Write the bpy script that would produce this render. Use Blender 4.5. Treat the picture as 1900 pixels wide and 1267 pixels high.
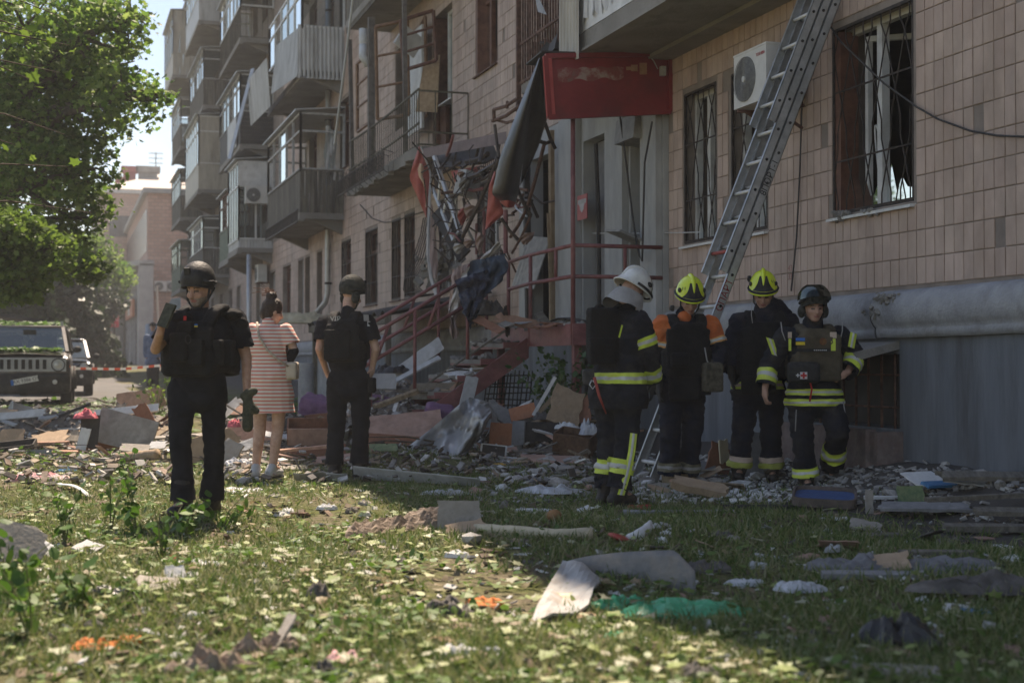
import bpy, bmesh, math, random
import numpy as np
from mathutils import Vector, Matrix, noise as mnoise
random.seed(7); np.random.seed(7)
R = math.radians
for o in list(bpy.data.objects): bpy.data.objects.remove(o, do_unlink=True)
scene = bpy.context.scene
col = scene.collection

# ---------------------------------------------------------------- camera
YAW = R(17.6); FPX = 2639.0; DW = 6.86; HC = 1.08; PITCH = R(0.88)
cam_d = bpy.data.cameras.new('camera'); cam = bpy.data.objects.new('camera', cam_d); col.objects.link(cam)
cam_d.sensor_width = 36; cam_d.lens = 50; cam_d.clip_end = 3000; cam_d.clip_start = .1
cam.location = (-DW, 0, HC); cam.rotation_euler = (math.pi/2 + PITCH, 0, -YAW)
cam_d.dof.use_dof = True; cam_d.dof.focus_distance = 12.3; cam_d.dof.aperture_fstop = 2.4
scene.camera = cam
# ---------------------------------------------------------------- sky, sun, exposure
SUN_EL = R(60); SUN_H = (.335, .942)                # horizontal direction towards the sun
world = bpy.data.worlds.new('World'); scene.world = world; world.use_nodes = True
wn = world.node_tree.nodes; wl = world.node_tree.links
sky = wn.new('ShaderNodeTexSky'); sky.sky_type = 'NISHITA'; sky.sun_disc = False
sky.sun_elevation = SUN_EL; sky.sun_rotation = math.atan2(SUN_H[0], SUN_H[1])
sky.air_density = 1.0; sky.dust_density = 0.3; sky.ozone_density = 1.0
wn['Background'].inputs[1].default_value = .1
wl.new(sky.outputs[0], wn['Background'].inputs[0])
sd = bpy.data.lights.new('sun', 'SUN'); sd.energy = 5.0; sd.angle = R(.53); sd.color = (1, .93, .83)
so = bpy.data.objects.new('sun', sd); col.objects.link(so)
sv = Vector((SUN_H[0]*math.cos(SUN_EL), SUN_H[1]*math.cos(SUN_EL), math.sin(SUN_EL)))
so.rotation_euler = sv.to_track_quat('Z', 'Y').to_euler(); so.location = (0, 40, 60)
scene.view_settings.view_transform = 'Standard'; scene.view_settings.look = 'None'
scene.view_settings.gamma = 1; scene.view_settings.exposure = 0.92
scene.view_settings.use_white_balance = True; scene.view_settings.white_balance_temperature = 7600; scene.view_settings.white_balance_tint = 16
scene.render.engine = 'CYCLES'

# ---------------------------------------------------------------- measuring: photograph pixel -> point on a real plane
FW = np.array([math.sin(YAW), math.cos(YAW), 0]); RT = np.array([math.cos(YAW), -math.sin(YAW), 0])
CAM = np.array([-DW, 0, HC])
_f = FW*math.cos(PITCH) + np.array([0, 0, math.sin(PITCH)]); _u = -FW*math.sin(PITCH) + np.array([0, 0, math.cos(PITCH)])
def ray(px, py): return _f + RT*(px-950)/FPX + _u*(633.5-py)/FPX
def on_x(px, py, X=0.0):
    d = ray(px, py); return CAM + d*(X-CAM[0])/d[0]
def on_y(px, py, Y):
    d = ray(px, py); return CAM + d*Y/d[1]
def on_z(px, py, z=0.0):
    d = ray(px, py); return CAM + d*(z-CAM[2])/d[2]
def at(px, py, dep):
    d = ray(px, py); return CAM + d*dep/(d @ FW)
def proj(p):
    v = np.asarray(p) - CAM; w = v @ _f
    return 950 + FPX*(v @ RT)/w, 633.5 - FPX*(v @ _u)/w, w
def sw(px, X=0.0): return on_x(px, 600, X)[1]      # distance along the facade
def smooth(a, b, x):
    t = np.clip((x-a)/(b-a), 0, 1); return t*t*(3-2*t)
def ground_z(x, y):
    dep = (x+DW)*FW[0] + y*FW[1]
    z = .22*smooth(-1.05, -.1, x) + .2*smooth(17, 30, y) + np.maximum(dep-30, 0)*.011*(dep < 160) + (dep >= 160)*1.43
    n = .025*np.sin(x*1.7+y*.9) + .02*np.sin(x*.8-y*1.9+1.3) + .012*np.sin(x*4.1+y*3.3)
    return z + n*(1-.7*smooth(22, 30, y))
def on_ground(px, py):
    z = 0.0
    for _ in range(8):
        p = on_z(px, py, z)
        z = float(ground_z(p[0], p[1]))
    return np.array([p[0], p[1], z])

# ---------------------------------------------------------------- objects and meshes
def tag(o, label=None, cat=None, group=None, kind=None):
    if label: o['label'] = label
    if cat: o['category'] = cat
    if group: o['group'] = group
    if kind: o['kind'] = kind
    return o
def empty(name, loc=(0, 0, 0), rz=0, label=None, cat=None, group=None):
    o = bpy.data.objects.new(name, None); col.objects.link(o); o.location = loc; o.rotation_euler = (0, 0, rz)
    o.empty_display_size = .1
    return tag(o, label, cat, group)
def link(name, me, parent=None, mats=None, smooth_=False):
    o = bpy.data.objects.new(name, me); col.objects.link(o)
    if parent: o.parent = parent
    if mats:
        for m in (mats if isinstance(mats, (list, tuple)) else [mats]): me.materials.append(m)
    if smooth_: me.polygons.foreach_set('use_smooth', [True]*len(me.polygons))
    return o
def rotm(rx=0, ry=0, rz=0): return np.array(Matrix.Rotation(rz, 3, 'Z') @ Matrix.Rotation(ry, 3, 'Y') @ Matrix.Rotation(rx, 3, 'X'))
class MB:
    def __init__(s): s.v = []; s.f = []; s.m = []; s.n = 0
    def add(s, v, f, m=0):
        v = np.asarray(v, float); s.v.append(v); s.f += [tuple(i+s.n for i in q) for q in f]; s.m += [m]*len(f); s.n += len(v); return s
    def box(s, c, size, rot=None, m=0, taper=None):
        h = np.array(size)/2
        v = np.array([(x, y, z) for z in (-1, 1) for y in (-1, 1) for x in (-1, 1)], float)*h
        if taper is not None: v[4:, :2] *= taper
        if rot is not None: v = v @ np.asarray(rot).T
        return s.add(v+np.array(c), [(0, 2, 3, 1), (4, 5, 7, 6), (0, 1, 5, 4), (2, 6, 7, 3), (0, 4, 6, 2), (1, 3, 7, 5)], m)
    def span(s, x0, x1, y0, y1, z0, z1, m=0):
        return s.box(((x0+x1)/2, (y0+y1)/2, (z0+z1)/2), (abs(x1-x0), abs(y1-y0), abs(z1-z0)), m=m)
    def beam(s, p0, p1, w, h=None, up=(0, 0, 1), m=0):
        h = w if h is None else h
        p0 = np.array(p0, float); p1 = np.array(p1, float); d = p1-p0; L = np.linalg.norm(d)
        if L < 1e-6: return s
        d = d/L; up = np.array(up, float)
        if abs(d @ up) > .97: up = np.array([1., 0, 0]) if abs(d[0]) < .9 else np.array([0, 1., 0])
        a = np.cross(d, up); a /= np.linalg.norm(a); b = np.cross(a, d)
        return s.box((p0+p1)/2, (w, L, h), np.stack([a, d, b], 1), m)
    def tube(s, pts, r, n=8, m=0, cap=True):
        pts = [np.array(p, float) for p in pts]; rs = r if isinstance(r, (list, tuple, np.ndarray)) else [r]*len(pts)
        V = []; K = len(pts); prev = None
        for i, p in enumerate(pts):
            d = pts[min(i+1, K-1)] - pts[max(i-1, 0)]; d = d/(np.linalg.norm(d)+1e-9)
            a = prev - d*(prev @ d) if prev is not None else np.cross(d, (0, 0, 1) if abs(d[2]) < .9 else (1, 0, 0))
            a = a/(np.linalg.norm(a)+1e-9); prev = a; b = np.cross(d, a)
            for k in range(n):
                t = 2*math.pi*k/n; V.append(p + rs[i]*(a*math.cos(t)+b*math.sin(t)))
        F = [(i*n+k, i*n+(k+1) % n, (i+1)*n+(k+1) % n, (i+1)*n+k) for i in range(K-1) for k in range(n)]
        if cap: F += [tuple(range(n))[::-1], tuple((K-1)*n+k for k in range(n))]
        return s.add(V, F, m)
    def grid(s, fn, nu, nv, m=0, closed=False):
        V = [fn(i/(nu-1), j/(nv-1)) for j in range(nv) for i in range(nu)]
        F = [(j*nu+i, j*nu+i+1, (j+1)*nu+i+1, (j+1)*nu+i) for j in range(nv-1) for i in range(nu-1)]
        if closed: F += [(j*nu+nu-1, j*nu, (j+1)*nu, (j+1)*nu+nu-1) for j in range(nv-1)]
        return s.add(V, F, m)
    def slab(s, fn, nu, nv, th, m=0):
        """a sheet with thickness: fn(u,v)->(point, normal)"""
        P = [fn(i/(nu-1), j/(nv-1)) for j in range(nv) for i in range(nu)]
        A = [np.array(p[0]) for p in P]; B = [np.array(p[0])-np.array(p[1])*th for p in P]; N = nu*nv
        F = []
        for j in range(nv-1):
            for i in range(nu-1):
                q = (j*nu+i, j*nu+i+1, (j+1)*nu+i+1, (j+1)*nu+i); F += [q, tuple(N+k for k in q[::-1])]
        ed = [j for j in range(nu)] + [j*nu+nu-1 for j in range(1, nv)] + [(nv-1)*nu+i for i in range(nu-2, -1, -1)] + [j*nu for j in range(nv-2, 0, -1)]
        for k in range(len(ed)):
            a, b = ed[k], ed[(k+1) % len(ed)]; F.append((b, a, a+N, b+N))
        return s.add(A+B, F, m)
    def prism(s, poly, d, m=0):
        """poly: list of 3-D points (a flat outline), extruded by vector d"""
        P = [np.array(p, float) for p in poly]; n = len(P); d = np.array(d, float)
        F = [tuple(range(n))[::-1], tuple(range(n, 2*n))] + [(k, (k+1) % n, n+(k+1) % n, n+k) for k in range(n)]
        return s.add(P+[p+d for p in P], F, m)
    def lathe(s, prof, c=(0, 0, 0), n=16, rot=None, m=0):
        """prof: (r,z) pairs"""
        V = []
        for r, z in prof:
            for k in range(n): t = 2*math.pi*k/n; V.append((r*math.cos(t), r*math.sin(t), z))
        V = np.array(V)
        if rot is not None: V = V @ np.asarray(rot).T
        K = len(prof)
        F = [(i*n+k, i*n+(k+1) % n, (i+1)*n+(k+1) % n, (i+1)*n+k) for i in range(K-1) for k in range(n)]
        return s.add(V+np.array(c), F, m)
    def ell(s, c, r, rot=None, nu=14, nv=9, m=0):
        V = []
        for j in range(nv):
            ph = -math.pi/2 + math.pi*(j+.0)/(nv-1)
            for i in range(nu): t = 2*math.pi*i/nu; V.append((math.cos(ph)*math.cos(t)*r[0], math.cos(ph)*math.sin(t)*r[1], math.sin(ph)*r[2]))
        V = np.array(V)
        if rot is not None: V = V @ np.asarray(rot).T
        F = [(j*nu+i, j*nu+(i+1) % nu, (j+1)*nu+(i+1) % nu, (j+1)*nu+i) for j in range(nv-1) for i in range(nu)]
        return s.add(V+np.array(c), F, m)
    def cap(s, p0, p1, r0, r1, n=12):
        p0 = np.array(p0, float); p1 = np.array(p1, float); d = p1-p0; L = np.linalg.norm(d)+1e-9; d = d/L
        pts = []; rs = []
        for t in (90, 60, 30): pts.append(p0-d*r0*math.sin(R(t))); rs.append(max(r0*math.cos(R(t)), .001))
        for t in np.linspace(0, 1, 5): pts.append(p0+(p1-p0)*t); rs.append(r0+(r1-r0)*t)
        for t in (30, 60, 90): pts.append(p1+d*r1*math.sin(R(t))); rs.append(max(r1*math.cos(R(t)), .001))
        return s.tube(pts, rs, n)
    def mesh(s, name):
        me = bpy.data.meshes.new(name)
        V = np.concatenate(s.v) if s.v else np.zeros((0, 3))
        me.from_pydata(V.tolist(), [], s.f)
        if any(s.m): me.polygons.foreach_set('material_index', s.m)
        me.update(); return me
    def build(s, name, mat, parent=None, smooth_=False, origin=None):
        """origin: world point that becomes the object's own origin"""
        if origin is not None: s.v = [a-np.array(origin) for a in s.v]
        o = link(name, s.mesh(name), parent, mat, smooth_)
        if origin is not None: o.location = origin
        return o
def fuse(me): # weld doubles and make normals consistent
    bm = bmesh.new(); bm.from_mesh(me); bmesh.ops.remove_doubles(bm, verts=bm.verts, dist=1e-5)
    bmesh.ops.recalc_face_normals(bm, faces=bm.faces); bm.to_mesh(me); bm.free(); return me
def text_mesh(body, size, name='lettering'):
    cu = bpy.data.curves.new(name, 'FONT'); cu.body = body; cu.size = size; cu.align_x = 'CENTER'; cu.align_y = 'CENTER'; cu.extrude = .0008
    to = bpy.data.objects.new(name, cu); col.objects.link(to)
    dg = bpy.context.evaluated_depsgraph_get(); me = bpy.data.meshes.new_from_object(to.evaluated_get(dg))
    bpy.data.objects.remove(to); bpy.data.curves.remove(cu); return me
def text(body, size, origin, xdir, ydir, mat, parent, stretch=1.0, name='lettering'):
    me = text_mesh(body, size, name); x = np.array(xdir, float); y = np.array(ydir, float)
    x /= np.linalg.norm(x); y = y - x*(x @ y); y /= np.linalg.norm(y); z = np.cross(x, y)
    M = Matrix([[x[i]*stretch, y[i], z[i], origin[i]] for i in range(3)]+[[0, 0, 0, 1]])
    me.transform(M); me.materials.clear()
    return link(name, me, parent, mat)

# ---------------------------------------------------------------- materials (all procedural)
MATS = {}
def mat(name, c1, c2=None, scale=6., rough=.75, metal=0., bump=0., bscale=60., detail=5., rand=0., island=0., transl=0., spec=.35,
        pos=False, stretch=None, c3=None, dirt=None, dscale=1.2, damt=.5, coat=0., alpha=1., ramp=(.35, .65)):
    if name in MATS: return MATS[name]
    m = bpy.data.materials.new(name); m.use_nodes = True; nt = m.node_tree; N = nt.nodes; L = nt.links
    b = N['Principled BSDF']; out = N['Material Output']
    b.inputs['Roughness'].default_value = rough; b.inputs['Metallic'].default_value = metal
    b.inputs['Specular IOR Level'].default_value = spec
    if coat: b.inputs['Coat Weight'].default_value = coat; b.inputs['Coat Roughness'].default_value = .08
    c2 = c2 or c1
    if pos: co = N.new('ShaderNodeNewGeometry').outputs['Position']
    else: co = N.new('ShaderNodeTexCoord').outputs['Object']
    if stretch:
        mp = N.new('ShaderNodeMapping'); mp.inputs['Scale'].default_value = stretch; L.new(co, mp.inputs[0]); cs = mp.outputs[0]
    else: cs = co
    nz = N.new('ShaderNodeTexNoise'); nz.inputs['Scale'].default_value = scale; nz.inputs['Detail'].default_value = detail; nz.inputs['Roughness'].default_value = .62
    L.new(cs, nz.inputs['Vector'])
    cr = N.new('ShaderNodeValToRGB'); e = cr.color_ramp.elements
    e[0].position = ramp[0]; e[1].position = ramp[1]; e[0].color = (*c1, 1); e[1].color = (*c2, 1)
    if c3: x = e.new((ramp[0]+ramp[1])/2); x.color = (*c3, 1)
    L.new(nz.outputs['Fac'], cr.inputs[0]); c = cr.outputs[0]
    if dirt:
        n2 = N.new('ShaderNodeTexNoise'); n2.inputs['Scale'].default_value = dscale; n2.inputs['Detail'].default_value = 8; n2.inputs['Roughness'].default_value = .7
        L.new(cs, n2.inputs['Vector'])
        r2 = N.new('ShaderNodeValToRGB'); r2.color_ramp.elements[0].position = .48; r2.color_ramp.elements[1].position = .68; L.new(n2.outputs['Fac'], r2.inputs[0])
        mu = N.new('ShaderNodeMath'); mu.operation = 'MULTIPLY'; mu.inputs[1].default_value = damt; L.new(r2.outputs[0], mu.inputs[0])
        mx = N.new('ShaderNodeMixRGB'); mx.inputs[2].default_value = (*dirt, 1); L.new(mu.outputs[0], mx.inputs[0]); L.new(c, mx.inputs[1]); c = mx.outputs[0]
    if rand or island:
        src = N.new('ShaderNodeObjectInfo').outputs['Random'] if rand else N.new('ShaderNodeNewGeometry').outputs['Random Per Island']
        amt = rand or island
        mr = N.new('ShaderNodeMapRange'); mr.inputs['To Min'].default_value = 1-amt; mr.inputs['To Max'].default_value = 1+amt; L.new(src, mr.inputs['Value'])
        hs = N.new('ShaderNodeHueSaturation'); L.new(mr.outputs[0], hs.inputs['Value']); L.new(c, hs.inputs['Color'])
        mh = N.new('ShaderNodeMapRange'); mh.inputs['To Min'].default_value = .5-amt*.035; mh.inputs['To Max'].default_value = .5+amt*.035
        fr = N.new('ShaderNodeMath'); fr.operation = 'MULTIPLY'; fr.inputs[1].default_value = 7.31; L.new(src, fr.inputs[0])
        ff = N.new('ShaderNodeMath'); ff.operation = 'FRACT'; L.new(fr.outputs[0], ff.inputs[0]); L.new(ff.outputs[0], mh.inputs['Value']); L.new(mh.outputs[0], hs.inputs['Hue'])
        c = hs.outputs[0]
    L.new(c, b.inputs['Base Color'])
    if bump:
        nb = N.new('ShaderNodeTexNoise'); nb.inputs['Scale'].default_value = bscale; nb.inputs['Detail'].default_value = 6; L.new(cs, nb.inputs['Vector'])
        bp = N.new('ShaderNodeBump'); bp.inputs['Strength'].default_value = bump; bp.inputs['Distance'].default_value = .02
        L.new(nb.outputs['Fac'], bp.inputs['Height']); L.new(bp.outputs[0], b.inputs['Normal'])
    if transl:
        tr = N.new('ShaderNodeBsdfTranslucent'); L.new(c, tr.inputs['Color']); mxs = N.new('ShaderNodeMixShader'); mxs.inputs[0].default_value = transl
        L.new(b.outputs[0], mxs.inputs[1]); L.new(tr.outputs[0], mxs.inputs[2]); L.new(mxs.outputs[0], out.inputs[0])
    if alpha < 1: b.inputs['Alpha'].default_value = alpha
    MATS[name] = m; return m
def leafmat(name, cols, rough=.5, transl=.45):
    """foliage: every leaf takes its own colour out of a ramp"""
    if name in MATS: return MATS[name]
    m = mat(name, cols[0], transl=transl, rough=rough, spec=.4); nt = m.node_tree; N = nt.nodes; L = nt.links
    g = N.new('ShaderNodeNewGeometry'); cr = N.new('ShaderNodeValToRGB'); e = cr.color_ramp.elements
    for i, c in enumerate(cols):
        x = e[i] if i < 2 else e.new(1.0)
        x.position = i/(len(cols)-1) if len(cols) > 1 else 0; x.color = (*c, 1)
    L.new(g.outputs['Random Per Island'], cr.inputs[0])
    b = N['Principled BSDF']; L.new(cr.outputs[0], b.inputs['Base Color'])
    for n in N:
        if n.type == 'BSDF_TRANSLUCENT': L.new(cr.outputs[0], n.inputs['Color'])
    return m
def glassmat(name, tint=(.8, .85, .85), rough=.03, tr=.55):
    if name in MATS: return MATS[name]
    m = bpy.data.materials.new(name); m.use_nodes = True; N = m.node_tree.nodes; L = m.node_tree.links
    N.remove(N['Principled BSDF']); g = N.new('ShaderNodeBsdfGlossy'); g.inputs['Roughness'].default_value = rough; g.inputs['Color'].default_value = (*tint, 1)
    t = N.new('ShaderNodeBsdfTransparent'); t.inputs['Color'].default_value = (*tint, 1)
    fr = N.new('ShaderNodeFresnel'); fr.inputs['IOR'].default_value = 1.5
    ma = N.new('ShaderNodeMath'); ma.operation = 'ADD'; ma.inputs[1].default_value = max(0, .9-tr-.35); L.new(fr.outputs[0], ma.inputs[0]); ma.use_clamp = True
    mx = N.new('ShaderNodeMixShader'); L.new(ma.outputs[0], mx.inputs[0]); L.new(t.outputs[0], mx.inputs[1]); L.new(g.outputs[0], mx.inputs[2])
    L.new(mx.outputs[0], N['Material Output'].inputs[0]); MATS[name] = m; return m
scene.cycles.use_denoising = True
scene.cycles.max_bounces = 6; scene.cycles.diffuse_bounces = 3; scene.cycles.glossy_bounces = 3; scene.cycles.transparent_max_bounces = 12; scene.cycles.transmission_bounces = 3
# ================================================================ ground, road
def ground_material():
    m = bpy.data.materials.new('lawn_soil'); m.use_nodes = True; N = m.node_tree.nodes; L = m.node_tree.links; b = N['Principled BSDF']
    b.inputs['Roughness'].default_value = .95; b.inputs['Specular IOR Level'].default_value = .15
    g = N.new('ShaderNodeNewGeometry')
    n1 = N.new('ShaderNodeTexNoise'); n1.inputs['Scale'].default_value = 1.3; n1.inputs['Detail'].default_value = 7; n1.inputs['Roughness'].default_value = .7
    n2 = N.new('ShaderNodeTexNoise'); n2.inputs['Scale'].default_value = 22; n2.inputs['Detail'].default_value = 6; n2.inputs['Roughness'].default_value = .7
    for n in (n1, n2): L.new(g.outputs['Position'], n.inputs['Vector'])
    r1 = N.new('ShaderNodeValToRGB'); e = r1.color_ramp.elements; e[0].position = .42; e[1].position = .62
    e[0].color = (.12, .135, .05, 1); e[1].color = (.2, .17, .125, 1)
    L.new(n1.outputs['Fac'], r1.inputs[0])
    r2 = N.new('ShaderNodeValToRGB'); e = r2.color_ramp.elements; e[0].position = .3; e[1].position = .75; e[0].color = (.35, .35, .35, 1); e[1].color = (1.5, 1.45, 1.3, 1)
    L.new(n2.outputs['Fac'], r2.inputs[0])
    mx = N.new('ShaderNodeMixRGB'); mx.blend_type = 'MULTIPLY'; mx.inputs[0].default_value = 1; L.new(r1.outputs[0], mx.inputs[1]); L.new(r2.outputs[0], mx.inputs[2])
    # bare grey-brown earth and grit close to the wall
    sx = N.new('ShaderNodeSeparateXYZ'); L.new(g.outputs['Position'], sx.inputs[0])
    ad = N.new('ShaderNodeMath'); ad.operation = 'MULTIPLY_ADD'; ad.inputs[1].default_value = 1.6; L.new(n1.outputs['Fac'], ad.inputs[0]); L.new(sx.outputs['X'], ad.inputs[2])
    mr = N.new('ShaderNodeMapRange'); mr.inputs['From Min'].default_value = -1.9; mr.inputs['From Max'].default_value = -.6; L.new(ad.outputs[0], mr.inputs['Value'])
    m2 = N.new('ShaderNodeMixRGB'); m2.inputs[2].default_value = (.1, .09, .08, 1); L.new(mr.outputs[0], m2.inputs[0]); L.new(mx.outputs[0], m2.inputs[1])
    L.new(m2.outputs[0], b.inputs['Base Color'])
    bp = N.new('ShaderNodeBump'); bp.inputs['Strength'].default_value = .9; bp.inputs['Distance'].default_value = .04; L.new(n2.outputs['Fac'], bp.inputs['Height']); L.new(bp.outputs[0], b.inputs['Normal'])
    return m
def axis(lo, a, b, hi, fine):
    L = [a]; st = fine
    out = list(np.arange(a, b+1e-6, fine))
    x, st = a, fine
    left = []
    while x > lo: st *= 1.35; x -= st; left.append(x)
    x, st = b, fine; right = []
    while x < hi: st *= 1.35; x += st; right.append(x)
    return np.array(left[::-1]+out+right)
gx = axis(-700, -14, .3, 700, .11); gy = axis(-60, 2.5, 32, 1500, .13)
X, Y = np.meshgrid(gx, gy); Z = ground_z(X, Y)
# a mound of earth and rubble against the porch
mound = .22*np.exp(-(((X+2.6)/1.5)**2 + ((Y-19.5)/5.0)**2))
Z = Z + mound
def ground_h(x, y): return float(ground_z(np.float64(x), np.float64(y)) + .22*math.exp(-(((x+2.6)/1.5)**2+((y-19.5)/5.0)**2)))
fineJ = (Y > 2.5) & (Y < 32) & (X > -14) & (X < .3)
Z = Z + fineJ*np.random.normal(0, .006, Z.shape)
nx, ny = len(gx), len(gy)
V = np.stack([X.ravel(), Y.ravel(), Z.ravel()], 1)
F = [(j*nx+i, j*nx+i+1, (j+1)*nx+i+1, (j+1)*nx+i) for j in range(ny-1) for i in range(nx-1)]
gmb = MB(); gmb.add(V, F)
g_o = gmb.build('ground', ground_material(), smooth_=True); tag(g_o, 'littered lawn and earth in front of the damaged block', kind='structure')
def on_ground(px, py):
    z = 0.0
    for _ in range(10):
        p = on_z(px, py, min(z, 1.0)); z = .5*z + .5*ground_h(p[0], p[1])
    return np.array([p[0], p[1], ground_h(p[0], p[1])])
# asphalt drive along the houses
M_asph = mat('asphalt', (.085, .082, .078), (.14, .135, .125), scale=3, bump=.3, bscale=90, rough=.9, pos=True, dirt=(.2, .18, .15), dscale=.7, damt=.6)
rd = MB()
def roadpt(u, v):
    y = 26 + (v**1.6)*150; x = -15.5 + u*(10.8 + .4*math.sin(y*.7) + .25*math.sin(y*2.1)); return (x, y, ground_h(x, y)+.012)
rd.grid(roadpt, 14, 90)
tag(rd.build('road', M_asph, smooth_=True), 'pale dusty asphalt drive along the houses', kind='structure')
# ================================================================ apartment building
FL = 3.6; SILL = 2.45; WTOP = 4.18; SEND = 83.0; ROOF = 20.2
M_wall = mat('wall_mortar', (.2, .165, .14), (.29, .24, .205), scale=3, rough=.95, bump=.3, bscale=70, pos=True)
TC1, TC2 = (.37, .265, .21), (.52, .39, .32)
M_tile = mat('facing_tile', TC1, TC2, scale=2.2, rough=.62, bump=.12, bscale=40, rand=.085, pos=True, stretch=(1, 1, .55), dirt=(.25, .2, .165), dscale=1.0, damt=.55, spec=.4)
M_tile2 = mat('facing_tile_far', TC1, TC2, scale=2.2, rough=.62, bump=.12, bscale=40, island=.085, pos=True, stretch=(1, 1, .55), dirt=(.25, .2, .165), dscale=1.0, damt=.55, spec=.4)
M_plinth = mat('plinth_paint', (.125, .137, .15), (.18, .193, .207), scale=2.2, rough=.85, bump=.3, bscale=30, pos=True, stretch=(2.2, 2.2, .3), dirt=(.085, .085, .085), dscale=1.5, damt=.85)
M_ledge = mat('ledge_plaster', (.27, .275, .285), (.36, .365, .37), scale=5, rough=.85, bump=.45, bscale=45, pos=True, dirt=(.17, .165, .16), dscale=2.2, damt=.8)
M_render = mat('grey_render', (.33, .335, .33), (.43, .435, .42), scale=3, rough=.85, bump=.2, bscale=60, pos=True, stretch=(1, 1, .4), dirt=(.26, .255, .24), dscale=1.4, damt=.6)
M_conc = mat('old_concrete', (.2, .19, .17), (.33, .31, .28), scale=3, rough=.9, bump=.5, bscale=35, pos=True, dirt=(.1, .09, .08), dscale=1.5, damt=.7)
M_white = mat('white_pvc', (.55, .55, .53), (.68, .68, .66), scale=4, rough=.45, pos=True, dirt=(.36, .34, .31), dscale=3, damt=.6)
M_greyfr = mat('grey_frame_paint', (.3, .3, .29), (.46, .45, .43), scale=8, rough=.7, pos=True)
M_brownfr = mat('brown_wood_frame', (.09, .035, .022), (.17, .075, .045), scale=9, rough=.6, pos=True)
M_wood = mat('weathered_slats', (.075, .068, .055), (.17, .155, .125), scale=5, rough=.9, bump=.3, pos=True, stretch=(3, 3, .4), island=.25)
M_green = mat('green_paint', (.10, .13, .09), (.17, .2, .14), scale=6, rough=.75, pos=True)
M_iron = mat('dark_iron', (.025, .024, .023), (.07, .05, .04), scale=12, rough=.65, metal=.4, pos=True)
M_rust = mat('rusty_steel', (.06, .03, .022), (.16, .085, .06), scale=10, rough=.8, pos=True)
M_maroon = mat('maroon_paint', (.17, .055, .055), (.26, .1, .095), scale=7, rough=.55, pos=True, dirt=(.12, .07, .06), dscale=4, damt=.6)
M_glass = glassmat('window_glass'); M_glassd = glassmat('dusty_glass', (.55, .6, .6), .12, .45)
M_metalw = mat('white_metal_siding', (.36, .37, .37), (.5, .51, .5), scale=3, rough=.5, pos=True, stretch=(2, 2, .4), dirt=(.2, .19, .17), dscale=1.6, damt=.75, spec=.5)
M_beige = mat('beige_siding', (.34, .31, .25), (.46, .42, .35), scale=3, rough=.55, pos=True, stretch=(2, 2, .4), dirt=(.22, .19, .15), dscale=1.6, damt=.7)
M_dark = mat('dark_siding', (.03, .028, .027), (.06, .055, .05), scale=3, rough=.7, pos=True)
M_zinc = mat('galvanised_pipe', (.36, .37, .37), (.52, .53, .53), scale=6, rough=.45, metal=.6, pos=True, dirt=(.25, .23, .2), dscale=3, damt=.5)
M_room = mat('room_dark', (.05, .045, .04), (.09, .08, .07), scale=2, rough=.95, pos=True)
M_curtain = mat('curtain', (.5, .5, .49), (.66, .65, .63), scale=5, rough=.9, transl=.3, pos=True)

bld = empty('apartment_building', (0, 30, .2), label='long five-storey tiled apartment block with wrecked balconies and blown-out windows', cat='building')
def bpart(mb, name, m, parent=None, smooth_=False, kind=None, label=None):
    o = mb.build(name, m, None, smooth_); o.parent = parent or bld
    p = parent or bld
    o.matrix_parent_inverse = Matrix.Translation(-Vector(bld.location)) if p is bld else Matrix.Identity(4)
    if kind: o['kind'] = kind
    if label: o['label'] = label
    return o
# --- openings (y0, y1, z0, z1)
wins0 = [(10.40, 11.72), (13.01, 13.83), (14.19, 15.04), (22.3, 23.6), (24.9, 26.2), (28.12, 29.08), (29.38, 30.28), (31.72, 33.1), (34.8, 36.1),
         (38.9, 39.75), (40.9, 41.8), (42.0, 43.1), (44.5, 46.2), (47.9, 49.3), (51.5, 52.8), (54.2, 55.5), (57.5, 58.9), (60.5, 61.9), (64, 65.4), (68, 69.4), (72, 73.4), (76, 77.4)]
openings = [(a, b, SILL, WTOP) for a, b in wins0]
doors_up = [(25.25, 26.7, 4.92, 7.75)]
up = [(22.4, 23.7), (35.1, 36.3), (28.6, 29.9)]
openings += doors_up + [(a, b, 6.07, 7.8) for a, b in up]
for k in (1, 2, 3):
    for a in (10.4, 14.2, 22.4, 25.3, 28.6, 35.1, 37.2, 39.8, 50, 52.6, 63, 65.6, 75, 77.5):
        if k == 1 and a in (22.4, 25.3, 28.6, 35.1): continue
        openings.append((a, a+1.3, SILL+FL*k, WTOP+FL*k))
ENT = [(17.22, 18.17, 1.55, 4.1), (16.02, 16.49, 1.55, 4.1), (19.4, 20.45, 1.55, 4.15)]
openings += ENT
base_w = [(10.55, 12.3, .52, 1.16), (17.3, 18.2, .35, 1.15)]
openings += base_w
DEPTH = .34
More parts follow.
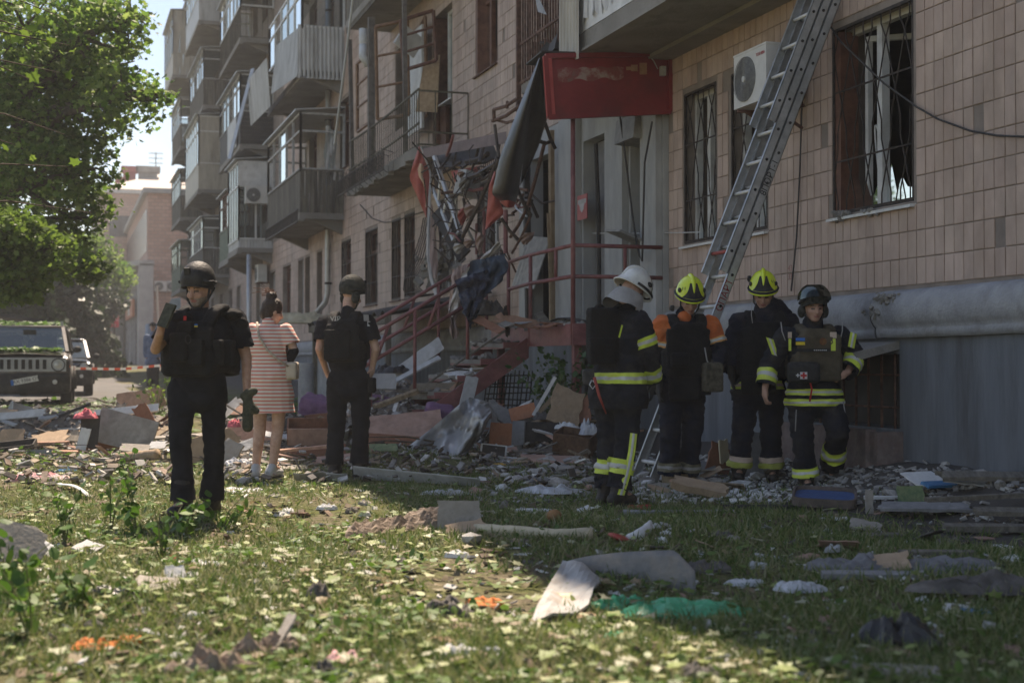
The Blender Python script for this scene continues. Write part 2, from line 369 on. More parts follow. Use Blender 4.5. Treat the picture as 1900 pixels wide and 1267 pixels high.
def plane_with_holes(mb, x, ylo, yhi, zlo, zhi, holes, depth=DEPTH):
    ys = sorted({ylo, yhi, *[h[0] for h in holes if ylo < h[0] < yhi], *[h[1] for h in holes if ylo < h[1] < yhi]})
    zs = sorted({zlo, zhi, *[h[2] for h in holes if zlo < h[2] < zhi], *[h[3] for h in holes if zlo < h[3] < zhi]})
    for i in range(len(ys)-1):
        for j in range(len(zs)-1):
            cy, cz = (ys[i]+ys[i+1])/2, (zs[j]+zs[j+1])/2
            if any(h[0] < cy < h[1] and h[2] < cz < h[3] for h in holes): continue
            mb.add([(x, ys[i], zs[j]), (x, ys[i+1], zs[j]), (x, ys[i+1], zs[j+1]), (x, ys[i], zs[j+1])], [(3, 2, 1, 0)])
    for (a, b, c, d) in holes:
        if a < ylo or b > yhi or c < zlo or d > zhi: continue
        q = [(a, c), (b, c), (b, d), (a, d)]
        for k in range(4):
            (y0, z0), (y1, z1) = q[k], q[(k+1) % 4]
            mb.add([(x, y0, z0), (x, y1, z1), (x+depth, y1, z1), (x+depth, y0, z0)], [(0, 1, 2, 3)])
wmb = MB(); plane_with_holes(wmb, 0, -3, SEND, 1.66, ROOF, openings)
wall = bpart(wmb, 'wall', M_wall)
sh = MB()   # the other sides, the roof and the floors
D2 = 12.5
sh.add([(D2, -3, 0), (D2, SEND, 0), (D2, SEND, ROOF), (D2, -3, ROOF)], [(0, 1, 2, 3)])
sh.add([(0, -3, -.2), (D2, -3, -.2), (D2, -3, ROOF), (0, -3, ROOF)], [(0, 1, 2, 3)])
sh.add([(0, SEND, -.2), (D2, SEND, -.2), (D2, SEND, ROOF), (0, SEND, ROOF)], [(3, 2, 1, 0)])
bpart(sh, 'wall', M_tile)
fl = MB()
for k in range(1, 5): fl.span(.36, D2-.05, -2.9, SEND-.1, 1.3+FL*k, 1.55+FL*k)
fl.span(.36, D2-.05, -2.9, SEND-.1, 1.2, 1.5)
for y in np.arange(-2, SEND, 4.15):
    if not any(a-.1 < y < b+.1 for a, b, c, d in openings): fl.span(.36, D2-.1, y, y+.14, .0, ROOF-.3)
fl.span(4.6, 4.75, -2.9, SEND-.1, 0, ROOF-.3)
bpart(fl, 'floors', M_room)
rf = MB(); rf.span(-.55, D2+.4, -3.4, SEND+.4, ROOF, ROOF+.28)
rf.add([(-.6, -3.4, ROOF+.29), (D2+.5, -3.4, ROOF+.29), (D2/2, -3.4, ROOF+2.2), (-.6, SEND+.4, ROOF+.29), (D2+.5, SEND+.4, ROOF+.29), (D2/2, SEND+.4, ROOF+2.2)],
       [(0, 1, 2), (5, 4, 3), (0, 2, 5, 3), (1, 4, 5, 2)])
bpart(rf, 'roof', M_conc)
# --- plinth and rounded ledge
pl = MB(); plane_with_holes(pl, -.05, -3, SEND, -.3, 1.36, [(a, b, c, d) for a, b, c, d in base_w], .4)
pl.span(-.049, .0, -3, 15.3, 1.36, 1.4)
bpart(pl, 'plinth', M_plinth)
def ledge(y0, y1, dz=0.0, bulge=.23):
    mb = MB(); prof = [(-.02, 1.30), (-.1, 1.30), (-.115, 1.345), (-.115, 1.37)]
    for t in np.linspace(-65, 90, 9): prof.append((-.06-bulge*.62*math.cos(R(t))*(1 if t > -90 else 0), 1.53+.165*math.sin(R(t))))
    prof.append((.02, 1.715))
    n = max(2, int((y1-y0)/.25)); ys = np.linspace(y0, y1, n)
    Vv = []; K = len(prof)
    for y in ys:
        w = .007*math.sin(y*2.3)+.004*math.sin(y*7.1)
        for (x, z) in prof: Vv.append((x+w, y, z+dz+w*.5))
    Ff = [(i*K+k, i*K+k+1, (i+1)*K+k+1, (i+1)*K+k) for i in range(n-1) for k in range(K-1)]
    Ff += [tuple(range(K)), tuple((n-1)*K+k for k in range(K))[::-1]]
    mb.add(Vv, Ff); return mb
for (a, b, dz, bu) in ((-3, 10.82, 0, .18), (10.84, 12.9, -.006, .17), (12.92, 15.35, 0, .16)):
    bpart(ledge(a, b, dz, bu), 'ledge', M_ledge, smooth_=True)
bpart(ledge(20.9, SEND, 0, .14), 'ledge', M_ledge, smooth_=True)
# basement window: slab canopy, well wall, bars
cn = MB(); p0 = on_x(1690, 640, -.06)
cn.prism([(-.05, 10.55, 1.2), (-.05, 12.35, 1.2), (-.5, 12.35, 1.1), (-.5, 10.5, 1.1)], (0, 0, .07)); bpart(cn, 'basement_canopy', M_conc)
M_wellbrick = mat('well_plaster', (.16, .11, .095), (.24, .19, .17), scale=6, rough=.95, bump=.6, bscale=20, pos=True, dirt=(.09, .08, .08), dscale=4, damt=.8)
ww = MB(); ww.span(-.3, -.05, 10.5, 10.62, .05, .50); ww.span(-.34, -.24, 10.62, 12.4, .05, .52); ww.span(-.3, -.05, 12.4, 12.52, .05, .5); bpart(ww, 'window_well', M_wellbrick)
bb = MB()
for y in np.arange(10.65, 12.3, .21): bb.tube([(-.03, y, .50), (-.03, y, 1.18)], .012, 6)
for z in (.7, .98): bb.tube([(-.03, 10.56, z), (-.03, 12.28, z)], .01, 6)
bpart(bb, 'basement_bars', M_rust)
for q_ in ((10.5, 12.4, .45, 1.25), (17.2, 18.3, .3, 1.2)): bk = MB(); bk.span(.30, .34, *q_); bpart(bk, 'basement_shutter', M_dark)
# --- facing tiles
TW, TH, GAP = .131, .228, .009
tiles = []
zones = [(7.6, 15.47, 1.74), (21.05, 62.0, 1.74)]
def clip(a, b, c, d):
    for (y0, y1, z0, z1) in openings:
        if b <= y0-.02 or a >= y1+.02 or d <= z0-.02 or c >= z1+.02: continue
        cy, cz = (a+b)/2, (c+d)/2
        if y0 < cy < y1 and z0 < cz < z1: return None
        oy = min(b-y0, y1-a); oz = min(d-z0, z1-c)
        if oy < oz: (a, b) = (a, min(b, y0-.004)) if cy < (y0+y1)/2 else (max(a, y1+.004), b)
        else: (c, d) = (c, min(d, z0-.004)) if cz < (z0+z1)/2 else (max(c, z1+.004), d)
        if b-a < .03 or d-c < .03: return None
    return a, b, c, d
for (ya, yb, za) in zones:
    nc = int((yb-ya)/TW)
    for i in range(nc):
        y = ya + i*TW
        dep = DW*FW[0]+y*FW[1]; x_ = 112+19000/dep
        ztop = min(1.08+7.2*(674+60)/(x_-112), 11.5 if y < 46 else 5.2)
        for j in range(int((ztop-za)/TH)):
            z = za+j*TH; t = clip(y+GAP/2, y+TW-GAP/2, z+GAP/2, z+TH-GAP/2)
            if t is None: continue
            if 10.38 < y < 11.75 and SILL-.24 < z < SILL and random.random() < .5: continue     # knocked off under the sill
            if random.random() < .006: continue
            tiles.append(t)
# band above the grey entrance
for i in range(int(5.5/TW)):
    y = 15.5+i*TW
    for j in range(22):
        z = 4.56+j*TH; t = clip(y+GAP/2, y+TW-GAP/2, z+GAP/2, z+TH-GAP/2)
        if t: tiles.append(t)
sc_ = []
for i, (a, b, c, d) in enumerate(tiles):
    u, v, w = proj((0, (a+b)/2, (c+d)/2)); u2 = proj((0, a, (c+d)/2))[0]; u3 = proj((0, b, (c+d)/2))[0]
    inside = -5 < u < 1905 and -5 < v < 1270
    sc_.append(abs(u2-u3)*(d-c)/w*FPX if inside and not (1370 < u < 1500 and 60 < v < 250) else 0)
order = sorted(range(len(tiles)), key=lambda i: -sc_[i]); top = set(order[:300])
def tile_mesh():
    mb = MB(); c = .055
    V = [(0, sy*.5, sz*.5) for sz in (-1, 1) for sy in (-1, 1)] + [(-.8, sy*.5, sz*.5) for sz in (-1, 1) for sy in (-1, 1)] + [(-1, sy*(.5-c), sz*(.5-c*.6)) for sz in (-1, 1) for sy in (-1, 1)]
    F = []
    for a, b in ((0, 4), (4, 8)): F += [(a, a+1, b+1, b), (a+1, a+3, b+3, b+1), (a+3, a+2, b+2, b+3), (a+2, a, b, b+2)]
    F += [(8, 9, 11, 10)]; mb.add(V, F); me = mb.mesh('tile'); fuse(me); return me
tme = tile_mesh(); tme.materials.append(M_tile)
tm2 = MB(); tv = np.array([v.co[:] for v in tme.vertices]); tf = [tuple(p.vertices) for p in tme.polygons]
for i, (a, b, c, d) in enumerate(tiles):
    dx = random.gauss(0, .0012); loc = (.001+dx, (a+b)/2, (c+d)/2); sca = (.013, b-a, d-c)
    if i in top:
        o = bpy.data.objects.new('tile', tme); col.objects.link(o); o.parent = wall; o.location = loc; o.scale = sca
        o.rotation_euler = (random.gauss(0, .004), random.gauss(0, .006), random.gauss(0, .012))
    else: tm2.add(tv*np.array(sca)+np.array(loc), tf)
t2 = tm2.build('tile', M_tile2); t2.parent = wall; t2['kind'] = 'stuff'
# --- windows
def grille(y0, y1, z0, z1, x, nb, tilt=0.0, r=.007):
    mb = MB(); ys = np.linspace(y0+.06, y1-.06, nb); H = z1-z0
    for q in ((y0, z0, y1, z0), (y0, z1, y1, z1), (y0, z0, y0, z1), (y1, z0, y1, z1)): mb.beam((x, q[0], q[1]), (x, q[2], q[3]), .028, .028)
    dy = ys[1]-ys[0]
    zz = [z0+H*f for f in (0, .06, .2, .34, .44, .58, .72, .86, .94, 1)]
    for i, y in enumerate(ys):
        s = 1 if i % 2 == 0 else -1
        off = [0, 0, .5*s, 0, 0, -.5*s, 0, .5*s, 0, 0]
        off = [o for o in off]
        P = [(x, float(np.clip(y+o*dy, y0, y1)), z) for o, z in zip(off, zz)]
        mb.tube(P, r, 5)
    for z in (z0+H*.28, z0+H*.66): mb.beam((x, y0, z), (x, y1, z), .01, .016)
    return mb
def window(y0, y1, z0, z1, style, x=.14, panes=2, grl=0, broken=0.5, sill=True, detail=True, inner=True):
    m = {'pvc': M_white, 'brown': M_brownfr, 'grey': M_greyfr}[style]; fw = .06 if style == 'pvc' else .07
    mb = MB(); xx = x
    mb.span(xx, xx+.07, y0, y1, z0, z0+fw); mb.span(xx, xx+.07, y0, y1, z1-fw, z1)
    cuts = np.linspace(y0, y1, panes+1); 
    if panes == 2 and style == 'pvc': cuts = np.array([y0, y0+(y1-y0)*.56, y1])
    for i, y in enumerate(cuts):
        w = fw if i in (0, panes) else fw*1.35
        a = min(max(y-w/2, y0), y1-w); mb.span(xx-.004, xx+.074, a, a+w, z0+.001, z1-.001)
    if style == 'brown':
        mb.span(xx+.002, xx+.066, y0+fw, y1-fw, z0+(z1-z0)*.7, z0+(z1-z0)*.7+.06)
    o = bpart(mb, 'window', m)
    if detail:
        for i in range(panes):
            a, b = cuts[i]+fw*.6, cuts[i+1]-fw*.6; rr = random.random()
            pm = MB(); xm = xx+.04
            if rr < broken:   # a jagged remainder in the frame
                n = 9; base = [(xm, a+(b-a)*t, z0+fw) for t in np.linspace(0, 1, n)]
                topz = [z0+fw+(.12+.5*random.random()**2)*(z1-z0)*.35 for _ in range(n)]
                for k in range(n-1): pm.add([base[k], base[k+1], (xm, base[k+1][1], topz[k+1]), (xm, base[k][1], topz[k])], [(0, 1, 2, 3)])
            else: pm.add([(xm, a, z0+fw), (xm, b, z0+fw), (xm, b, z1-fw), (xm, a, z1-fw)], [(0, 1, 2, 3)])
            q = pm.build('pane', M_glassd if rr > .8 else M_glass); q.parent = o
    if grl: g = grille(y0+.012, y1-.012, z0+.02, z1-.012, .012, grl).build('grille', M_iron); g.parent = o
    if sill:
        sm = MB(); sm.add([(-.06, y0-.03, z0-.03), (-.06, y1+.03, z0-.03), (.16, y1+.03, z0+.0), (.16, y0-.03, z0+.0), (-.06, y0-.03, z0-.055), (-.06, y1+.03, z0-.055), (.0, y1+.03, z0-.05), (.0, y0-.03, z0-.05)],
                          [(0, 1, 2, 3), (4, 5, 1, 0), (5, 4, 7, 6), (0, 3, 7, 4), (1, 5, 6, 2)])
        q = sm.build('sill', M_white if style == 'pvc' else M_rust); q.parent = o
    return o
w_big = window(10.40, 11.72, SILL, WTOP, 'pvc', grl=9, broken=1)
lin = MB(); lin.span(.013, .2, 11.60, 11.712, SILL+.03, WTOP-.03); q = lin.build('reveal', M_brownfr); q.parent = w_big
sash = MB()   # the opened inner leaf, a radiator and a blind behind the bars
for (a, b, c, d) in ((.25, .0, 0, 0),):
    sash.beam((.22, 11.45, SILL+.1), (.62, 11.15, SILL+.1), .05, .05); sash.beam((.22, 11.45, WTOP-.12), (.62, 11.15, WTOP-.12), .05, .05)
    sash.beam((.22, 11.45, SILL+.08), (.22, 11.45, WTOP-.1), .05, .05, up=(1, 0, 0)); sash.beam((.62, 11.15, SILL+.08), (.62, 11.15, WTOP-.1), .05, .05, up=(1, 0, 0))
q = sash.build('sash', M_white); q.parent = w_big
cur = MB(); cur.grid(lambda u, v: (.42+.04*math.sin(u*26), 10.45+.3*u, SILL+.55+v*1.1), 30, 3); q = cur.build('curtain', mat('dark_curtain', (.1, .09, .085), (.16, .15, .14), pos=True)); q.parent = w_big
flex = MB(); flex.tube([(.2, 11.2+.12*math.sin(t*4), SILL+.05+.75*math.sin(t*math.pi)*1.0) for t in np.linspace(0, 1, 14)], .008, 5); q = flex.build('loose_cord', M_white); q.parent = w_big
window(13.01, 13.83, SILL, WTOP, 'pvc', grl=6, broken=.4); window(14.19, 15.04, SILL, WTOP, 'pvc', grl=6, broken=.6)
for (a, b) in wins0[3:5]: window(a, b, SILL, WTOP, 'grey', broken=1, grl=6)
for i, (a, b) in enumerate(wins0[5:9]): window(a, b, SILL, WTOP, 'brown', grl=(7 if i < 3 else 6), broken=.4, panes=2)
for (a, b) in wins0[9:]: window(a, b, SILL, WTOP, random.choice(['brown', 'grey', 'pvc', 'brown']), broken=.6, grl=0, sill=False)
window(25.25, 26.1, 6.0, 7.75, 'pvc', broken=.5); window(22.4, 23.7, 6.07, 7.8, 'brown', broken=.3, panes=3); window(35.1, 36.3, 6.07, 7.8, 'brown', broken=.6)
dl = MB(); dl.span(.02, .3, 26.55, 26.69, 4.93, 7.74); dl.span(.1, .16, 26.12, 26.54, 4.93, 6.0); bpart(dl, 'balcony_door', M_brownfr)
wl2 = MB(); wl2.span(-.002, .3, 23.6, 23.69, 6.08, 7.79); bpart(wl2, 'reveal', M_brownfr)
for o in openings:
    if o[2] > 5 and not any(abs(o[0]-a) < .01 and abs(o[2]-b) < .2 for a, b in ((25.25, 4.92), (22.4, 6.07), (35.1, 6.07), (28.6, 6.07))):
        window(o[0], o[1], o[2], o[3], 'brown', broken=.4, sill=False, detail=False)
# --- balconies
def corr(mb, y0, y1, x0, x1, z0, z1, pitch=.1, amp=.012, lean=0.0, bend=0.0):
    """corrugated sheet standing between (x0,y0) and (x1,y1)"""
    L = math.hypot(x1-x0, y1-y0); n = int(L/pitch)*4+2; ux, uy = (x1-x0)/L, (y1-y0)/L; nxn, nyn = uy, -ux
    prof = [0, 0, 1, 1]
    def fn(u, v):
        k = int(round(u*(n-1))); a = amp*prof[k % 4]; q = u*L
        return (x0+ux*q+nxn*(a+lean*v+bend*math.sin(v*math.pi)), y0+uy*q+nyn*(a+lean*v+bend*math.sin(v*math.pi)), z0+(z1-z0)*v)
    mb.grid(fn, n, 4)
def slats(mb, y0, y1, x0, x1, z0, z1, w=.1, gap=.012, th=.02, jit=0.0):
    L = math.hypot(x1-x0, y1-y0); n = int(L/w); ux, uy = (x1-x0)/L, (y1-y0)/L
    for k in range(n):
        q = (k+.5)*L/n; c = (x0+ux*q, y0+uy*q, (z0+z1)/2+random.uniform(-jit, jit))
        mb.box(c, (L/n-gap, th, z1-z0), rotm(0, random.gauss(0, .01), math.atan2(uy, ux)))
def bars(mb, y0, y1, x0, x1, z0, z1, sp=.12, r=.009, rail=.03, sag=0.0, mid=None):
    L = math.hypot(x1-x0, y1-y0); n = max(2, int(L/sp)); ux, uy = (x1-x0)/L, (y1-y0)/L
    f = lambda q, z: (x0+ux*q, y0+uy*q, z - sag*math.sin(math.pi*q/L))
    for k in range(n+1): q = k*L/n; mb.beam(f(q, z0), f(q, z1), r*2, r*2, up=(1, 0, 0))
    N = 6
    for z in [z0+.03, z1] + ([mid] if mid else []):
        for k in range(N): mb.beam(f(k*L/N, z), f((k+1)*L/N, z), rail, rail)
def balcony(y0, y1, zb, t, lower=('slats', None), upper=(None, None), h=1.05, top=2.55, pitch=1.1, broken=.4, roof=True, side=True):
    sl = MB(); sl.span(-t, 0, y0, y1, zb, zb+.16); sl.span(-t-.03, -t+.12, y0-.02, y1+.02, zb-.06, zb-.002)
    for y in (y0+.3, y1-.3): sl.prism([(0, y-.1, zb-.002), (-t*.7, y-.1, zb-.002), (0, y-.1, zb-.35)], (0, .2, 0))
    b = bpart(sl, 'balcony', M_conc); zf = zb+.165; kind, lm = lower; x = -t+.03
    runs = [(y0+.02, y1-.02, x, x)] + ([(y0+.02, y0+.02, x, -.02), (y1-.02, y1-.02, x, -.02)])
    mb = MB()
    for (a, c, xa, xb) in runs:
        if kind == 'slats': slats(mb, a, c, xa, xb, zf, zf+h, jit=.01)
        elif kind == 'corr': corr(mb, a, c, xa, xb, zf-.12, zf+h)
        elif kind == 'clad': slats(mb, a, c, xa, xb, zf-.15, zf+h, w=.16, gap=.004, th=.015)
        elif kind == 'bars': bars(mb, a, c, xa, xb, zf, zf+h, sp=.17, r=.008)
        elif kind == 'boards':
            for k in range(7): mb.beam((xa, a, zf+.08+k*.15), (xb, c, zf+.08+k*.15), .02, .142)
        if kind in ('slats', 'boards', 'clad', 'corr'): mb.beam((xa-.0, a, zf+h+.02), (xb, c, zf+h+.02), .06, .04)
    q = mb.build('railing', lm or M_wood); q.parent = b
    uk, um = upper
    if uk:
        zt = zb+top; fr = MB(); pn = []
        for (a, c, xa, xb) in runs:
            L = math.hypot(c-a, xb-xa); n = max(1, round(L/pitch))
            for k in range(n+1):
                f = k/n; fr.beam((xa+(xb-xa)*f, a+(c-a)*f, zf+h), (xa+(xb-xa)*f, a+(c-a)*f, zt), .06, .06, up=(1, 0, 0))
            for z in (zf+h+.05, zt-.03, zf+h+(zt-zf-h)*.68): fr.beam((xa, a, z), (xb, c, z), .05, .055)
            for k in range(n):
                if random.random() > broken: pn.append((xa+(xb-xa)*k/n, a+(c-a)*k/n, xa+(xb-xa)*(k+1)/n, a+(c-a)*(k+1)/n))
        q = fr.build('glazing_frame', um); q.parent = b
        for (xa, a, xb, c) in pn:
            pm = MB(); pm.add([(xa, a, zf+h), (xb, c, zf+h), (xb, c, zt), (xa, a, zt)], [(0, 1, 2, 3)]); q = pm.build('pane', random.choice([M_glass, M_glassd])); q.parent = b
        if uk == 'clad':
            cm = MB()
            for (a, c, xa, xb) in runs[1:2]: slats(cm, a, c, xa-.02, xb, zf+h+.042, zt, w=.16, gap=.004, th=.02)
            q = cm.build('siding', lm); q.parent = b
        if roof:
            rm = MB(); rm.prism([(-t-.12, y0-.1, zt+.02), (-t-.12, y1+.1, zt+.02), (0, y1+.1, zt+.14), (0, y0-.1, zt+.14)], (0, 0, .03)); q = rm.build('balcony_roof', M_zinc); q.parent = b
    return b
ZB = [4.72+FL*k for k in range(4)]
# stack by the drainpipe
S1 = (35.7, 41.6)
b10 = balcony(*S1, ZB[0], 1.15, ('slats', M_wood), ('glazed', M_greyfr), broken=.85, top=2.7)
q = MB(); q.grid(lambda u, v: (-.5+.28*u+.03*math.sin(v*9+u*14), 35.72+.02*math.sin(u*20), 5.95+1.1*v+.05*math.sin(u*6)-(.5*(1-v))*abs(u-.5)), 24, 10); q = q.build('torn_curtain', M_curtain, None, True); q.parent = b10
sc2 = MB(); bars(sc2, S1[0]-.02, S1[1], -1.2, -1.2, 4.62, 4.95, sp=.1, r=.006); q = sc2.build('flower_rack', M_iron); q.parent = b10
b11 = balcony(*S1, ZB[1], 1.12, ('none', None), ('glazed', M_white), broken=.25, roof=False)
cm = MB(); corr(cm, S1[0], S1[0], -1.2, -.02, ZB[1]-.05, ZB[1]+1.3, amp=.02); corr(cm, S1[0]+2.6, S1[0], -1.5, -1.22, ZB[1]-.02, ZB[1]+1.3, amp=.02, lean=-.14); corr(cm, S1[1], S1[0]+2.6, -1.62, -1.52, ZB[1]-.35, ZB[1]+.95, amp=.02, lean=.1)
q = cm.build('siding', M_metalw); q.parent = b11
hb = MB(); hb.beam((-1.6, 41.4, 9.6), (-2.3, 41.0, 6.9), .16, .03); q = hb.build('hanging_trim', M_zinc); q.parent = b11
for k in (2, 3): balcony(*S1, ZB[k], 1.12, ('slats', M_wood), ('glazed', M_greyfr))
S2 = (48.4, 54.8)
b20 = balcony(S2[0], S2[0]+3.0, ZB[0]+.1, 1.2, ('corr', M_metalw), ('glazed', M_white), broken=0, top=3.1, h=.25, pitch=.75)
pm = MB(); pm.span(-1.2, -.05, S2[0]-.02, S2[0]+.0, ZB[0]+2.35, ZB[0]+3.15); q = pm.build('panel', M_white); q.parent = b20
balcony(S2[0]+3.1, S2[1], ZB[0], 1.15, ('slats', M_green), ('glazed', M_brownfr), broken=.5)
b21 = balcony(*S2, ZB[1], 1.15, ('boards', M_dark), ('glazed', M_greyfr), broken=.5)
pb = MB()
for k in range(8): pb.beam((-1.19, S2[0]+.6, ZB[1]+.2+k*.13), (-1.19, S2[0]+3.2, ZB[1]+.2+k*.13), .02, .12)
q = pb.build('siding', M_metalw); q.parent = b21
balcony(*S2, ZB[2], 1.15, ('bars', M_wood), ('glazed', M_white), broken=.2); balcony(*S2, ZB[3], 1.15, ('slats', M_wood), ('glazed', M_greyfr))
S3 = (61.5, 68.1)
balcony(*S3, ZB[0], 1.15, ('slats', M_wood), ('glazed', M_white), broken=.3); balcony(*S3, ZB[1], 1.35, ('clad', M_beige), ('clad', M_white), broken=.2, top=3.3)
balcony(*S3, ZB[2], 1.15, ('slats', M_wood), ('glazed', M_greyfr), broken=.3); balcony(*S3, ZB[3], 1.35, ('clad', M_metalw), ('glazed', M_white), broken=.2)
S4 = (73.5, 79.4)
balcony(*S4, ZB[0], 1.15, ('slats', M_green), ('glazed', M_green), broken=.2); balcony(*S4, ZB[1], 1.15, ('slats', M_wood), ('glazed', M_greyfr), broken=.4)
balcony(*S4, ZB[2], 1.15, ('slats', M_wood), ('glazed', M_white), broken=.4); balcony(*S4, ZB[3], 1.55, ('clad', M_beige), ('clad', M_beige), broken=.2, top=3.4)
# --- the torn balcony above the awning (open bars, smashed timber glazing)
B1 = (24.1, 30.4); z1 = ZB[0]
sl = MB(); sl.span(-.95, 0, *B1, z1, z1+.15)
for k in range(14): y = B1[0]+.1+k*.45; sl.box((-.93, y, z1+.02+.03*math.sin(k*2)), (.12, .47, .16+.03*random.random()), rotm(.05*random.random(), 0, .05*math.sin(k)))
b1 = bpart(sl, 'balcony', M_conc)
rl = MB(); bars(rl, B1[0], B1[1], -.92, -.92, z1+.15, z1+1.15, sp=.17, r=.007, sag=.05, mid=z1+.55); bars(rl, B1[0], B1[0], -.92, -.03, z1+.15, z1+1.12, sp=.24, mid=z1+.4)
q = rl.build('railing', mat('old_green_iron', (.07, .065, .045), (.13, .115, .08), scale=9, rough=.8, pos=True)); q.parent = b1
fx = MB(); bars(fx, B1[0]+1.8, B1[1]+.1, -1.15, -1.15, z1-.05, z1+.3, sp=.09, r=.006, rail=.016); 
for y in np.arange(B1[0]+1.9, B1[1], .45): fx.tube([(-.93, y, z1+.3), (-1.2, y+.03, z1+.38), (-1.27, y, z1+.1), (-1.05, y+.02, z1-.08)], .007, 5)
q = fx.build('flower_rack', M_iron); q.parent = b1
tf_ = MB(); zt = z1+3.35
for (x, y, lean) in ((-.9, 28.2, .0), (-.88, 30.2, .05), (-.85, 25.4, .02)): tf_.beam((x, y, z1+.2), (x-lean, y+lean*2, zt), .13 if y == 28.2 else .08, .13 if y == 28.2 else .08, up=(1, 0, 0))
q = tf_.build('timber_post', mat('grey_timber', (.1, .09, .08), (.18, .165, .15), scale=7, rough=.9, pos=True)); q.parent = b1
def leaf(p0, du, dv, w=.05, mid=(.35, .68), parent=b1, m=M_brownfr):
    p0 = np.array(p0, float); du = np.array(du, float); dv = np.array(dv, float); mb = MB()
    for a, c in ((p0, p0+du), (p0+dv, p0+du+dv), (p0, p0+dv), (p0+du, p0+du+dv)): mb.beam(a, c, w, w, up=(.3, .2, .9))
    for f in mid: mb.beam(p0+dv*f, p0+du+dv*f, w*.7, w*.7, up=(.3, .2, .9))
    q = mb.build('window_leaf', m); q.parent = parent
M_orangewd = mat('varnished_frame', (.15, .075, .035), (.26, .14, .07), scale=8, rough=.6, pos=True)
leaf((-.9, 29.6, z1+1.25), (.03, -1.2, .02), (0, .05, 1.45), m=M_orangewd); leaf((-.88, 27.7, z1+1.2), (.5, -.6, .03), (-.04, 0, 1.85), m=M_orangewd); leaf((-.2, 26.4, z1+1.1), (.1, .8, .0), (-.03, 0, 1.9), m=M_orangewd)
leaf((-.7, 26.2, z1+1.9), (.55, -.35, .15), (-.05, .05, .95), m=M_brownfr)
wp = MB(); wp.span(-.25, -.2, 26.6, 27.9, z1+.9, z1+2.9); wp.box((-.5, 26.6, z1+2.55), (.5, .05, .42), rotm(.2, .5, .3)); q = wp.build('panel', M_white); q.parent = b1
cb = MB(); cb.prism([(-.45, 26.3, z1+1.15), (-.1, 26.0, z1+1.1), (-.05, 26.0, z1+2.2), (-.3, 26.25, z1+2.05)], (.02, .03, 0)); q = cb.build('chipboard', mat('chipboard', (.3, .2, .12), (.42, .3, .19), scale=14, rough=.9, pos=True)); q.parent = b1
lp = MB(); lp.lathe([(.02, 0), (.09, -.02), (.09, -.32), (.07, -.36)], (-1.0, 28.5, z1+3.2), 12); lp.tube([(-1.0, 28.5, z1+2.85), (-1.02, 28.45, z1+2.6), (-.95, 28.4, z1+2.45), (-.85, 28.5, z1+2.55)], .085, 10)
q = lp.build('broken_duct', M_white, None, True); q.parent = b1
sl2 = MB(); sl2.span(-1.0, 0, *B1, ZB[1], ZB[1]+.16); bpart(sl2, 'balcony', M_conc)
pr = MB(); slats(pr, B1[0], B1[1], -.98, -.98, ZB[1]-.1, ZB[1]+.9); q = pr.build('railing', M_wood); q.parent = sl2 and b1
rd2 = MB(); rd2.tube([tuple(at(662, -60, 27.4)), tuple(at(640, 120, 28.0)), tuple(at(621, 268, 28.6))], .025, 7); q = rd2.build('loose_rail', M_zinc); q.parent = b1
# --- near balcony overhead and its barred neighbour
zA = 4.70
sA = MB(); sA.span(-1.12, 0, 12.15, 15.95, zA, zA+.2); sA.span(-1.16, -1.0, 12.1, 15.98, zA-.03, zA-.002); sA.span(-.3, -.001, 12.2, 15.9, zA-.05, zA-.003); bA = bpart(sA, 'balcony', M_conc)
fA = MB(); fA.span(-1.12, -1.06, 12.15, 15.9, zA+.21, zA+1.3); q = fA.build('parapet', M_white); q.parent = bA
eA = MB(); corr(eA, 15.98, 15.98, -1.2, -.86, zA-.12, zA+1.3, pitch=.1, amp=.012); q = eA.build('siding', M_beige); q.parent = bA
eB = MB(); corr(eB, 15.98, 15.3, -1.2, -1.2, zA-.12, zA+1.2, pitch=.1, amp=.012); q = eB.build('siding', M_beige); q.parent = bA
tn = MB()
for k in range(4): tn.grid(lambda u, v, k=k: (-1.13-.03*math.sin(u*5+k), 15.2-.25*k+.22*u-.1*v*math.sin(k+u*3), zA+.32+.9*v+.06*math.sin(u*11+k)), 5, 6)
q = tn.build('torn_film', mat('torn_film', (.6, .6, .6), (.75, .75, .74), rough=.5, transl=.3, pos=True)); q.parent = bA
sB = MB(); sB.span(-1.0, 0, 16.1, 18.05, zA-.02, zA+.14); bB = bpart(sB, 'balcony', M_conc)
rB = MB(); bars(rB, 16.06, 18.1, -1.0, -1.0, zA+.1, zA+1.6, sp=.1, r=.011, mid=zA+.65, rail=.034); bars(rB, 16.06, 16.06, -1.0, 0, zA+.1, zA+1.6, sp=.1, r=.011, mid=zA+.65); bars(rB, 18.1, 18.1, -1.0, 0, zA-.1, zA+1.6, sp=.12)
rB.beam((-1.02, 18.12, zA-.25), (-1.02, 18.12, zA+1.7), .06, .06, up=(1, 0, 0))
q = rB.build('railing', M_rust); q.parent = bB
jk = MB()
for k in range(14): jk.box((-.6+random.uniform(-.3, .3), 16.3+random.random()*1.6, zA+.25+random.random()*.3), (random.uniform(.1, .5), random.uniform(.1, .4), random.uniform(.05, .3)), rotm(random.random(), random.random(), random.random()*3), m=random.randrange(3))
q = jk.build('wreckage', [M_conc, M_wood, M_dark]); q.parent = bB; q['kind'] = 'stuff'
cf = MB(); cf.grid(lambda u, v: (-.7+.5*u+.04*math.sin(v*20+u*9), 16.6+.5*u, zA+.5+1.4*v), 12, 8); cf.grid(lambda u, v: (-1.04-.05*v, 17.6-.35*u*v-.5*v, zA+1.55-.7*v-.12*u), 3, 6)
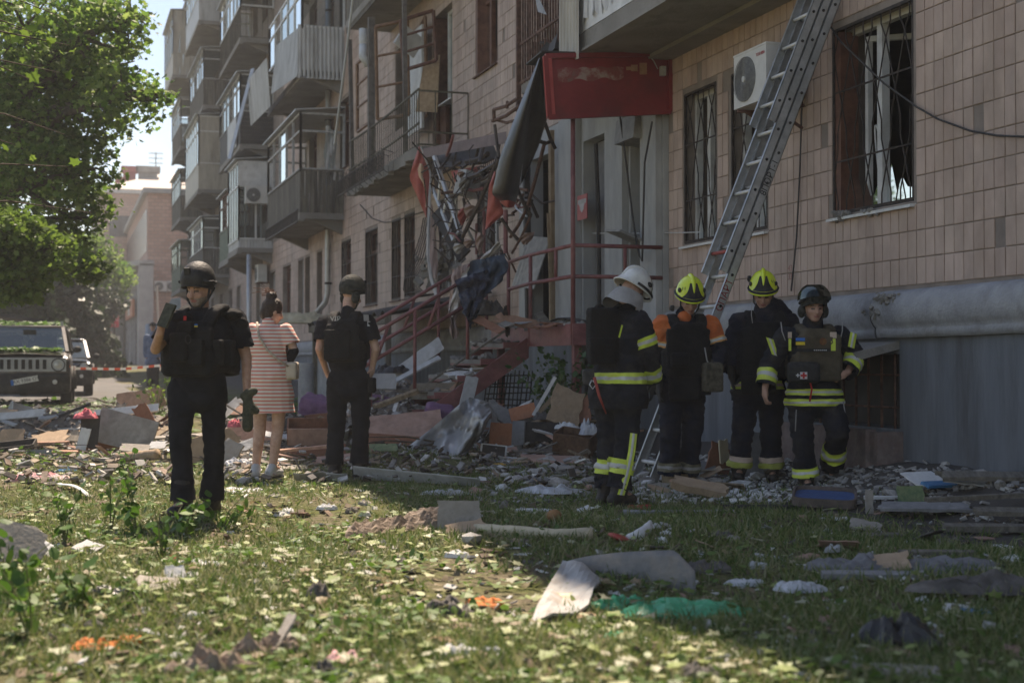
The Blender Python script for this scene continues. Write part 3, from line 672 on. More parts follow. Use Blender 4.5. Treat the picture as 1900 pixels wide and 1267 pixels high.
q = cf.build('hanging_film', mat('grey_film', (.25, .26, .27), (.4, .41, .42), rough=.5, transl=.25, pos=True)); q.parent = bB
# --- grey entrance surround
ent = MB()
plane_with_holes(ent, -.075, 15.48, 21.02, 1.5, 4.52, [(a, b, c+.02, d) for a, b, c, d in ENT], .2)
ent.add([(-.075, 15.48, 1.5), (0, 15.48, 1.5), (0, 15.48, 4.52), (-.075, 15.48, 4.52)], [(0, 1, 2, 3)]); ent.add([(-.075, 15.48, 4.52), (0, 15.48, 4.52), (0, 21.02, 4.52), (-.075, 21.02, 4.52)], [(0, 1, 2, 3)])
eo = bpart(ent, 'entrance_surround', M_render)
for (a, b) in ((15.50, 15.98), (16.56, 17.16), (18.24, 18.95)):
    pm = MB(); pm.span(-.16, -.08, a, b, 1.52, 4.5); q = pm.build('pilaster', M_render); q.parent = eo
dr = MB(); dr.span(.02, .06, 17.24, 17.62, 1.55, 4.08); dr.span(.1, .14, 17.66, 18.15, 1.55, 4.08); q = dr.build('door', mat('grey_door', (.16, .16, .16), (.24, .235, .23), scale=4, pos=True, rough=.6)); q.parent = eo
jb = MB(); jb.tube([(-.05, 17.64, 1.6), (-.06, 17.63, 3.0), (-.09, 17.66, 4.0)], .03, 6); q = jb.build('bent_jamb', M_dark); q.parent = eo; jb = MB(); jb.beam((-.1, 20.46, 1.6), (-.14, 20.5, 4.4), .09, .09, up=(1, 0, 0)); q = jb.build('bent_jamb', M_dark); q.parent = eo
js = MB(); js.beam((-.2, 19.1, 1.55), (-.2, 19.14, 4.4), .1, .06, up=(1, 0, 0)); js.beam((-.24, 19.0, 1.55), (-.3, 18.98, 3.2), .03, .04, up=(1, 0, 0)); q = js.build('timber_jamb', mat('pale_timber', (.22, .15, .09), (.34, .25, .16), scale=6, pos=True, rough=.8)); q.parent = eo
MGB = mat('grey_board', (.2, .2, .2), (.3, .3, .29), pos=True); bx2 = MB(); bx2.box((-.1, 16.25, 3.95), (.3, .62, .3), rotm(0, .1, 0)); q = bx2.build('shutter_box', MGB); q.parent = eo; bx2 = MB(); bx2.box((-.2, 16.2, 2.62), (.5, .55, .03), rotm(.1, .35, 0)); q = bx2.build('loose_panel', mat('grey_board', (.2, .2, .2), (.3, .3, .29), pos=True)); q.parent = eo
rs = MB(); rs.slab(lambda u, v: ((-.12-.25*v-.03*math.sin(u*40), 19.45+.95*u, 2.9-.75*v+.1*u), (-1, 0, 0)), 26, 4, .02); q = rs.build('roller_shutter', M_greyfr); q.parent = eo
wr = MB(); wr.tube([tuple(on_x(1150+60*t, 215+330*math.sin(t*math.pi*.8)*(.45+.55*t) if t < .7 else 325-(t-.7)*330, -.25)) for t in np.linspace(0, 1, 14)], .012, 6); q = wr.build('hanging_cable', M_dark); q.parent = eo
# --- drainpipe, poles, cables
dp = MB(); ydp = sw(608, -.12)
dp.tube([(-.12, ydp, ROOF), (-.12, ydp, 2.95), (-.16, ydp+.1, 2.7), (-.4, ydp+.4, 2.35)], .075, 10); d_o = bpart(dp, 'drainpipe', M_zinc, smooth_=True)
for z in np.arange(3.2, 12, 1.45):
    c = MB(); c.tube([(-.12, ydp, z-.03), (-.12, ydp, z+.03)], .088, 10); c.beam((-.1, ydp-.05, z), (.02, ydp-.05, z), .02, .03); q = c.build('bracket', M_iron); q.parent = d_o
cbm = MB(); cbm.tube([tuple(on_x(x, y, -.03)) for x, y in ((668, 380), (690, 405), (712, 413), (730, 412), (760, 401), (790, 392))], .012, 5); bpart(cbm, 'hanging_cable', M_dark)
cbm = MB(); cbm.tube([tuple(on_x(x, y, -.04)) for x, y in ((1534, 40), (1560, 78), (1640, 155), (1700, 198), (1740, 221), (1800, 243), (1850, 252), (1900, 254), (1990, 252))], .009, 5); bpart(cbm, 'hanging_cable', M_dark)
cbm = MB(); cbm.tube([tuple(on_x(x, y, -.04)) for x, y in ((1488, 190), (1484, 320), (1478, 440), (1468, 540))], .009, 5); bpart(cbm, 'hanging_cable', M_dark)
cbm = MB(); cbm.tube([tuple(on_x(x, y, -.05)) for x, y in ((1100, 433), (1180, 433), (1262, 432), (1300, 431))], .006, 5); bpart(cbm, 'hanging_cable', M_white)
pp = MB(); yy = sw(462, -.9); pp.tube([(-.9, yy, .2), (-.9, yy, 4.7)], .085, 10); bpart(pp, 'balcony_post', M_zinc, smooth_=True)
# faint stencilled figures on the tiles
text('43\n33', .085, on_x(1466, 506, -.014), (0, -1, 0), (0, 0, 1), mat('faded_red_paint', (.28, .12, .1), rough=.9), wall, name='stencilled_figures')
# a broken edge of mortar on the ledge
for (px, py, n) in ((1640, 552, 26), (1620, 580, 14), (1560, 400, 40), (1618, 392, 20)):
    c0 = on_x(px, py, -.04 if py < 500 else -.17); mb = MB()
    for k in range(n):
        s = random.uniform(.012, .04); mb.box(c0+np.array([random.gauss(0, .012), random.gauss(0, .09), random.gauss(0, .018)]), (s, s*1.4, s*.8), rotm(random.random()*3, random.random()*3, 0))
    bpart(mb, 'broken_mortar', M_conc)
# ================================================================ porch with stairs
por = empty('porch_stairs', (-1.2, 17, .2), label='maroon steel porch and stairs littered with rubble in front of the grey entrance', cat='stairs')
def part(mb, name, m, parent, smooth_=False, label=None, kind=None):
    """a part given in world coordinates, hung under an empty that may stand anywhere"""
    o = mb.build(name, m, None, smooth_); o.parent = parent
    mw = Matrix.Translation(Vector(parent.location)) @ parent.rotation_euler.to_matrix().to_4x4() if parent.parent is None else Matrix.Identity(4)
    o.matrix_parent_inverse = mw.inverted()
    if label: o['label'] = label
    if kind: o['kind'] = kind
    return o
PZ = 1.53
m_ = MB(); m_.span(-1.18, -.08, 15.55, 18.7, 1.40, PZ); part(m_, 'platform', M_conc, por)
m_ = MB(); m_.span(-1.22, -1.19, 15.5, 18.72, 1.29, PZ+.01); part(m_, 'fascia', M_maroon, por)
m_ = MB(); m_.span(-1.22, -.08, 15.46, 15.49, 1.29, PZ+.01); part(m_, 'fascia', M_maroon, por)
for (x, y) in ((-1.12, 15.6), (-1.12, 18.6)): m_ = MB(); m_.beam((x, y, .1), (x, y, 1.4), .09, .09, up=(1, 0, 0)); part(m_, 'support', M_maroon, por)
NS = 6
for i in range(NS):
    z = PZ-.21*(i+1); x1 = -1.2-.3*i
    m_ = MB(); m_.box((x1-.155, 17.95, z), (.33, 1.46, .05), rotm(random.gauss(0, .02), random.gauss(0, .02), 0)); st = part(m_, 'step', M_conc, por)
    m_ = MB(); m_.box((x1-.155, 17.19, z-.01), (.34, .03, .075)); m_.box((x1-.3, 17.95, z-.02), (.03, 1.46, .07)); q = m_.build('step_edge', M_maroon); q.parent = st
for y in (17.14, 18.72):
    m_ = MB(); m_.prism([(-1.2, y, 1.42), (-3.1, y, .12), (-2.75, y, .1), (-1.2, y, 1.15)], (0, .05, 0)); part(m_, 'stringer', M_maroon, por)
sl_ = math.tan(R(30.6))
def railz(x): return 2.47+(x+1.45)*sl_
def rail(pts, r=.024, nm='rail'): m_ = MB(); m_.tube(pts, r, 8); part(m_, nm, M_maroon, por, True)
rail([(-1.2, 15.5, 1.3), (-1.2, 15.5, 3.95)], .03, 'post'); rail([(-1.2, 17.07, 1.3), (-1.2, 17.07, 2.45)], .026, 'post'); rail([(-1.2, 18.0, 1.5), (-1.2, 18.0, 2.4)], .026, 'post')
rail([(-.55, 15.5, 2.09), (-.55, 15.5, 2.45)], .022, 'post'); rail([(-1.2, 16.1, 2.08), (-1.2, 16.1, 2.45)], .022, 'post')
for z in (2.45, 2.09): rail([(-.08, 15.5, z), (-1.2, 15.5, z)]); rail([(-1.2, 15.5, z), (-1.2, 17.07, z), (-1.2, 18.0, z-.03)])
for (y, x0, x1) in ((17.2, -2.05, -3.35), (18.72, -1.35, -3.3)):
    for dz in (0, -.33): rail([(x0, y, railz(x0)+dz), (x1, y, railz(x1)+dz)])
    rail([(x0, y, railz(x0)), (x0+.13, y, railz(x0)-.2), (x0+.02, y, railz(x0)-.36)], .026, 'rail_end')
    for x in (x0+.06, x0-.62, x1+.12): rail([(x, y, railz(x)-(.3 if x > x0 else 0)), (x, y, railz(x)-1.02)], .023, 'post')
    for x in (x0-.3, x0-.95): rail([(x, y, railz(x)), (x-.15, y, railz(x-.15)-.33)], .02, 'post')
# ================================================================ entrance sign box
sg = empty('entrance_sign', tuple(at(1125, 215, 16.7)), label='large faded red lightbox hanging over the grey entrance', cat='sign')
M_red = mat('faded_red_plastic', (.2, .022, .024), (.27, .035, .034), scale=2.5, rough=.42, pos=True, dirt=(.13, .03, .03), dscale=2, damt=.6)
M_redl = mat('bright_red_trim', (.36, .05, .045), (.45, .08, .07), scale=4, rough=.45, pos=True)
c_ = [np.array((-1.53, 15.40, 3.90)), np.array((-.03, 15.38, 4.04)), np.array((-.03, 15.38, 4.72)), np.array((-1.58, 15.40, 4.6))]
m_ = MB(); m_.prism(c_, (0, .09, 0)); part(m_, 'face', M_red, sg)
m_ = MB()
for a, b in ((0, 1), (1, 2), (2, 3), (3, 0)): m_.beam(c_[a]+np.array((0, -.012, 0)), c_[b]+np.array((0, -.012, 0)), .055, .055, up=(0, 1, 0))
part(m_, 'frame', M_red, sg)
m_ = MB(); m_.beam(c_[0]+np.array((.02, -.02, .01)), c_[3]+np.array((.02, -.02, -.01)), .1, .03, up=(0, 1, 0)); part(m_, 'edge_trim', M_redl, sg)
M_resid = mat('glue_residue', (.2, .1, .08), (.34, .23, .19), scale=7, rough=.85, pos=True, c3=(.24, .06, .05), detail=8)
M_tan = mat('torn_film_tan', (.3, .15, .08), (.42, .23, .13), scale=12, rough=.7, pos=True)
def sgq(u, v): return c_[0]*(1-u)*(1-v)+c_[1]*u*(1-v)+c_[2]*u*v+c_[3]*(1-u)*v + np.array((0, -.004, 0))
m_ = MB()
n = 22; us = np.linspace(.09, .62, n); lo = [sgq(u, .58+.03*math.sin(u*31)+.04*u) for u in us]; hi = [sgq(u, .8+.015*math.sin(u*47)) for u in us]
m_.add(lo+hi, [(i, i+1, n+i+1, n+i) for i in range(n-1)]); part(m_, 'residue', M_resid, sg)
for (u0, u1, v0, v1) in ((.64, .72, .74, .8), (.68, .735, .72, .83), (.75, .81, .66, .86)):
    m_ = MB(); m_.add([sgq(u0, v0)-np.array((0, .003, 0)), sgq(u1, v0)-np.array((0, .003, 0)), sgq(u1, v1)-np.array((0, .003, 0)), sgq(u0, v1)-np.array((0, .003, 0))], [(0, 1, 2, 3)]); part(m_, 'torn_lettering', M_tan, sg)
m_ = MB(); m_.tube([sgq(.82, 1.0), sgq(.86, .88)+np.array((0, -.03, 0)), sgq(.9, .75)], .006, 5); m_.box(sgq(.93, .7)+np.array((0, -.04, 0)), (.06, .06, .11)); part(m_, 'cable_clip', M_greyfr, sg)
m_ = MB(); m_.prism([(-1.62, 15.4, 4.645), (-1.13, 15.4, 4.66), (-1.13, 16.2, 4.67), (-1.55, 16.2, 4.66)], (0, 0, .02)); part(m_, 'cover', M_dark, sg)
# ================================================================ collapsed awning
aw = empty('collapsed_awning', (-1.0, 19.5, 1.55), label='collapsed red and black fabric awning with tangled steel frame above the stairs', cat='awning')
M_tarp = mat('black_awning_fabric', (.018, .018, .018), (.04, .038, .036), scale=5, rough=.38, pos=True, bump=.15, bscale=25, spec=.5)
M_tarpg = mat('grey_fabric_back', (.075, .072, .068), (.12, .115, .11), scale=4, rough=.6, pos=True)
M_redf = mat('red_awning_fabric', (.34, .075, .06), (.5, .13, .1), scale=4, rough=.6, pos=True, dirt=(.28, .1, .08), dscale=3, damt=.5, transl=.15)
def lerp(pts, t):
    t = t*(len(pts)-1); i = min(int(t), len(pts)-2); return np.array(pts[i], float)*(1-(t-i))+np.array(pts[i+1], float)*(t-i)
def px_sheet(left, right, d0, d1, bulge, nu=16, nv=18, wav=.0):
    def fn(u, v):
        a = lerp(left, v); b = lerp(right, v); p = a*(1-u)+b*u; d = d0+(d1-d0)*v - bulge*math.sin(u*math.pi)**.8 + wav*math.sin(u*9+v*13)
        return at(p[0], p[1], d)
    return fn
m_ = MB(); m_.grid(px_sheet([(1000, 108), (962, 200), (928, 290), (912, 360), (926, 372)], [(1003, 108), (984, 210), (972, 290), (962, 360), (956, 378)], 16.5, 17.6, .26, 18, 20), 18, 20); part(m_, 'fabric', M_tarp, aw, True)
m_ = MB(); m_.grid(px_sheet([(1003, 108), (984, 210), (972, 290), (965, 345)], [(1008, 120), (1018, 212), (1000, 270), (974, 330)], 16.55, 17.65, -.12, 12, 16), 12, 16); part(m_, 'fabric', M_tarpg, aw, True)
m_ = MB(); m_.grid(px_sheet([(924, 362), (930, 378), (938, 384)], [(958, 372), (954, 384), (948, 386)], 17.55, 17.6, .28, 12, 5), 12, 5); part(m_, 'fabric', M_redf, aw, True)
m_ = MB(); m_.grid(px_sheet([(917, 318), (907, 345), (904, 385), (900, 426)], [(920, 320), (922, 360), (936, 396), (903, 426)], 17.7, 17.9, .08, 8, 14, .03), 8, 14); part(m_, 'fabric', M_redf, aw, True)
m_ = MB(); m_.grid(px_sheet([(777, 272), (766, 305), (759, 330), (774, 365), (790, 402)], [(779, 272), (790, 300), (798, 325), (796, 362), (792, 405)], 22.3, 22.3, .1, 10, 14, .04), 10, 14); rp = part(m_, 'fabric', M_redf, aw, True)
M_emb = mat('pale_print', (.5, .33, .2), (.6, .45, .33), scale=10, rough=.7, pos=True)
m_ = MB(); m_.grid(px_sheet([(779, 303), (775, 315), (777, 330), (784, 338), (788, 352), (790, 372), (789, 385)], [(784, 305), (787, 316), (784, 326), (789, 340), (791, 352), (793, 372), (791, 385)], 22.17, 22.2, .06, 5, 14), 5, 14); q = m_.build('print', M_emb); q.parent = rp
M_pale = mat('pale_fabric_edge', (.4, .39, .38), (.52, .5, .48), scale=5, rough=.7, pos=True)
M_pinkf = mat('pink_fabric_back', (.3, .21, .18), (.38, .28, .24), scale=3, rough=.7, pos=True)
m_ = MB(); m_.grid(px_sheet([(779, 273), (798, 322), (792, 400), (791, 470), (797, 520), (806, 548)], [(782, 272), (801, 322), (799, 400), (797, 470), (803, 515), (814, 545)], 22.1, 21.6, .02, 5, 24, .02), 5, 24); part(m_, 'fabric', M_pale, aw, True)
m_ = MB(); m_.grid(px_sheet([(800, 380), (798, 430), (797, 480), (804, 515)], [(802, 380), (808, 430), (813, 490), (811, 520)], 22.0, 21.6, .03, 6, 16, .02), 6, 16); part(m_, 'fabric', M_pinkf, aw, True)
m_ = MB(); m_.slab(lambda u, v: (at(785+155*u, 276-32*u+(14+4*u)*v, 22.0-2.6*u), (0, 0, 1)), 14, 3, .03); part(m_, 'roof_edge', mat('dull_mauve_metal', (.14, .1, .1), (.2, .15, .15), scale=4, rough=.6, pos=True), aw)
m_ = MB(); m_.grid(px_sheet([(800, 292), (812, 305), (815, 312)], [(915, 268), (925, 292), (900, 305)], 22.0, 21.6, .25, 14, 6, .05), 14, 6); part(m_, 'fabric', M_tarpg, aw, True)
m_ = MB(); m_.grid(px_sheet([(836, 318), (845, 340), (860, 352)], [(890, 308), (880, 335), (868, 352)], 21.3, 20.9, .2, 10, 7, .05), 10, 7); part(m_, 'fabric', M_redf, aw, True)
M_steel = mat('dark_bent_steel', (.04, .033, .03), (.1, .075, .06), scale=14, rough=.6, metal=.3, pos=True); M_alu = mat('bare_aluminium', (.42, .42, .41), (.55, .55, .54), scale=8, rough=.4, metal=.5, pos=True)
def pbar(a, b, d0, d1, w, m, nm='frame_bar', bend=.0):
    m_ = MB(); A = at(*a, d0); B = at(*b, d1); mid = (A+B)/2+np.array((0, 0, -bend)); m_.tube([A, mid, B], w, 6); part(m_, nm, m, aw)
for (a, b, d0, d1, w, m) in (((916, 204), (962, 182), 19.5, 18.6, .03, M_rust), ((914, 225), (964, 197), 19.6, 18.5, .03, M_rust), ((916, 204), (917, 224), 19.5, 19.5, .03, M_rust), ((924, 224), (955, 224), 19.5, 18.8, .025, M_rust),
        ((941, 188), (941, 202), 19, 19, .025, M_rust), ((891, 262), (874, 320), 20.5, 20.8, .026, M_steel), ((918, 232), (926, 292), 19.3, 19.2, .028, M_steel), ((860, 334), (920, 304), 20.5, 19.3, .045, M_steel), ((860, 350), (898, 350), 20.6, 20.0, .03, M_maroon),
        ((926, 294), (858, 440), 19.2, 20.2, .04, M_steel), ((1011, 263), (978, 386), 17.6, 18.2, .032, M_rust), ((978, 386), (947, 440), 18.2, 18.6, .028, M_rust), ((930, 405), (962, 445), 18.4, 18.4, .03, M_steel), ((938, 390), (938, 470), 18.6, 18.6, .04, M_maroon),
        ((898, 392), (898, 470), 20, 20, .03, M_maroon), ((884, 415), (884, 472), 20.4, 20.4, .028, M_maroon), ((860, 368), (866, 400), 20.6, 20.6, .03, M_steel), ((1010, 225), (1030, 275), 17.2, 17.5, .03, M_steel), ((1000, 262), (1024, 262), 17.3, 17.5, .03, M_steel),
        ((960, 350), (985, 400), 17.9, 18.1, .03, M_steel), ((985, 400), (950, 470), 18.1, 18.5, .022, M_rust), ((812, 300), (900, 330), 21.8, 20.8, .03, M_steel), ((848, 275), (838, 312), 21.5, 21.5, .02, M_steel), ((805, 300), (812, 350), 22, 22, .05, M_steel), ((800, 330), (856, 300), 22, 21, .025, M_steel), ((866, 300), (905, 286), 20.8, 20.2, .05, M_steel),
        ((880, 340), (916, 318), 20.2, 19.8, .02, M_steel), ((905, 440), (935, 470), 19, 19, .02, M_steel), ((870, 400), (920, 372), 20, 19.6, .018, M_rust)):
    pbar(a, b, d0, d1, w*.8, m, bend=.03)
for (a, b, c, d) in (((806, 291), (854, 432), (803, 350), (842, 447)),):
    pbar(a, b, 21.6, 20.9, .04, M_alu, 'truss_rail'); pbar(c, d, 21.7, 21.0, .035, M_alu, 'truss_rail')
    for t in (.25, .5, .75, .97): p = np.array(a)*(1-t)+np.array(b)*t; q = np.array(c)*(1-t*1.0)+np.array(d)*t; pbar(tuple(p), tuple(q), 21.6-.7*t, 21.7-.7*t, .022, M_alu, 'truss_rung')
m_ = MB(); m_.slab(lambda u, v: (at(800+50*v+22*u, 400+85*v-22*u, 21.4-.5*v), (-.5, -.7, .4)), 4, 8, .05); part(m_, 'dark_panel', M_dark, aw)
m_ = MB()
for k in range(11): p = at(878+k*3.6, 338-k*2.2, 20.3); m_.beam(p, p+np.array((.02, .02, .17)), .012, .012, up=(1, 0, 0))
m_.beam(at(876, 340, 20.3), at(918, 314, 20.3), .02, .02); part(m_, 'comb_rail', M_rust, aw)
m_ = MB()
for k in range(60):
    p = at(800+random.uniform(0, 130), 300+random.uniform(0, 165), 21.2-random.random()*1.2); a = np.random.normal(0, 1, 3); a /= np.linalg.norm(a)
    m_.tube([p, p+a*random.uniform(.1, .35), p+a*random.uniform(.3, .5)+np.random.normal(0, .1, 3)], random.uniform(.005, .014), 5)
part(m_, 'tangled_wire', M_steel, aw, kind='stuff')
m_ = MB(); m_.box(at(868, 342, 20.6), (.3, .2, .36), rotm(.1, .2, .4)); part(m_, 'junction_box', M_greyfr, aw)
# debris lodged in the window bay behind the awning
m_ = MB()
for k in range(90):
    p = at(random.gauss(812, 16), random.gauss(497, 14), 23.6+random.random()*.8); s = random.uniform(.04, .16); m_.box(p, (s, s*random.uniform(.5, 1.4), s*.6), rotm(*np.random.random(3)*3))
part(m_, 'lodged_rubble', M_conc, aw, kind='stuff')
for k in range(26):
    x, y = random.uniform(800, 1000), random.uniform(285, 470); t = random.uniform(-1.3, 1.3); L_ = random.uniform(18, 60); d_ = 21.6-(x-800)/200*3.6; pbar((x, y), (x+L_*math.cos(t), y+L_*math.sin(t)*1.2), d_, d_-random.uniform(-.5, .5), random.uniform(.012, .03), random.choice((M_steel, M_rust, M_steel, M_alu, M_maroon)), bend=random.uniform(-.06, .1))
for k in range(9):
    x, y = random.uniform(815, 985), random.uniform(300, 460); d_ = 21.2-(x-800)/200*3.4; w_, h_ = random.uniform(8, 26), random.uniform(14, 44)
    m_ = MB(); m_.grid(px_sheet([(x, y), (x-4, y+h_*.5), (x+3, y+h_)], [(x+w_, y+random.uniform(-8, 8)), (x+w_*.8, y+h_*.5), (x+w_*.4, y+h_)], d_, d_, .08, 7, 9, .06), 7, 9); part(m_, 'torn_sheet', random.choice((M_redf, M_pale, M_tarpg, M_pinkf, M_conc, M_tarp)), aw, True)
# bulging window basket left of the awning
m_ = MB()
for k in range(8):
    y = 26.1+k*.17; m_.tube([(-.04, y, 3.95), (-.1, y, 3.6), (-.2-.01*k, y, 3.1), (-.42, y, 2.75), (-.44, y, 2.52), (-.28, y, 2.38), (-.03, y, 2.4)], .012, 6)
for z, x in ((3.1, -.2), (2.75, -.42), (2.45, -.4)): m_.tube([(x, 26.1, z), (x, 27.3, z)], .011, 6)
wb = bpart(m_, 'window_basket', M_iron)
# ================================================================ ladder
L0 = np.array((-1.95, 11.66, .02)); L1 = np.array((-.10, 11.66, 4.43)); dl_ = (L1-L0)/np.linalg.norm(L1-L0); nl = np.array((-dl_[2], 0, dl_[0])); Ltot = np.linalg.norm(L1-L0)+.9
lad = empty('extension_ladder', tuple(L0), label='grey aluminium extension ladder leaning against the tiled wall', cat='ladder')
M_lad = mat('ladder_aluminium', (.34, .35, .35), (.5, .51, .51), scale=7, rough=.42, metal=.55, pos=True, dirt=(.26, .25, .23), dscale=6, damt=.5)
M_rung = mat('rung_paint', (.5, .5, .47), (.62, .62, .6), scale=9, rough=.5, pos=True); M_redp = mat('red_paint', (.3, .05, .04), (.4, .08, .06), rough=.6, pos=True); M_blk = mat('black_marking', (.02, .02, .02), rough=.8); M_redm = mat('red_marking', (.28, .03, .03), rough=.8)
HW = .2
for si, (a, b, off, hw) in enumerate(((0, Ltot, 0, HW), (2.0, Ltot, .082, HW-.012), (3.45, Ltot, .164, HW-.024))):
    for s in (-1, 1):
        m_ = MB(); y = L0[1]+s*hw; P0 = L0+dl_*a+nl*off; P1 = L0+dl_*b+nl*off; P0[1] = P1[1] = y
        A = np.stack([nl, np.array((0, 1., 0)), dl_], 1)
        for (dx, dy, w, h) in ((0, s*.012, .078, .006), (.036, 0, .006, .03), (-.036, 0, .006, .03)):
            c = (P0+P1)/2+nl*dx+np.array((0, dy, 0)); m_.box(c, (w, h, np.linalg.norm(P1-P0)), A)
        ro = part(m_, 'side_rail', M_lad, lad)
        if s == -1:
            m_ = MB()
            for t in np.arange(a+.2, b, .3):
                m_ = MB(); m_.lathe([(0, .012), (.012, .010), (.014, 0)], L0+dl_*t+nl*(off+.0)+np.array((0, y-L0[1]-.0155, 0)), 8, rot=rotm(math.pi/2, 0, 0)); q = m_.build('bolt', M_blk); q.parent = ro
    for k, t in enumerate(np.arange(a+.2, b, .3)):
        m_ = MB(); c = L0+dl_*t+nl*off; m_.tube([c+np.array((0, -hw, 0)), c+np.array((0, hw, 0))], .017, 8)
        part(m_, 'rung', M_redp if (si == 1 and k == 0) else M_rung, lad, True)
def ladtext(s, size, px, py, m, off):
    z = on_y(px, py, L0[1]-HW)[2]; c = L0+dl_*((z-L0[2])/dl_[2])+nl*off+np.array((0, -HW-.0175, 0)); text(s, size, c, dl_, nl, m, lad).matrix_parent_inverse = Matrix.Translation(-Vector(lad.location))
ladtext('8ПОРТ-1', .085, 1424, 330, M_blk, 0); ladtext('СПАРТ', .09, 1341, 548, M_redm, 0)
# ================================================================ outdoor air-conditioning units
M_acw = mat('ac_white', (.52, .51, .48), (.62, .61, .58), scale=4, rough=.45, pos=True); M_acg = mat('ac_grille', (.12, .12, .12), (.2, .2, .19), scale=20, rough=.5)
def ac_unit(c, w, h, d, face, label, words=None, hub=True, parent_rot=None):
    """face: unit vector out of the fan side, c: centre of that side"""
    f = np.array(face, float); r = np.array((-f[1], f[0], 0)); u = np.array((0, 0, 1.)); A = np.stack([r, -f, u], 1); c = np.array(c, float)
    o = empty('air_conditioner', tuple(c-f*d/2-u*h/2), label=label, cat='air conditioner', group='outdoor air-conditioning units')
    m_ = MB(); m_.box(c-f*d/2, (w, d, h), A); m_.box(c-f*d/2+u*(h/2+.008), (w*1.02, d*1.03, .018), A); part(m_, 'casing', M_acw, o)
    k = h*.42; cc = c - r*(w*.5-k*1.12)+f*.004
    m_ = MB(); m_.lathe([(.001, .006), (k*.25, .012), (k, .004), (k, -.01)], cc, 24, np.stack([r, u, f], 1)); fg = part(m_, 'fan_grille', M_acg, o)
    m_ = MB()
    for rr in np.linspace(k*.3, k*.98, 7): m_.tube([cc+f*.014+r*rr*math.cos(t)+u*rr*math.sin(t) for t in np.linspace(0, 2*math.pi, 25)], .003, 4)
    q = m_.build('grille_rings', M_acg); q.parent = fg; q.matrix_parent_inverse = Matrix.Identity(4)
    if hub: m_ = MB(); m_.lathe([(0, .022), (k*.13, .02), (k*.14, .01)], cc, 14, np.stack([r, u, f], 1)); part(m_, 'fan_hub', M_acw, o)
    for s in (-1, 1): m_ = MB(); b0 = c-f*d+r*s*w*.33-u*(h/2+.03); m_.beam(b0-f*.12, b0+f*d*1.05, .03, .03); m_.beam(b0-f*.11-u*.22, b0+f*d*.8, .025, .025); part(m_, 'bracket', M_rust, o)
    if words: t = text(words, h*.085, c+r*w*.33+u*h*.36+f*.003, r, u, mat('red_letters', (.42, .05, .06), rough=.5), o); t.matrix_parent_inverse = Matrix.Translation(-Vector(o.location))
    return o
ac_unit((-.48, 12.46, 3.86), .68, .52, .34, (-1, 0, 0), 'white outdoor air conditioner on the tiled wall behind the ladder', 'TOSHIBA')
p = on_y(478, 362, 48.03); ac_unit((p[0], p[1], p[2]), .8, .56, .3, (0, -1, 0), 'air conditioner on the white glazed balcony end')
ac_unit(on_x(476, 508, -.42), .8, .58, .3, (-1, 0, 0), 'air conditioner on the ground-floor wall below the white balcony')
# red notice on the pilaster
m_ = MB(); y0, y1 = sw(1090, -.165), sw(1072, -.165); za, zb = on_x(1080, 408, -.165)[2], on_x(1080, 362, -.165)[2]
nt = empty('notice_plate', (-.165, (y0+y1)/2, za), label='small red notice plate on the grey entrance pilaster', cat='sign')
m_.span(-.172, -.161, y0, y1, za, zb); part(m_, 'plate', mat('notice_red', (.36, .06, .06), (.42, .08, .075), rough=.5, pos=True), nt)
m_ = MB(); cy, cz = (y0+y1)/2, za+(zb-za)*.56
m_.add([(-.174, cy+.09*math.cos(t)*(1+.25*math.sin(5*t)), cz+.075*math.sin(t)*(1+.25*math.cos(4*t))) for t in np.linspace(0, 2*math.pi, 20, endpoint=False)], [tuple(range(20))]); part(m_, 'emblem', M_pale, nt)
m_ = MB(); m_.span(-.1745, -.1725, y0+.03, y1-.03, zb-.12, zb-.06); part(m_, 'grey_band', M_greyfr, nt)
# steel mesh panel leaning under the porch
mp = empty('steel_mesh', tuple(on_x(935, 760, -.75)), label='black welded steel mesh leaning under the porch', cat='mesh')
for k in range(12): m_ = MB(); x = 897+k*7.5; m_.tube([at(x+random.gauss(0, 1), 762, 19.0), at(x+8+random.gauss(0, 1.5), 686+random.random()*8, 19.25)], .009, 5); part(m_, 'wire', M_iron, mp)
for k in range(6): m_ = MB(); y = 697+k*11; m_.tube([at(897+8-k, y+random.gauss(0, 2), 19.1), at(985, y+random.gauss(0, 2), 19.1)], .009, 5); part(m_, 'wire', M_iron, mp)
# cloths thrown over the rail
M_cloth_b = mat('blue_cloth', (.03, .045, .065), (.065, .085, .11), scale=7, rough=.9, pos=True, bump=.4, bscale=60); M_cloth_w = mat('white_cloth', (.42, .39, .36), (.55, .52, .48), scale=4, rough=.85, pos=True); M_plaid = mat('navy_plaid', (.02, .025, .045), (.06, .07, .1), scale=25, rough=.9, pos=True)
def hung(name, label, left, right, d0, d1, m, nu=30, nv=30, wav=.07):
    def fn(u, v):
        a = lerp(left, v); b = lerp(right, v); p = a*(1-u)+b*u; q = mnoise.noise(Vector((u*4+left[0][0], v*5, 1))); e = mnoise.noise(Vector((u*3, v*7, left[0][1]))); return at(p[0]+9*e*abs(2*u-1), p[1]+10*q*(v > .9)+4*e, d0+(d1-d0)*v+wav*math.sin(u*11+v*3)*(.3+v)+.16*q+.05*mnoise.noise(Vector((u*12, v*14, 3))))
    mb = MB(); mb.grid(fn, nu, nv); o = mb.build(name, m, None, True, origin=fn(.5, 1)); tag(o, label, 'cloth'); return o
hung('jacket', 'crumpled blue denim jacket hanging over the stair rail', [(872, 486), (868, 512), (866, 545), (872, 580), (870, 606)], [(938, 470), (944, 497), (930, 520), (892, 560), (886, 600)], 17.6, 17.3, M_cloth_b, wav=.06)
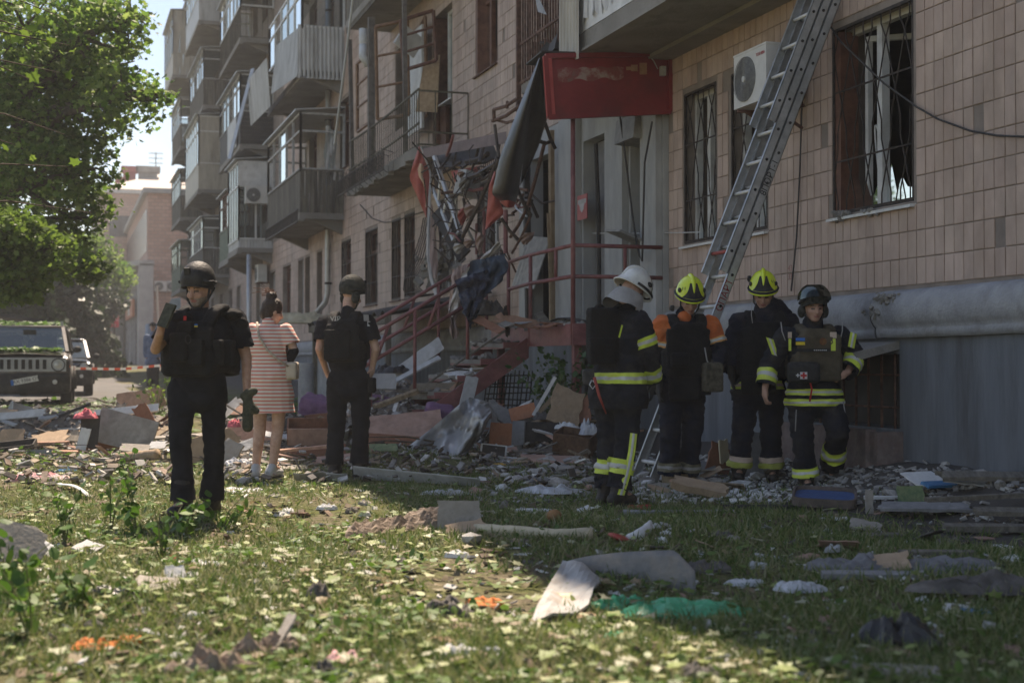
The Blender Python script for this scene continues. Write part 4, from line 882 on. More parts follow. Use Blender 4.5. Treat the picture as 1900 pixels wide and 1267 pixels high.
hung('shirt', 'dark plaid shirt hanging below the blue jacket on the rail', [(845, 520), (852, 548), (858, 575), (868, 596)], [(905, 500), (905, 525), (890, 560), (872, 600)], 17.25, 17.2, M_plaid, wav=.05)
hung('sheet', 'torn pale sheet draped over the upper stair rail', [(832, 575), (850, 520), (870, 498), (925, 447)], [(840, 590), (862, 532), (895, 500), (930, 456)], 18.5, 18.2, M_cloth_w, 20, 26, .05)
hung('sheet', 'dirty beige cloth hanging between the stair posts', [(838, 500), (835, 540), (832, 580), (838, 625)], [(870, 488), (866, 530), (850, 580), (846, 628)], 18.9, 18.7, M_pinkf, 20, 26, .06)
# ================================================================ people
def unit(v): v = np.array(v, float); return v/np.linalg.norm(v)
def remesh(mb, voxel, sm=4, name='body'):
    o = bpy.data.objects.new('tmp', mb.mesh('tmp')); col.objects.link(o)
    m = o.modifiers.new('r', 'REMESH'); m.mode = 'VOXEL'; m.voxel_size = voxel; m.adaptivity = 0
    if sm: s = o.modifiers.new('s', 'SMOOTH'); s.iterations = sm; s.factor = .5
    dg = bpy.context.evaluated_depsgraph_get(); me = bpy.data.meshes.new_from_object(o.evaluated_get(dg)); me.name = name
    old = o.data; bpy.data.objects.remove(o); bpy.data.meshes.remove(old); return me
def wrinkle(me, amp, freq, seed=0, z_squash=1.6):
    n = len(me.vertices); co = np.empty(n*3); no = np.empty(n*3); me.vertices.foreach_get('co', co); me.vertices.foreach_get('normal', no)
    co = co.reshape(-1, 3); no = no.reshape(-1, 3); d = np.empty(n)
    for i in range(n):
        p = co[i]; q = Vector((p[0]*freq+seed, p[1]*freq-seed, p[2]*freq*z_squash+seed*.7))
        a = mnoise.noise(q); d[i] = amp*(1-2.2*abs(a)) + amp*.45*mnoise.noise(q*2.7)
    co += no*d[:, None]; me.vertices.foreach_set('co', co.ravel()); me.update()
def cut(me, planes):
    bm = bmesh.new(); bm.from_mesh(me)
    for (p, n) in planes:   # keeps the side the normal points away from
        bmesh.ops.bisect_plane(bm, geom=bm.verts[:]+bm.edges[:]+bm.faces[:], plane_co=Vector(p), plane_no=Vector(n), clear_outer=True)
    bm.to_mesh(me); bm.free(); return me
def segdist(P, a, b):
    a = np.array(a); b = np.array(b); d = b-a; t = np.clip(((P-a) @ d)/(d @ d), 0, 1); return np.linalg.norm(P-(a+t[:, None]*d), axis=1), t
def band(src, a, b, f0, f1, rmax, off, normal=None):
    """a strip of the garment between two cross planes of the bone a-b, lifted off the cloth"""
    a = np.array(a, float); b = np.array(b, float); d = b-a if normal is None else np.array(normal, float)
    bm = bmesh.new(); bm.from_mesh(src); d1 = unit(d)
    p0 = a+(b-a)*f0; p1 = a+(b-a)*f1
    if (p1-p0) @ d1 < 0: d1 = -d1
    bmesh.ops.bisect_plane(bm, geom=bm.verts[:]+bm.edges[:]+bm.faces[:], plane_co=Vector(p0), plane_no=Vector(-d1), clear_outer=True)
    bmesh.ops.bisect_plane(bm, geom=bm.verts[:]+bm.edges[:]+bm.faces[:], plane_co=Vector(p1), plane_no=Vector(d1), clear_outer=True)
    if bm.faces:
        C = np.array([f.calc_center_median()[:] for f in bm.faces]); dist, _ = segdist(C, a, b)
        bad = [f for f, x in zip(list(bm.faces), dist) if x > rmax]; bmesh.ops.delete(bm, geom=bad, context='FACES')
    todo = set(bm.faces); best = []
    while todo:
        st = [todo.pop()]; isl = list(st)
        while st:
            for e in st.pop().edges:
                for f in e.link_faces:
                    if f in todo: todo.discard(f); st.append(f); isl.append(f)
        if len(isl) > len(best): best = isl
    keep = set(best); bmesh.ops.delete(bm, geom=[f for f in bm.faces if f not in keep], context='FACES')
    bm.normal_update()
    for v in bm.verts: v.co += v.normal*off
    me = bpy.data.meshes.new('band'); bm.to_mesh(me); bm.free(); return me
SK = mat('skin', (.42, .235, .165), (.5, .3, .22), scale=22, rough=.55, spec=.35, bump=.2, bscale=70, dirt=(.3, .13, .09), dscale=14, damt=.45)
SKL = mat('skin_light', (.5, .3, .22), (.58, .37, .28), scale=22, rough=.55, spec=.35, bump=.2, bscale=70, dirt=(.3, .13, .09), dscale=14, damt=.45)
M_eye = mat('eye_dark', (.1, .06, .045), rough=.4); M_lip = mat('lips', (.33, .13, .11), rough=.5); M_beard = mat('grey_beard', (.2, .15, .12), (.32, .26, .22), scale=60, rough=.85)
M_hair = mat('dark_hair', (.022, .013, .009), (.06, .035, .022), scale=30, rough=.5, stretch=(1, 1, 5), bump=.5, bscale=70)
NAVY = mat('black_uniform', (.009, .010, .013), (.02, .022, .028), scale=6, rough=.9, spec=.12, bump=.5, bscale=180)
FIRE = mat('firefighter_cloth', (.012, .014, .019), (.026, .028, .036), scale=6, rough=.88, spec=.15, bump=.7, bscale=90, dirt=(.075, .068, .06), dscale=5, damt=.6)
FIRED = mat('dark_navy_cloth', (.010, .012, .02), (.022, .026, .04), scale=5, rough=.9, spec=.15, bump=.7, bscale=90, dirt=(.07, .06, .055), dscale=4, damt=.6)
VEST = mat('black_vest', (.008, .008, .009), (.02, .02, .02), scale=8, rough=.8, spec=.2, bump=.6, bscale=120)
KHAKI = mat('khaki_vest', (.075, .062, .042), (.12, .1, .07), scale=8, rough=.9, spec=.15, bump=.6, bscale=130)
YEL = mat('lime_reflective', (.55, .66, .06), (.68, .78, .12), scale=9, rough=.55, dirt=(.38, .4, .12), dscale=7, damt=.5); SIL = mat('silver_reflective', (.5, .5, .47), (.62, .62, .58), scale=12, rough=.35, spec=.6, dirt=(.36, .34, .3), dscale=8, damt=.6)
ORG = mat('orange_cloth', (.55, .12, .03), (.68, .18, .05), scale=6, rough=.8, dirt=(.3, .09, .04), dscale=5, damt=.6, bump=.3, bscale=120); PINKB = mat('dusty_band', (.5, .38, .3), (.6, .47, .38), scale=9, rough=.7)
HBLK = mat('helmet_black', (.012, .012, .012), (.035, .034, .032), scale=14, rough=.6, spec=.35, bump=.3, bscale=70); HOLV = mat('helmet_dark_olive', (.016, .018, .014), (.045, .046, .036), scale=22, rough=.75, spec=.3, bump=.6, bscale=60)
HYEL = mat('helmet_lime', (.62, .72, .02), (.7, .8, .05), scale=5, rough=.25, spec=.6, coat=.3, dirt=(.4, .42, .06), dscale=9, damt=.35); HWHT = mat('helmet_white', (.62, .63, .58), (.72, .73, .69), scale=5, rough=.28, spec=.55, coat=.3, dirt=(.4, .39, .35), dscale=9, damt=.5)
BOOT = mat('boot_leather', (.012, .011, .01), (.035, .03, .026), scale=14, rough=.55, dirt=(.12, .1, .08), dscale=6, damt=.5); BOOTT = mat('boot_tan', (.2, .15, .09), (.28, .22, .14), scale=10, rough=.8)
GLV = mat('glove_grey', (.035, .035, .035), (.08, .075, .07), scale=16, rough=.85); GREYC = mat('grey_neck_flap', (.26, .25, .24), (.36, .35, .33), scale=7, rough=.75, bump=.3, bscale=50)
M_blue = mat('flag_blue', (.03, .16, .5), rough=.7); M_yelf = mat('flag_yellow', (.75, .55, .05), rough=.7); M_wht = mat('patch_white', (.6, .6, .6), rough=.7); M_rdp = mat('patch_red', (.5, .03, .03), rough=.7)

class Person:
    """joints are given as (px, py, depth offset): image right = local x, away from the lens = local y"""
    def __init__(s, px0, fy, dep, label, J, face, gaze=None):
        s.ppm = FPX/dep; s.px0, s.fy = px0, fy
        base = at(px0, fy, dep); gz = ground_h(base[0], base[1])
        s.root = empty('person', tuple(base), -YAW, label=label, cat='person')
        s.dep = dep; s.J = {k: s.P(v[0], v[1], v[2] if len(v) > 2 else 0.0) for k, v in J.items()}
        s.f = unit((face[0], face[1], 0)); s.sd = np.array((s.f[1], -s.f[0], 0))      # sd = the person's own right
        g = gaze or (face[0], face[1], -.1); s.g = unit(g)
        r = unit(np.cross(s.g, (0, 0, 1))); s.HR = np.stack([r, s.g, np.cross(r, s.g)], 1)   # head frame: x right, y forward, z up
    def P(s, px, py, dv=0.0):
        k = s.dep+dv; return np.array((((px-950)*k-(s.px0-950)*s.dep)/FPX, dv, ((674-py)*k-(674-s.fy)*s.dep)/FPX))
    def add(s, me, name, m, smooth_=True, parent=None):
        me.materials.clear(); o = link(name, me, parent or s.root, m, smooth_); return o
    def hp(s, x, y, z): return s.J['head'] + s.HR @ np.array((x, y, z))*s.hs
    # --- the body itself
    def head_prims(s, mb):
        k = s.hs; H = s.HR
        mb.ell(s.hp(0, -.01, .035), np.array((.076, .096, .092))*k, H); mb.ell(s.hp(0, .012, -.03), np.array((.066, .078, .085))*k, H)
        mb.ell(s.hp(0, .045, -.085), np.array((.04, .04, .03))*k, H)                     # chin
        mb.ell(s.hp(0, .055, .022), np.array((.052, .03, .018))*k, H)                    # brow
        for sx in (-1, 1): mb.ell(s.hp(sx*.038, .058, -.028), np.array((.024, .022, .022))*k, H); mb.ell(s.hp(sx*.078, -.008, -.015), np.array((.01, .02, .032))*k, H)
        mb.cap(s.hp(0, .082, .008), s.hp(0, .104, -.032), .009*k, .015*k); mb.ell(s.hp(0, .082, -.062), np.array((.024, .012, .011))*k, H)
    def hand_prims(s, mb, w, tip, palm_n, curl=.5, spread=0.0, big=1.0):
        """w wrist, tip direction of the fingers, palm_n the way the palm faces"""
        t = unit(tip); n = unit(np.array(palm_n)-t*(np.array(palm_n) @ t)); l = np.cross(t, n); k = big
        A = np.stack([l, t, n], 1); c = w+t*.05*k; mb.ell(c, np.array((.042, .055, .018))*k, A); mb.cap(w-t*.02, c, .026*k, .03*k)
        for i, (o, L) in enumerate(((-.030, .062), (-.010, .072), (.010, .068), (.029, .054))):
            p = w+t*.092*k+l*o*k; q = p+(t*math.cos(curl*.6)+n*math.sin(curl*.6)+l*o*spread*6)*L*.5*k; e = q+(t*math.cos(curl*1.9)+n*math.sin(curl*1.9))*L*.5*k
            mb.cap(p-t*.02*k, q, .0095*k, .009*k, 8); mb.cap(q, e, .009*k, .0075*k, 8)
        b = w+t*.03*k-l*.03*k; m1 = b+(t*.6-l*.75+n*.45)*.04*k; mb.cap(b, m1, .014*k, .011*k, 8); mb.cap(m1, m1+(t*.85-l*.1+n*.4)*.034*k, .011*k, .009*k, 8)
    def torso_prims(s, mb, inf=0.0, belly=0.0, wide=1.0):
        J = s.J; f, sd = s.f, s.sd; A = np.stack([sd, f, (0, 0, 1)], 1)
        pel = (J['hipL']+J['hipR'])/2; sh = (J['shL']+J['shR'])/2
        W = np.linalg.norm(J['shL']-J['shR']); halfw = max(.15, .17*wide)
        up = unit(sh-pel)
        mb.ell(pel+up*.03, (.175*wide+inf, .12+inf+belly*.3, .14+inf), A)
        mb.ell(pel+(sh-pel)*.42+f*belly*.5, (.16*wide+inf, .118+inf+belly, .2+inf), A)
        mb.ell(pel+(sh-pel)*.74, (.178*wide+inf, .122+inf, .19+inf), A)
        mb.cap(J['shL']*.82+J['shR']*.18+np.array((0, 0, -.015)), J['shR']*.82+J['shL']*.18+np.array((0, 0, -.015)), .066+inf*.8, .066+inf*.8)
        mb.cap(sh+np.array((0, 0, -.04)), J['neck'], .075+inf*.5, .055+inf*.3)
    def arm(s, mb, sfx, inf=0.0, r=(.056, .044, .032), to=1.0, cuff=0.0):
        J = s.J; a, b, c = J['sh'+sfx], J['el'+sfx], J['wr'+sfx]
        mb.cap(a, b, r[0]+inf, r[1]+inf); e = b+(c-b)*to; mb.cap(b, e, r[1]+inf, r[2]+inf+cuff)
    def leg(s, mb, sfx, inf=0.0, r=(.088, .062, .042), to=1.0, flare=0.0):
        J = s.J; a, b, c = J['hip'+sfx], J['kn'+sfx], J['an'+sfx]
        mb.cap(a, b, r[0]+inf, r[1]+inf); e = b+(c-b)*to
        mid = b+(c-b)*.35-s.f*.012; mb.cap(b, mid, r[1]+inf, r[1]*.92+inf); mb.cap(mid, e, r[1]*.92+inf, r[2]+inf+flare)
    def body(s, skin, hs=1.0, hands=(), vox=.0085, extra=None, beard=False):
        s.hs = hs; mb = MB(); s.torso_prims(mb, -.012)
        for x in 'LR': s.arm(mb, x, -.004); s.leg(mb, x, -.006)
        for x in 'LR':
            an = s.J['an'+x]; mb.cap(an, an+s.toe(x)*.11+np.array((0, 0, -.03)), .034, .026)
        mb.cap(s.J['neck']-np.array((0, 0, .04)), s.hp(0, -.02, -.06), .056, .054); s.head_prims(mb)
        for h in hands: s.hand_prims(mb, *h)
        if extra: extra(mb)
        me = remesh(mb, vox, 3)
        ms = [skin, M_eye, M_lip, M_beard]; me.materials.clear()
        n = len(me.polygons); C = np.empty(n*3); me.polygons.foreach_get('center', C); C = C.reshape(-1, 3); mi = np.zeros(n, int)
        L = ((C-s.J['head']) @ s.HR)/hs
        if beard: mi[(L[:, 2] < -.045) & (L[:, 2] > -.14) & (L[:, 1] > .012) & (np.abs(L[:, 0]) < .085) & (np.abs(L[:, 1]-.0) < .14)] = 3
        for sx in (-1, 1): mi[(np.abs(L[:, 0]-sx*.031) < .014) & (np.abs(L[:, 2]-.002) < .0085) & (L[:, 1] > .045)] = 1
        mi[(np.abs(L[:, 0]) < .024) & (np.abs(L[:, 2]+.063) < .008) & (L[:, 1] > .06)] = 2
        mi[(np.abs(np.abs(L[:, 0])-.032) < .02) & (np.abs(L[:, 2]-.026) < .005) & (L[:, 1] > .05)] = 1
        o = link('body', me, s.root, ms, True); me.polygons.foreach_set('material_index', mi.astype(np.int32)); return o
    def toe(s, x): t = s.J.get('toe'+x); return s.f if t is None else unit(t)
    def boots(s, m, hgt=.18, inf=.018, toe_m=None):
        for x in 'LR':
            an = s.J['an'+x]; kn = s.J['kn'+x]; t = s.toe(x); mb = MB(); up = unit(kn-an); foot = an-up*.055
            mb.cap(an+up*hgt, an, .056+inf, .05+inf); mb.cap(foot-t*.04, foot+t*.12, .044+inf*.5, .042); mb.ell(foot+t*.13, (.05, .05, .042)); mb.cap(foot-t*.05, foot-t*.02+up*.05, .046, .045)
            me = remesh(mb, .011, 3); wrinkle(me, .003, 24, 3); s.add(me, 'boot', m)
            sm = MB(); sd = np.cross(t, (0, 0, 1)); sm.prism([foot+t*a+sd*b+np.array((0, 0, -.052)) for a, b in ((-.1, -.035), (-.1, .035), (.08, .05), (.17, .038), (.19, 0), (.17, -.038), (.08, -.05))], (0, 0, .022)); s.add(sm.mesh('sole'), 'sole', HBLK, False)
    # --- garments
    def jacket(s, m, inf=.03, to=(1.0, 1.0), skirt=.16, belly=0.0, wide=1.0, wr=.012, cuff=.008, collar=True, vox=.012, flare=.02):
        mb = MB(); s.torso_prims(mb, inf, belly, wide)
        pel = (s.J['hipL']+s.J['hipR'])/2; A = np.stack([s.sd, s.f, (0, 0, 1)], 1)
        mb.ell(pel-np.array((0, 0, skirt*.35)), (.185*wide+inf+flare, .145+inf+flare, .16+skirt*.4), A); mb.ell(pel+np.array((0, 0, .08)), (.18*wide+inf, .13+inf, .2), A)
        for i, x in enumerate('LR'): s.arm(mb, x, inf, to=to[i], cuff=cuff)
        if collar: sh = s.J['neck']; mb.cap(sh-np.array((0, 0, .05)), sh+np.array((0, 0, .005)), .085, .078)
        me = remesh(mb, vox, 3); wrinkle(me, wr, 9, s.px0*.01)
        pl = [(pel-np.array((0, 0, skirt)), (0, 0, -1))]
        cut(me, pl)
        for i, x in enumerate('LR'):
            d = unit(s.J['wr'+x]-s.J['el'+x]); e = s.J['el'+x]+(s.J['wr'+x]-s.J['el'+x])*to[i]
            bm = bmesh.new(); bm.from_mesh(me); kill = []
            for v in bm.verts:
                q = np.array(v.co[:])-e
                if q @ d > 0 and np.linalg.norm(q) < .13: kill.append(v)
            bmesh.ops.delete(bm, geom=kill, context='VERTS'); bm.to_mesh(me); bm.free()
        s.jk = me.copy(); return s.add(me, 'jacket', m)
    def tshirt(s, m, inf=.016, sl=.62, skirt=.06, belly=.0, wide=1.0, wr=.006):
        mb = MB(); s.torso_prims(mb, inf, belly, wide); J = s.J
        pel = (J['hipL']+J['hipR'])/2
        for x in 'LR': e = J['sh'+x]+(J['el'+x]-J['sh'+x])*(sl+.12); mb.cap(J['sh'+x], e, .06+inf, .058+inf)
        me = remesh(mb, .011, 3); wrinkle(me, wr, 11, s.px0*.01); cut(me, [(pel-np.array((0, 0, skirt)), (0, 0, -1))])
        for x in 'LR':
            d = unit(J['el'+x]-J['sh'+x]); e = J['sh'+x]+(J['el'+x]-J['sh'+x])*sl; bm = bmesh.new(); bm.from_mesh(me)
            kill = [v for v in bm.verts if (np.array(v.co[:])-e) @ d > 0 and np.linalg.norm(np.array(v.co[:])-e) < .16 and segdist(np.array([v.co[:]]), J['sh'+x], J['el'+x])[0][0] < .1]
            bmesh.ops.delete(bm, geom=kill, context='VERTS'); bm.to_mesh(me); bm.free()
        s.jk = me.copy(); return s.add(me, 'shirt', m)
    def trousers(s, m, inf=.022, to=.94, flare=.03, wr=.013, rr=(.088, .062, .045), vox=.012, waist=.1):
        mb = MB(); J = s.J; pel = (J['hipL']+J['hipR'])/2; A = np.stack([s.sd, s.f, (0, 0, 1)], 1)
        mb.ell(pel+np.array((0, 0, .02)), (.172+inf, .12+inf, .15), A); mb.ell(pel-np.array((0, 0, .07)), (.165+inf, .118+inf, .1), A)
        for x in 'LR': s.leg(mb, x, inf, rr, to, flare)
        me = remesh(mb, vox, 3); wrinkle(me, wr, 8, s.px0*.013+5, 2.0)
        for x in 'LR':
            e = J['kn'+x]+(J['an'+x]-J['kn'+x])*to; d = unit(J['an'+x]-J['kn'+x]); bm = bmesh.new(); bm.from_mesh(me)
            kill = [v for v in bm.verts if (np.array(v.co[:])-e) @ d > 0 and np.linalg.norm(np.array(v.co[:])-e) < .16]; bmesh.ops.delete(bm, geom=kill, context='VERTS'); bm.to_mesh(me); bm.free()
        s.tr = me.copy(); return s.add(me, 'trousers', m)
    def gloves(s, which, m, tips):
        for x, (tip, pn, curl) in zip(which, tips):
            mb = MB(); s.hand_prims(mb, s.J['wr'+x], tip, pn, curl, big=1.12); mb.cap(s.J['wr'+x]-unit(tip)*.07, s.J['wr'+x]+unit(tip)*.02, .045, .036)
            me = remesh(mb, .008, 2); s.add(me, 'glove', m)
    def stripe(s, src, a, b, f0, f1, rmax, cols=None, off=.006, normal=None):
        """lime - silver - lime tape round a limb"""
        cols = cols or (YEL, SIL); me = band(src, a, b, f0, f1, rmax, off, normal)
        if len(me.polygons): o = s.add(me, 'reflective_band', cols[0])
        else: return
        w = f1-f0; me = band(src, a, b, f0+w*.34, f1-w*.34, rmax, off+.0025, normal)
        if len(me.polygons): s.add(me, 'reflective_tape', cols[1], parent=o)
    def patch(s, px, py, w, h, dv, m, name='patch', n=None, roll=0.0, th=.006):
        """a flat badge lying on the cloth, facing n"""
        n = unit(n if n is not None else (0, -1, 0)); r = unit(np.cross((0, 0, 1), n)); u = np.cross(n, r); rr = r*math.cos(roll)+u*math.sin(roll); uu = np.cross(n, rr)
        mb = MB(); mb.box(s.P(px, py, dv), (w, h, th), np.stack([rr, uu, n], 1)); return s.add(mb.mesh(name), name, m, False)
    def pouch(s, px, py, dv, size, m, name='pouch', rz=0.0, rx=0.0, bev=.3):
        mb = MB(); A = rotm(rx, 0, rz); w, d, h = size
        mb.box(s.P(px, py, dv), (w, d, h), A); me = remesh(mb, max(.007, min(size)/8), 14); wrinkle(me, .003, 20, px); return s.add(me, name, m)
    def pad(s, px, py, dv, size, m, name):
        mb = MB(); mb.ell(s.P(px, py, dv), np.array(size)/2); me = remesh(mb, .01, 1); wrinkle(me, .008, 18, px); return s.add(me, name, m)
    def vest(s, m, z0, z1, w, d0, d1, name='vest', straps=True, off=None):
        """plate carrier: front and back panels, shoulder straps, side wings"""
        J = s.J; pel = (J['hipL']+J['hipR'])/2; sh = (J['shL']+J['shR'])/2; A = np.stack([s.sd, s.f, (0, 0, 1)], 1)
        mb = MB(); c = pel*(1-.6)+sh*.6; c = np.array((c[0], c[1], 0)); 
        c2 = lambda z: np.array(((pel+(sh-pel)*np.clip((z-pel[2])/(sh[2]-pel[2]), 0, 1))[0], (pel+(sh-pel)*np.clip((z-pel[2])/(sh[2]-pel[2]), 0, 1))[1], z))
        hz = (z0+z1)/2; hh = z1-z0
        for sgn, dd in ((1, d0), (-1, d1)):
            mb.box(c2(hz)+s.f*sgn*dd, (w, .06, hh), A); mb.box(c2(z1)+s.f*sgn*dd*.95, (w*.62, .06, .1), A)
        mb.box(c2(z0+hh*.32)+s.sd*(w*.5), (.05, d0+d1, hh*.5), A); mb.box(c2(z0+hh*.32)-s.sd*(w*.5), (.05, d0+d1, hh*.5), A)
        if straps:
            for sx in (-1, 1):
                pts = [c2(z1+.0)+s.f*d0*.95+s.sd*sx*w*.27, c2(sh[2]+.05)+s.f*d0*.55+s.sd*sx*w*.33, c2(sh[2]+.085)+s.sd*sx*w*.33, c2(sh[2]+.05)-s.f*d1*.6+s.sd*sx*w*.33, c2(z1)-s.f*d1*.95+s.sd*sx*w*.27]
                for a, b in zip(pts[:-1], pts[1:]): mb.beam(a, b, .085, .05, up=s.f if abs((b-a)[2]) > .05 else (0, 0, 1))
        me = remesh(mb, .012, 9); wrinkle(me, .006, 12, s.px0); return s.add(me, name, m)
    # --- helmets
    def dome(s, rx, ry, rz, rim, m, name='helmet', up=.03, back=-.01, nu=28, nv=12, flare=None, parent=None, th=.008):
        c = s.hp(0, back, up); k = s.hs
        def fn(u, v):
            t = 2*math.pi*u; z1 = rim(t); ph = math.pi/2*(1-v) + v*math.asin(max(-.95, min(.95, z1/rz))) if True else 0
            cr = math.cos(ph); fl = 1+(flare(t)*max(0, v-.8)/.2 if flare else 0)
            return c + s.HR @ np.array((rx*cr*math.cos(t)*fl, ry*cr*math.sin(t)*fl, rz*math.sin(ph)))*k
        mb = MB(); mb.grid(fn, nu, nv); e = [fn(i/(nu-1), 1.0) for i in range(nu)]; mb.tube(e, .007*k, 6, cap=False)
        me = mb.mesh(name); fuse(me); return s.add(me, name, m, True, parent), fn
    def fire_helmet(s, m, num='11', trim=True):
        rim = lambda t: -.035+.0*math.sin(t)
        fl = lambda t: .07+.17*max(0, math.sin(t))**2+.2*max(0, -math.sin(t))**2
        o, fn = s.dome(.118, .143, .142, rim, m, flare=fl, up=.078)
        mb = MB(); P = [fn(.25, v) for v in np.linspace(.75, 0, 8)]+[fn(.75, v) for v in np.linspace(.1, .8, 8)]
        mb.tube(P, [.006, .01, .014, .018, .02, .02, .02, .02, .02, .02, .02, .018, .016, .012, .009, .006], 8); s.add(mb.mesh('comb'), 'comb', m, True, o)
        mb = MB()
        def fp(u, v):
            t = .25+(u-.5)*(.13+.12*v**3); p = np.array(fn(t, .38+.5*v)); return p+(p-s.hp(0, -.01, .03))*.045
        mb.grid(fp, 9, 9); s.add(mb.mesh('front_plate'), 'front_plate', HBLK, True, o)
        mb = MB(); mb.tube([np.array(fn(.25+(u-.5)*.62, .93))+ (np.array(fn(.25+(u-.5)*.62, .93))-s.hp(0, 0, .03))*.03 for u in np.linspace(0, 1, 12)], .011, 6); s.add(mb.mesh('visor_edge'), 'visor_edge', HBLK, True, o)
        for t in (.06, .44): mb = MB(); mb.ell(np.array(fn(t, .72)), (.016, .028, .02), s.HR); s.add(mb.mesh('visor_hinge'), 'visor_hinge', HBLK, True, o)
        if num:
            tt = .38 if num != '11r' else .12; p = np.array(fn(tt, .62)); nn = unit(p-s.hp(0, -.01, .0)); r = unit(np.cross((0, 0, 1), nn)) 
            t_ = text(num[:2], .042, p+nn*.008, r, np.cross(nn, r), M_blk, o); t_.name = 'number'
        # chin strap
        mb = MB(); mb.tube([s.hp(.085, .02, .02), s.hp(.078, .03, -.06), s.hp(.03, .06, -.118), s.hp(-.03, .06, -.118), s.hp(-.078, .03, -.06), s.hp(-.085, .02, .02)], .007, 6); s.add(mb.mesh('chin_strap'), 'chin_strap', HBLK, True, o)
        return o
    def combat_helmet(s, m, pads=True, visor=False):
        rim = lambda t: -.03-.055*max(0, -math.sin(t))**.8-.03*abs(math.cos(t))**3+.012*max(0, math.sin(t))
        o, fn = s.dome(.114, .135, .128, rim, m, up=.07, th=.01)
        for sx in (0, .5):
            P = [np.array(fn(sx+du, .83)) for du in np.linspace(-.1, .1, 7)]; P = [p+(p-s.hp(0, 0, .03))*.03 for p in P]; mb = MB(); mb.tube(P, .011, 6); s.add(mb.mesh('side_rail'), 'side_rail', HBLK, True, o)
        mb = MB(); p = np.array(fn(.25, .55)); mb.box(p+(p-s.hp(0, 0, .03))*.03, (.045, .02, .05), s.HR); s.add(mb.mesh('front_mount'), 'front_mount', HBLK, False, o)
        if pads:
            for sx in (-1, 1): mb = MB(); mb.ell(s.hp(sx*.1, -.012, -.03), np.array((.034, .045, .056))*s.hs, s.HR); s.add(mb.mesh('ear_cup'), 'ear_cup', m, True, o)
        mb = MB(); mb.tube([s.hp(.09, .0, .01), s.hp(.082, .03, -.065), s.hp(.03, .055, -.12), s.hp(-.03, .055, -.12), s.hp(-.082, .03, -.065), s.hp(-.09, .0, .01)], .008, 6); mb.tube([s.hp(.092, -.06, .0), s.hp(.08, .03, -.07)], .007, 6); mb.tube([s.hp(-.092, -.06, .0), s.hp(-.08, .03, -.07)], .007, 6)
        s.add(mb.mesh('chin_strap'), 'chin_strap', HBLK, True, o)
        if visor:
            mb = MB()
            def vf(u, v):
                t = .25+(u-.5)*.62; p = np.array(fn(t, .25+.55*v)); return p+(p-s.hp(0, -.01, .02))*(.1+.12*v) + s.HR @ np.array((0, .012, .0))
            mb.grid(vf, 14, 6); s.add(mb.mesh('raised_visor'), 'raised_visor', glassmat('smoked_visor', (.12, .14, .13), .08, .35), True, o)
        return o

# ---------------------------------------------------------------- firefighter with the white helmet, seen from behind
A = Person(1150, 925, 11.1, 'firefighter in white helmet with grey neck flap and black backpack, seen from behind', dict(
    head=(1172, 548, .02), neck=(1160, 578), shL=(1116, 598, .06), shR=(1186, 598, -.1), elL=(1118, 662, .2), wrL=(1150, 690, .33), elR=(1204, 658, -.06), wrR=(1209, 708, .08),
    hipL=(1128, 728, .06), hipR=(1165, 726, -.04), knL=(1130, 820, .08), anL=(1124, 912, .1), knR=(1163, 822, -.04), anR=(1148, 914, -.06)), (.62, .78), (.78, .5, -.55))
A.J['toeL'] = np.array((.7, .7, 0)); A.J['toeR'] = np.array((.8, .5, 0))
A.body(SK, 1.02); A.boots(BOOT, .2); A.trousers(FIRE, .022, to=.93, flare=.028)
A.jacket(FIRE, .036, skirt=.13, wide=1.08)
A.gloves('LR', GLV, [((.6, .5, -.5), (0, 0, -1), .6), ((.1, .25, -1), (-1, .3, 0), .5)])
A.stripe(A.jk, A.J['shR'], A.J['elR'], .42, .72, .12); A.stripe(A.jk, A.J['elR'], A.J['wrR'], .42, .86, .1)
pz = A.P(1150, 702)[2]; c_a = A.P(1150, 0); A.stripe(A.jk, np.array((c_a[0], 0, A.P(0, 712)[2])), np.array((c_a[0], 0, A.P(0, 692)[2])), 0, 1, .26)
for x in 'LR': A.stripe(A.tr, A.J['kn'+x], A.J['an'+x], .33, .62, .13, off=.007)
mb = MB(); 
def vb(u, v): p = lerp([(1176, 804), (1172, 840), (1164, 878), (1152, 918)], v); return A.P(p[0]+(u-.5)*13, p[1]+(u-.5)*2, -.145+.02*abs(u-.5)-.012*math.sin(v*3))
mb = MB(); mb.grid(vb, 5, 14); vo = A.add(mb.mesh('leg_band'), 'reflective_band', YEL)
mb = MB(); mb.grid(lambda u, v: np.array(vb(.33+.34*u, v))+np.array((0, -.004, 0)), 3, 14); A.add(mb.mesh('leg_tape'), 'reflective_tape', SIL, parent=vo)
A.pouch(1118, 622, -.17, (.24, .13, .42), VEST, 'backpack', rz=.35); A.pouch(1116, 652, -.245, (.2, .06, .2), VEST, 'backpack_pocket', rz=.35)
mb = MB()
for dx in (0, 1): mb.tube([A.P(1100+dx*34, 580, -.2), A.P(1112+dx*38, 566, -.06), A.P(1128+dx*38, 580, .1)], .018, 6)
A.add(mb.mesh('backpack_strap'), 'backpack_strap', VEST)
A.patch(1152, 615, .012, .1, -.19, YEL, 'piping', (.3, -1, .1), roll=-.3)
mb = MB(); mb.tube([A.P(1098, 706, -.17), A.P(1094, 714, -.2), A.P(1100, 722, -.2), A.P(1106, 714, -.18), A.P(1100, 706, -.17)], .005, 6); A.add(mb.mesh('carabiner'), 'carabiner', M_wht)
mb = MB(); mb.tube([A.P(1103, 700, -.18), A.P(1112, 735, -.19), A.P(1125, 768, -.17)], [.014, .012, .006], 6); A.add(mb.mesh('tool_handle'), 'tool_handle', M_redp)
A.pouch(1092, 700, -.12, (.09, .07, .12), GLV, 'belt_glove')
A.fire_helmet(HWHT, '11r')
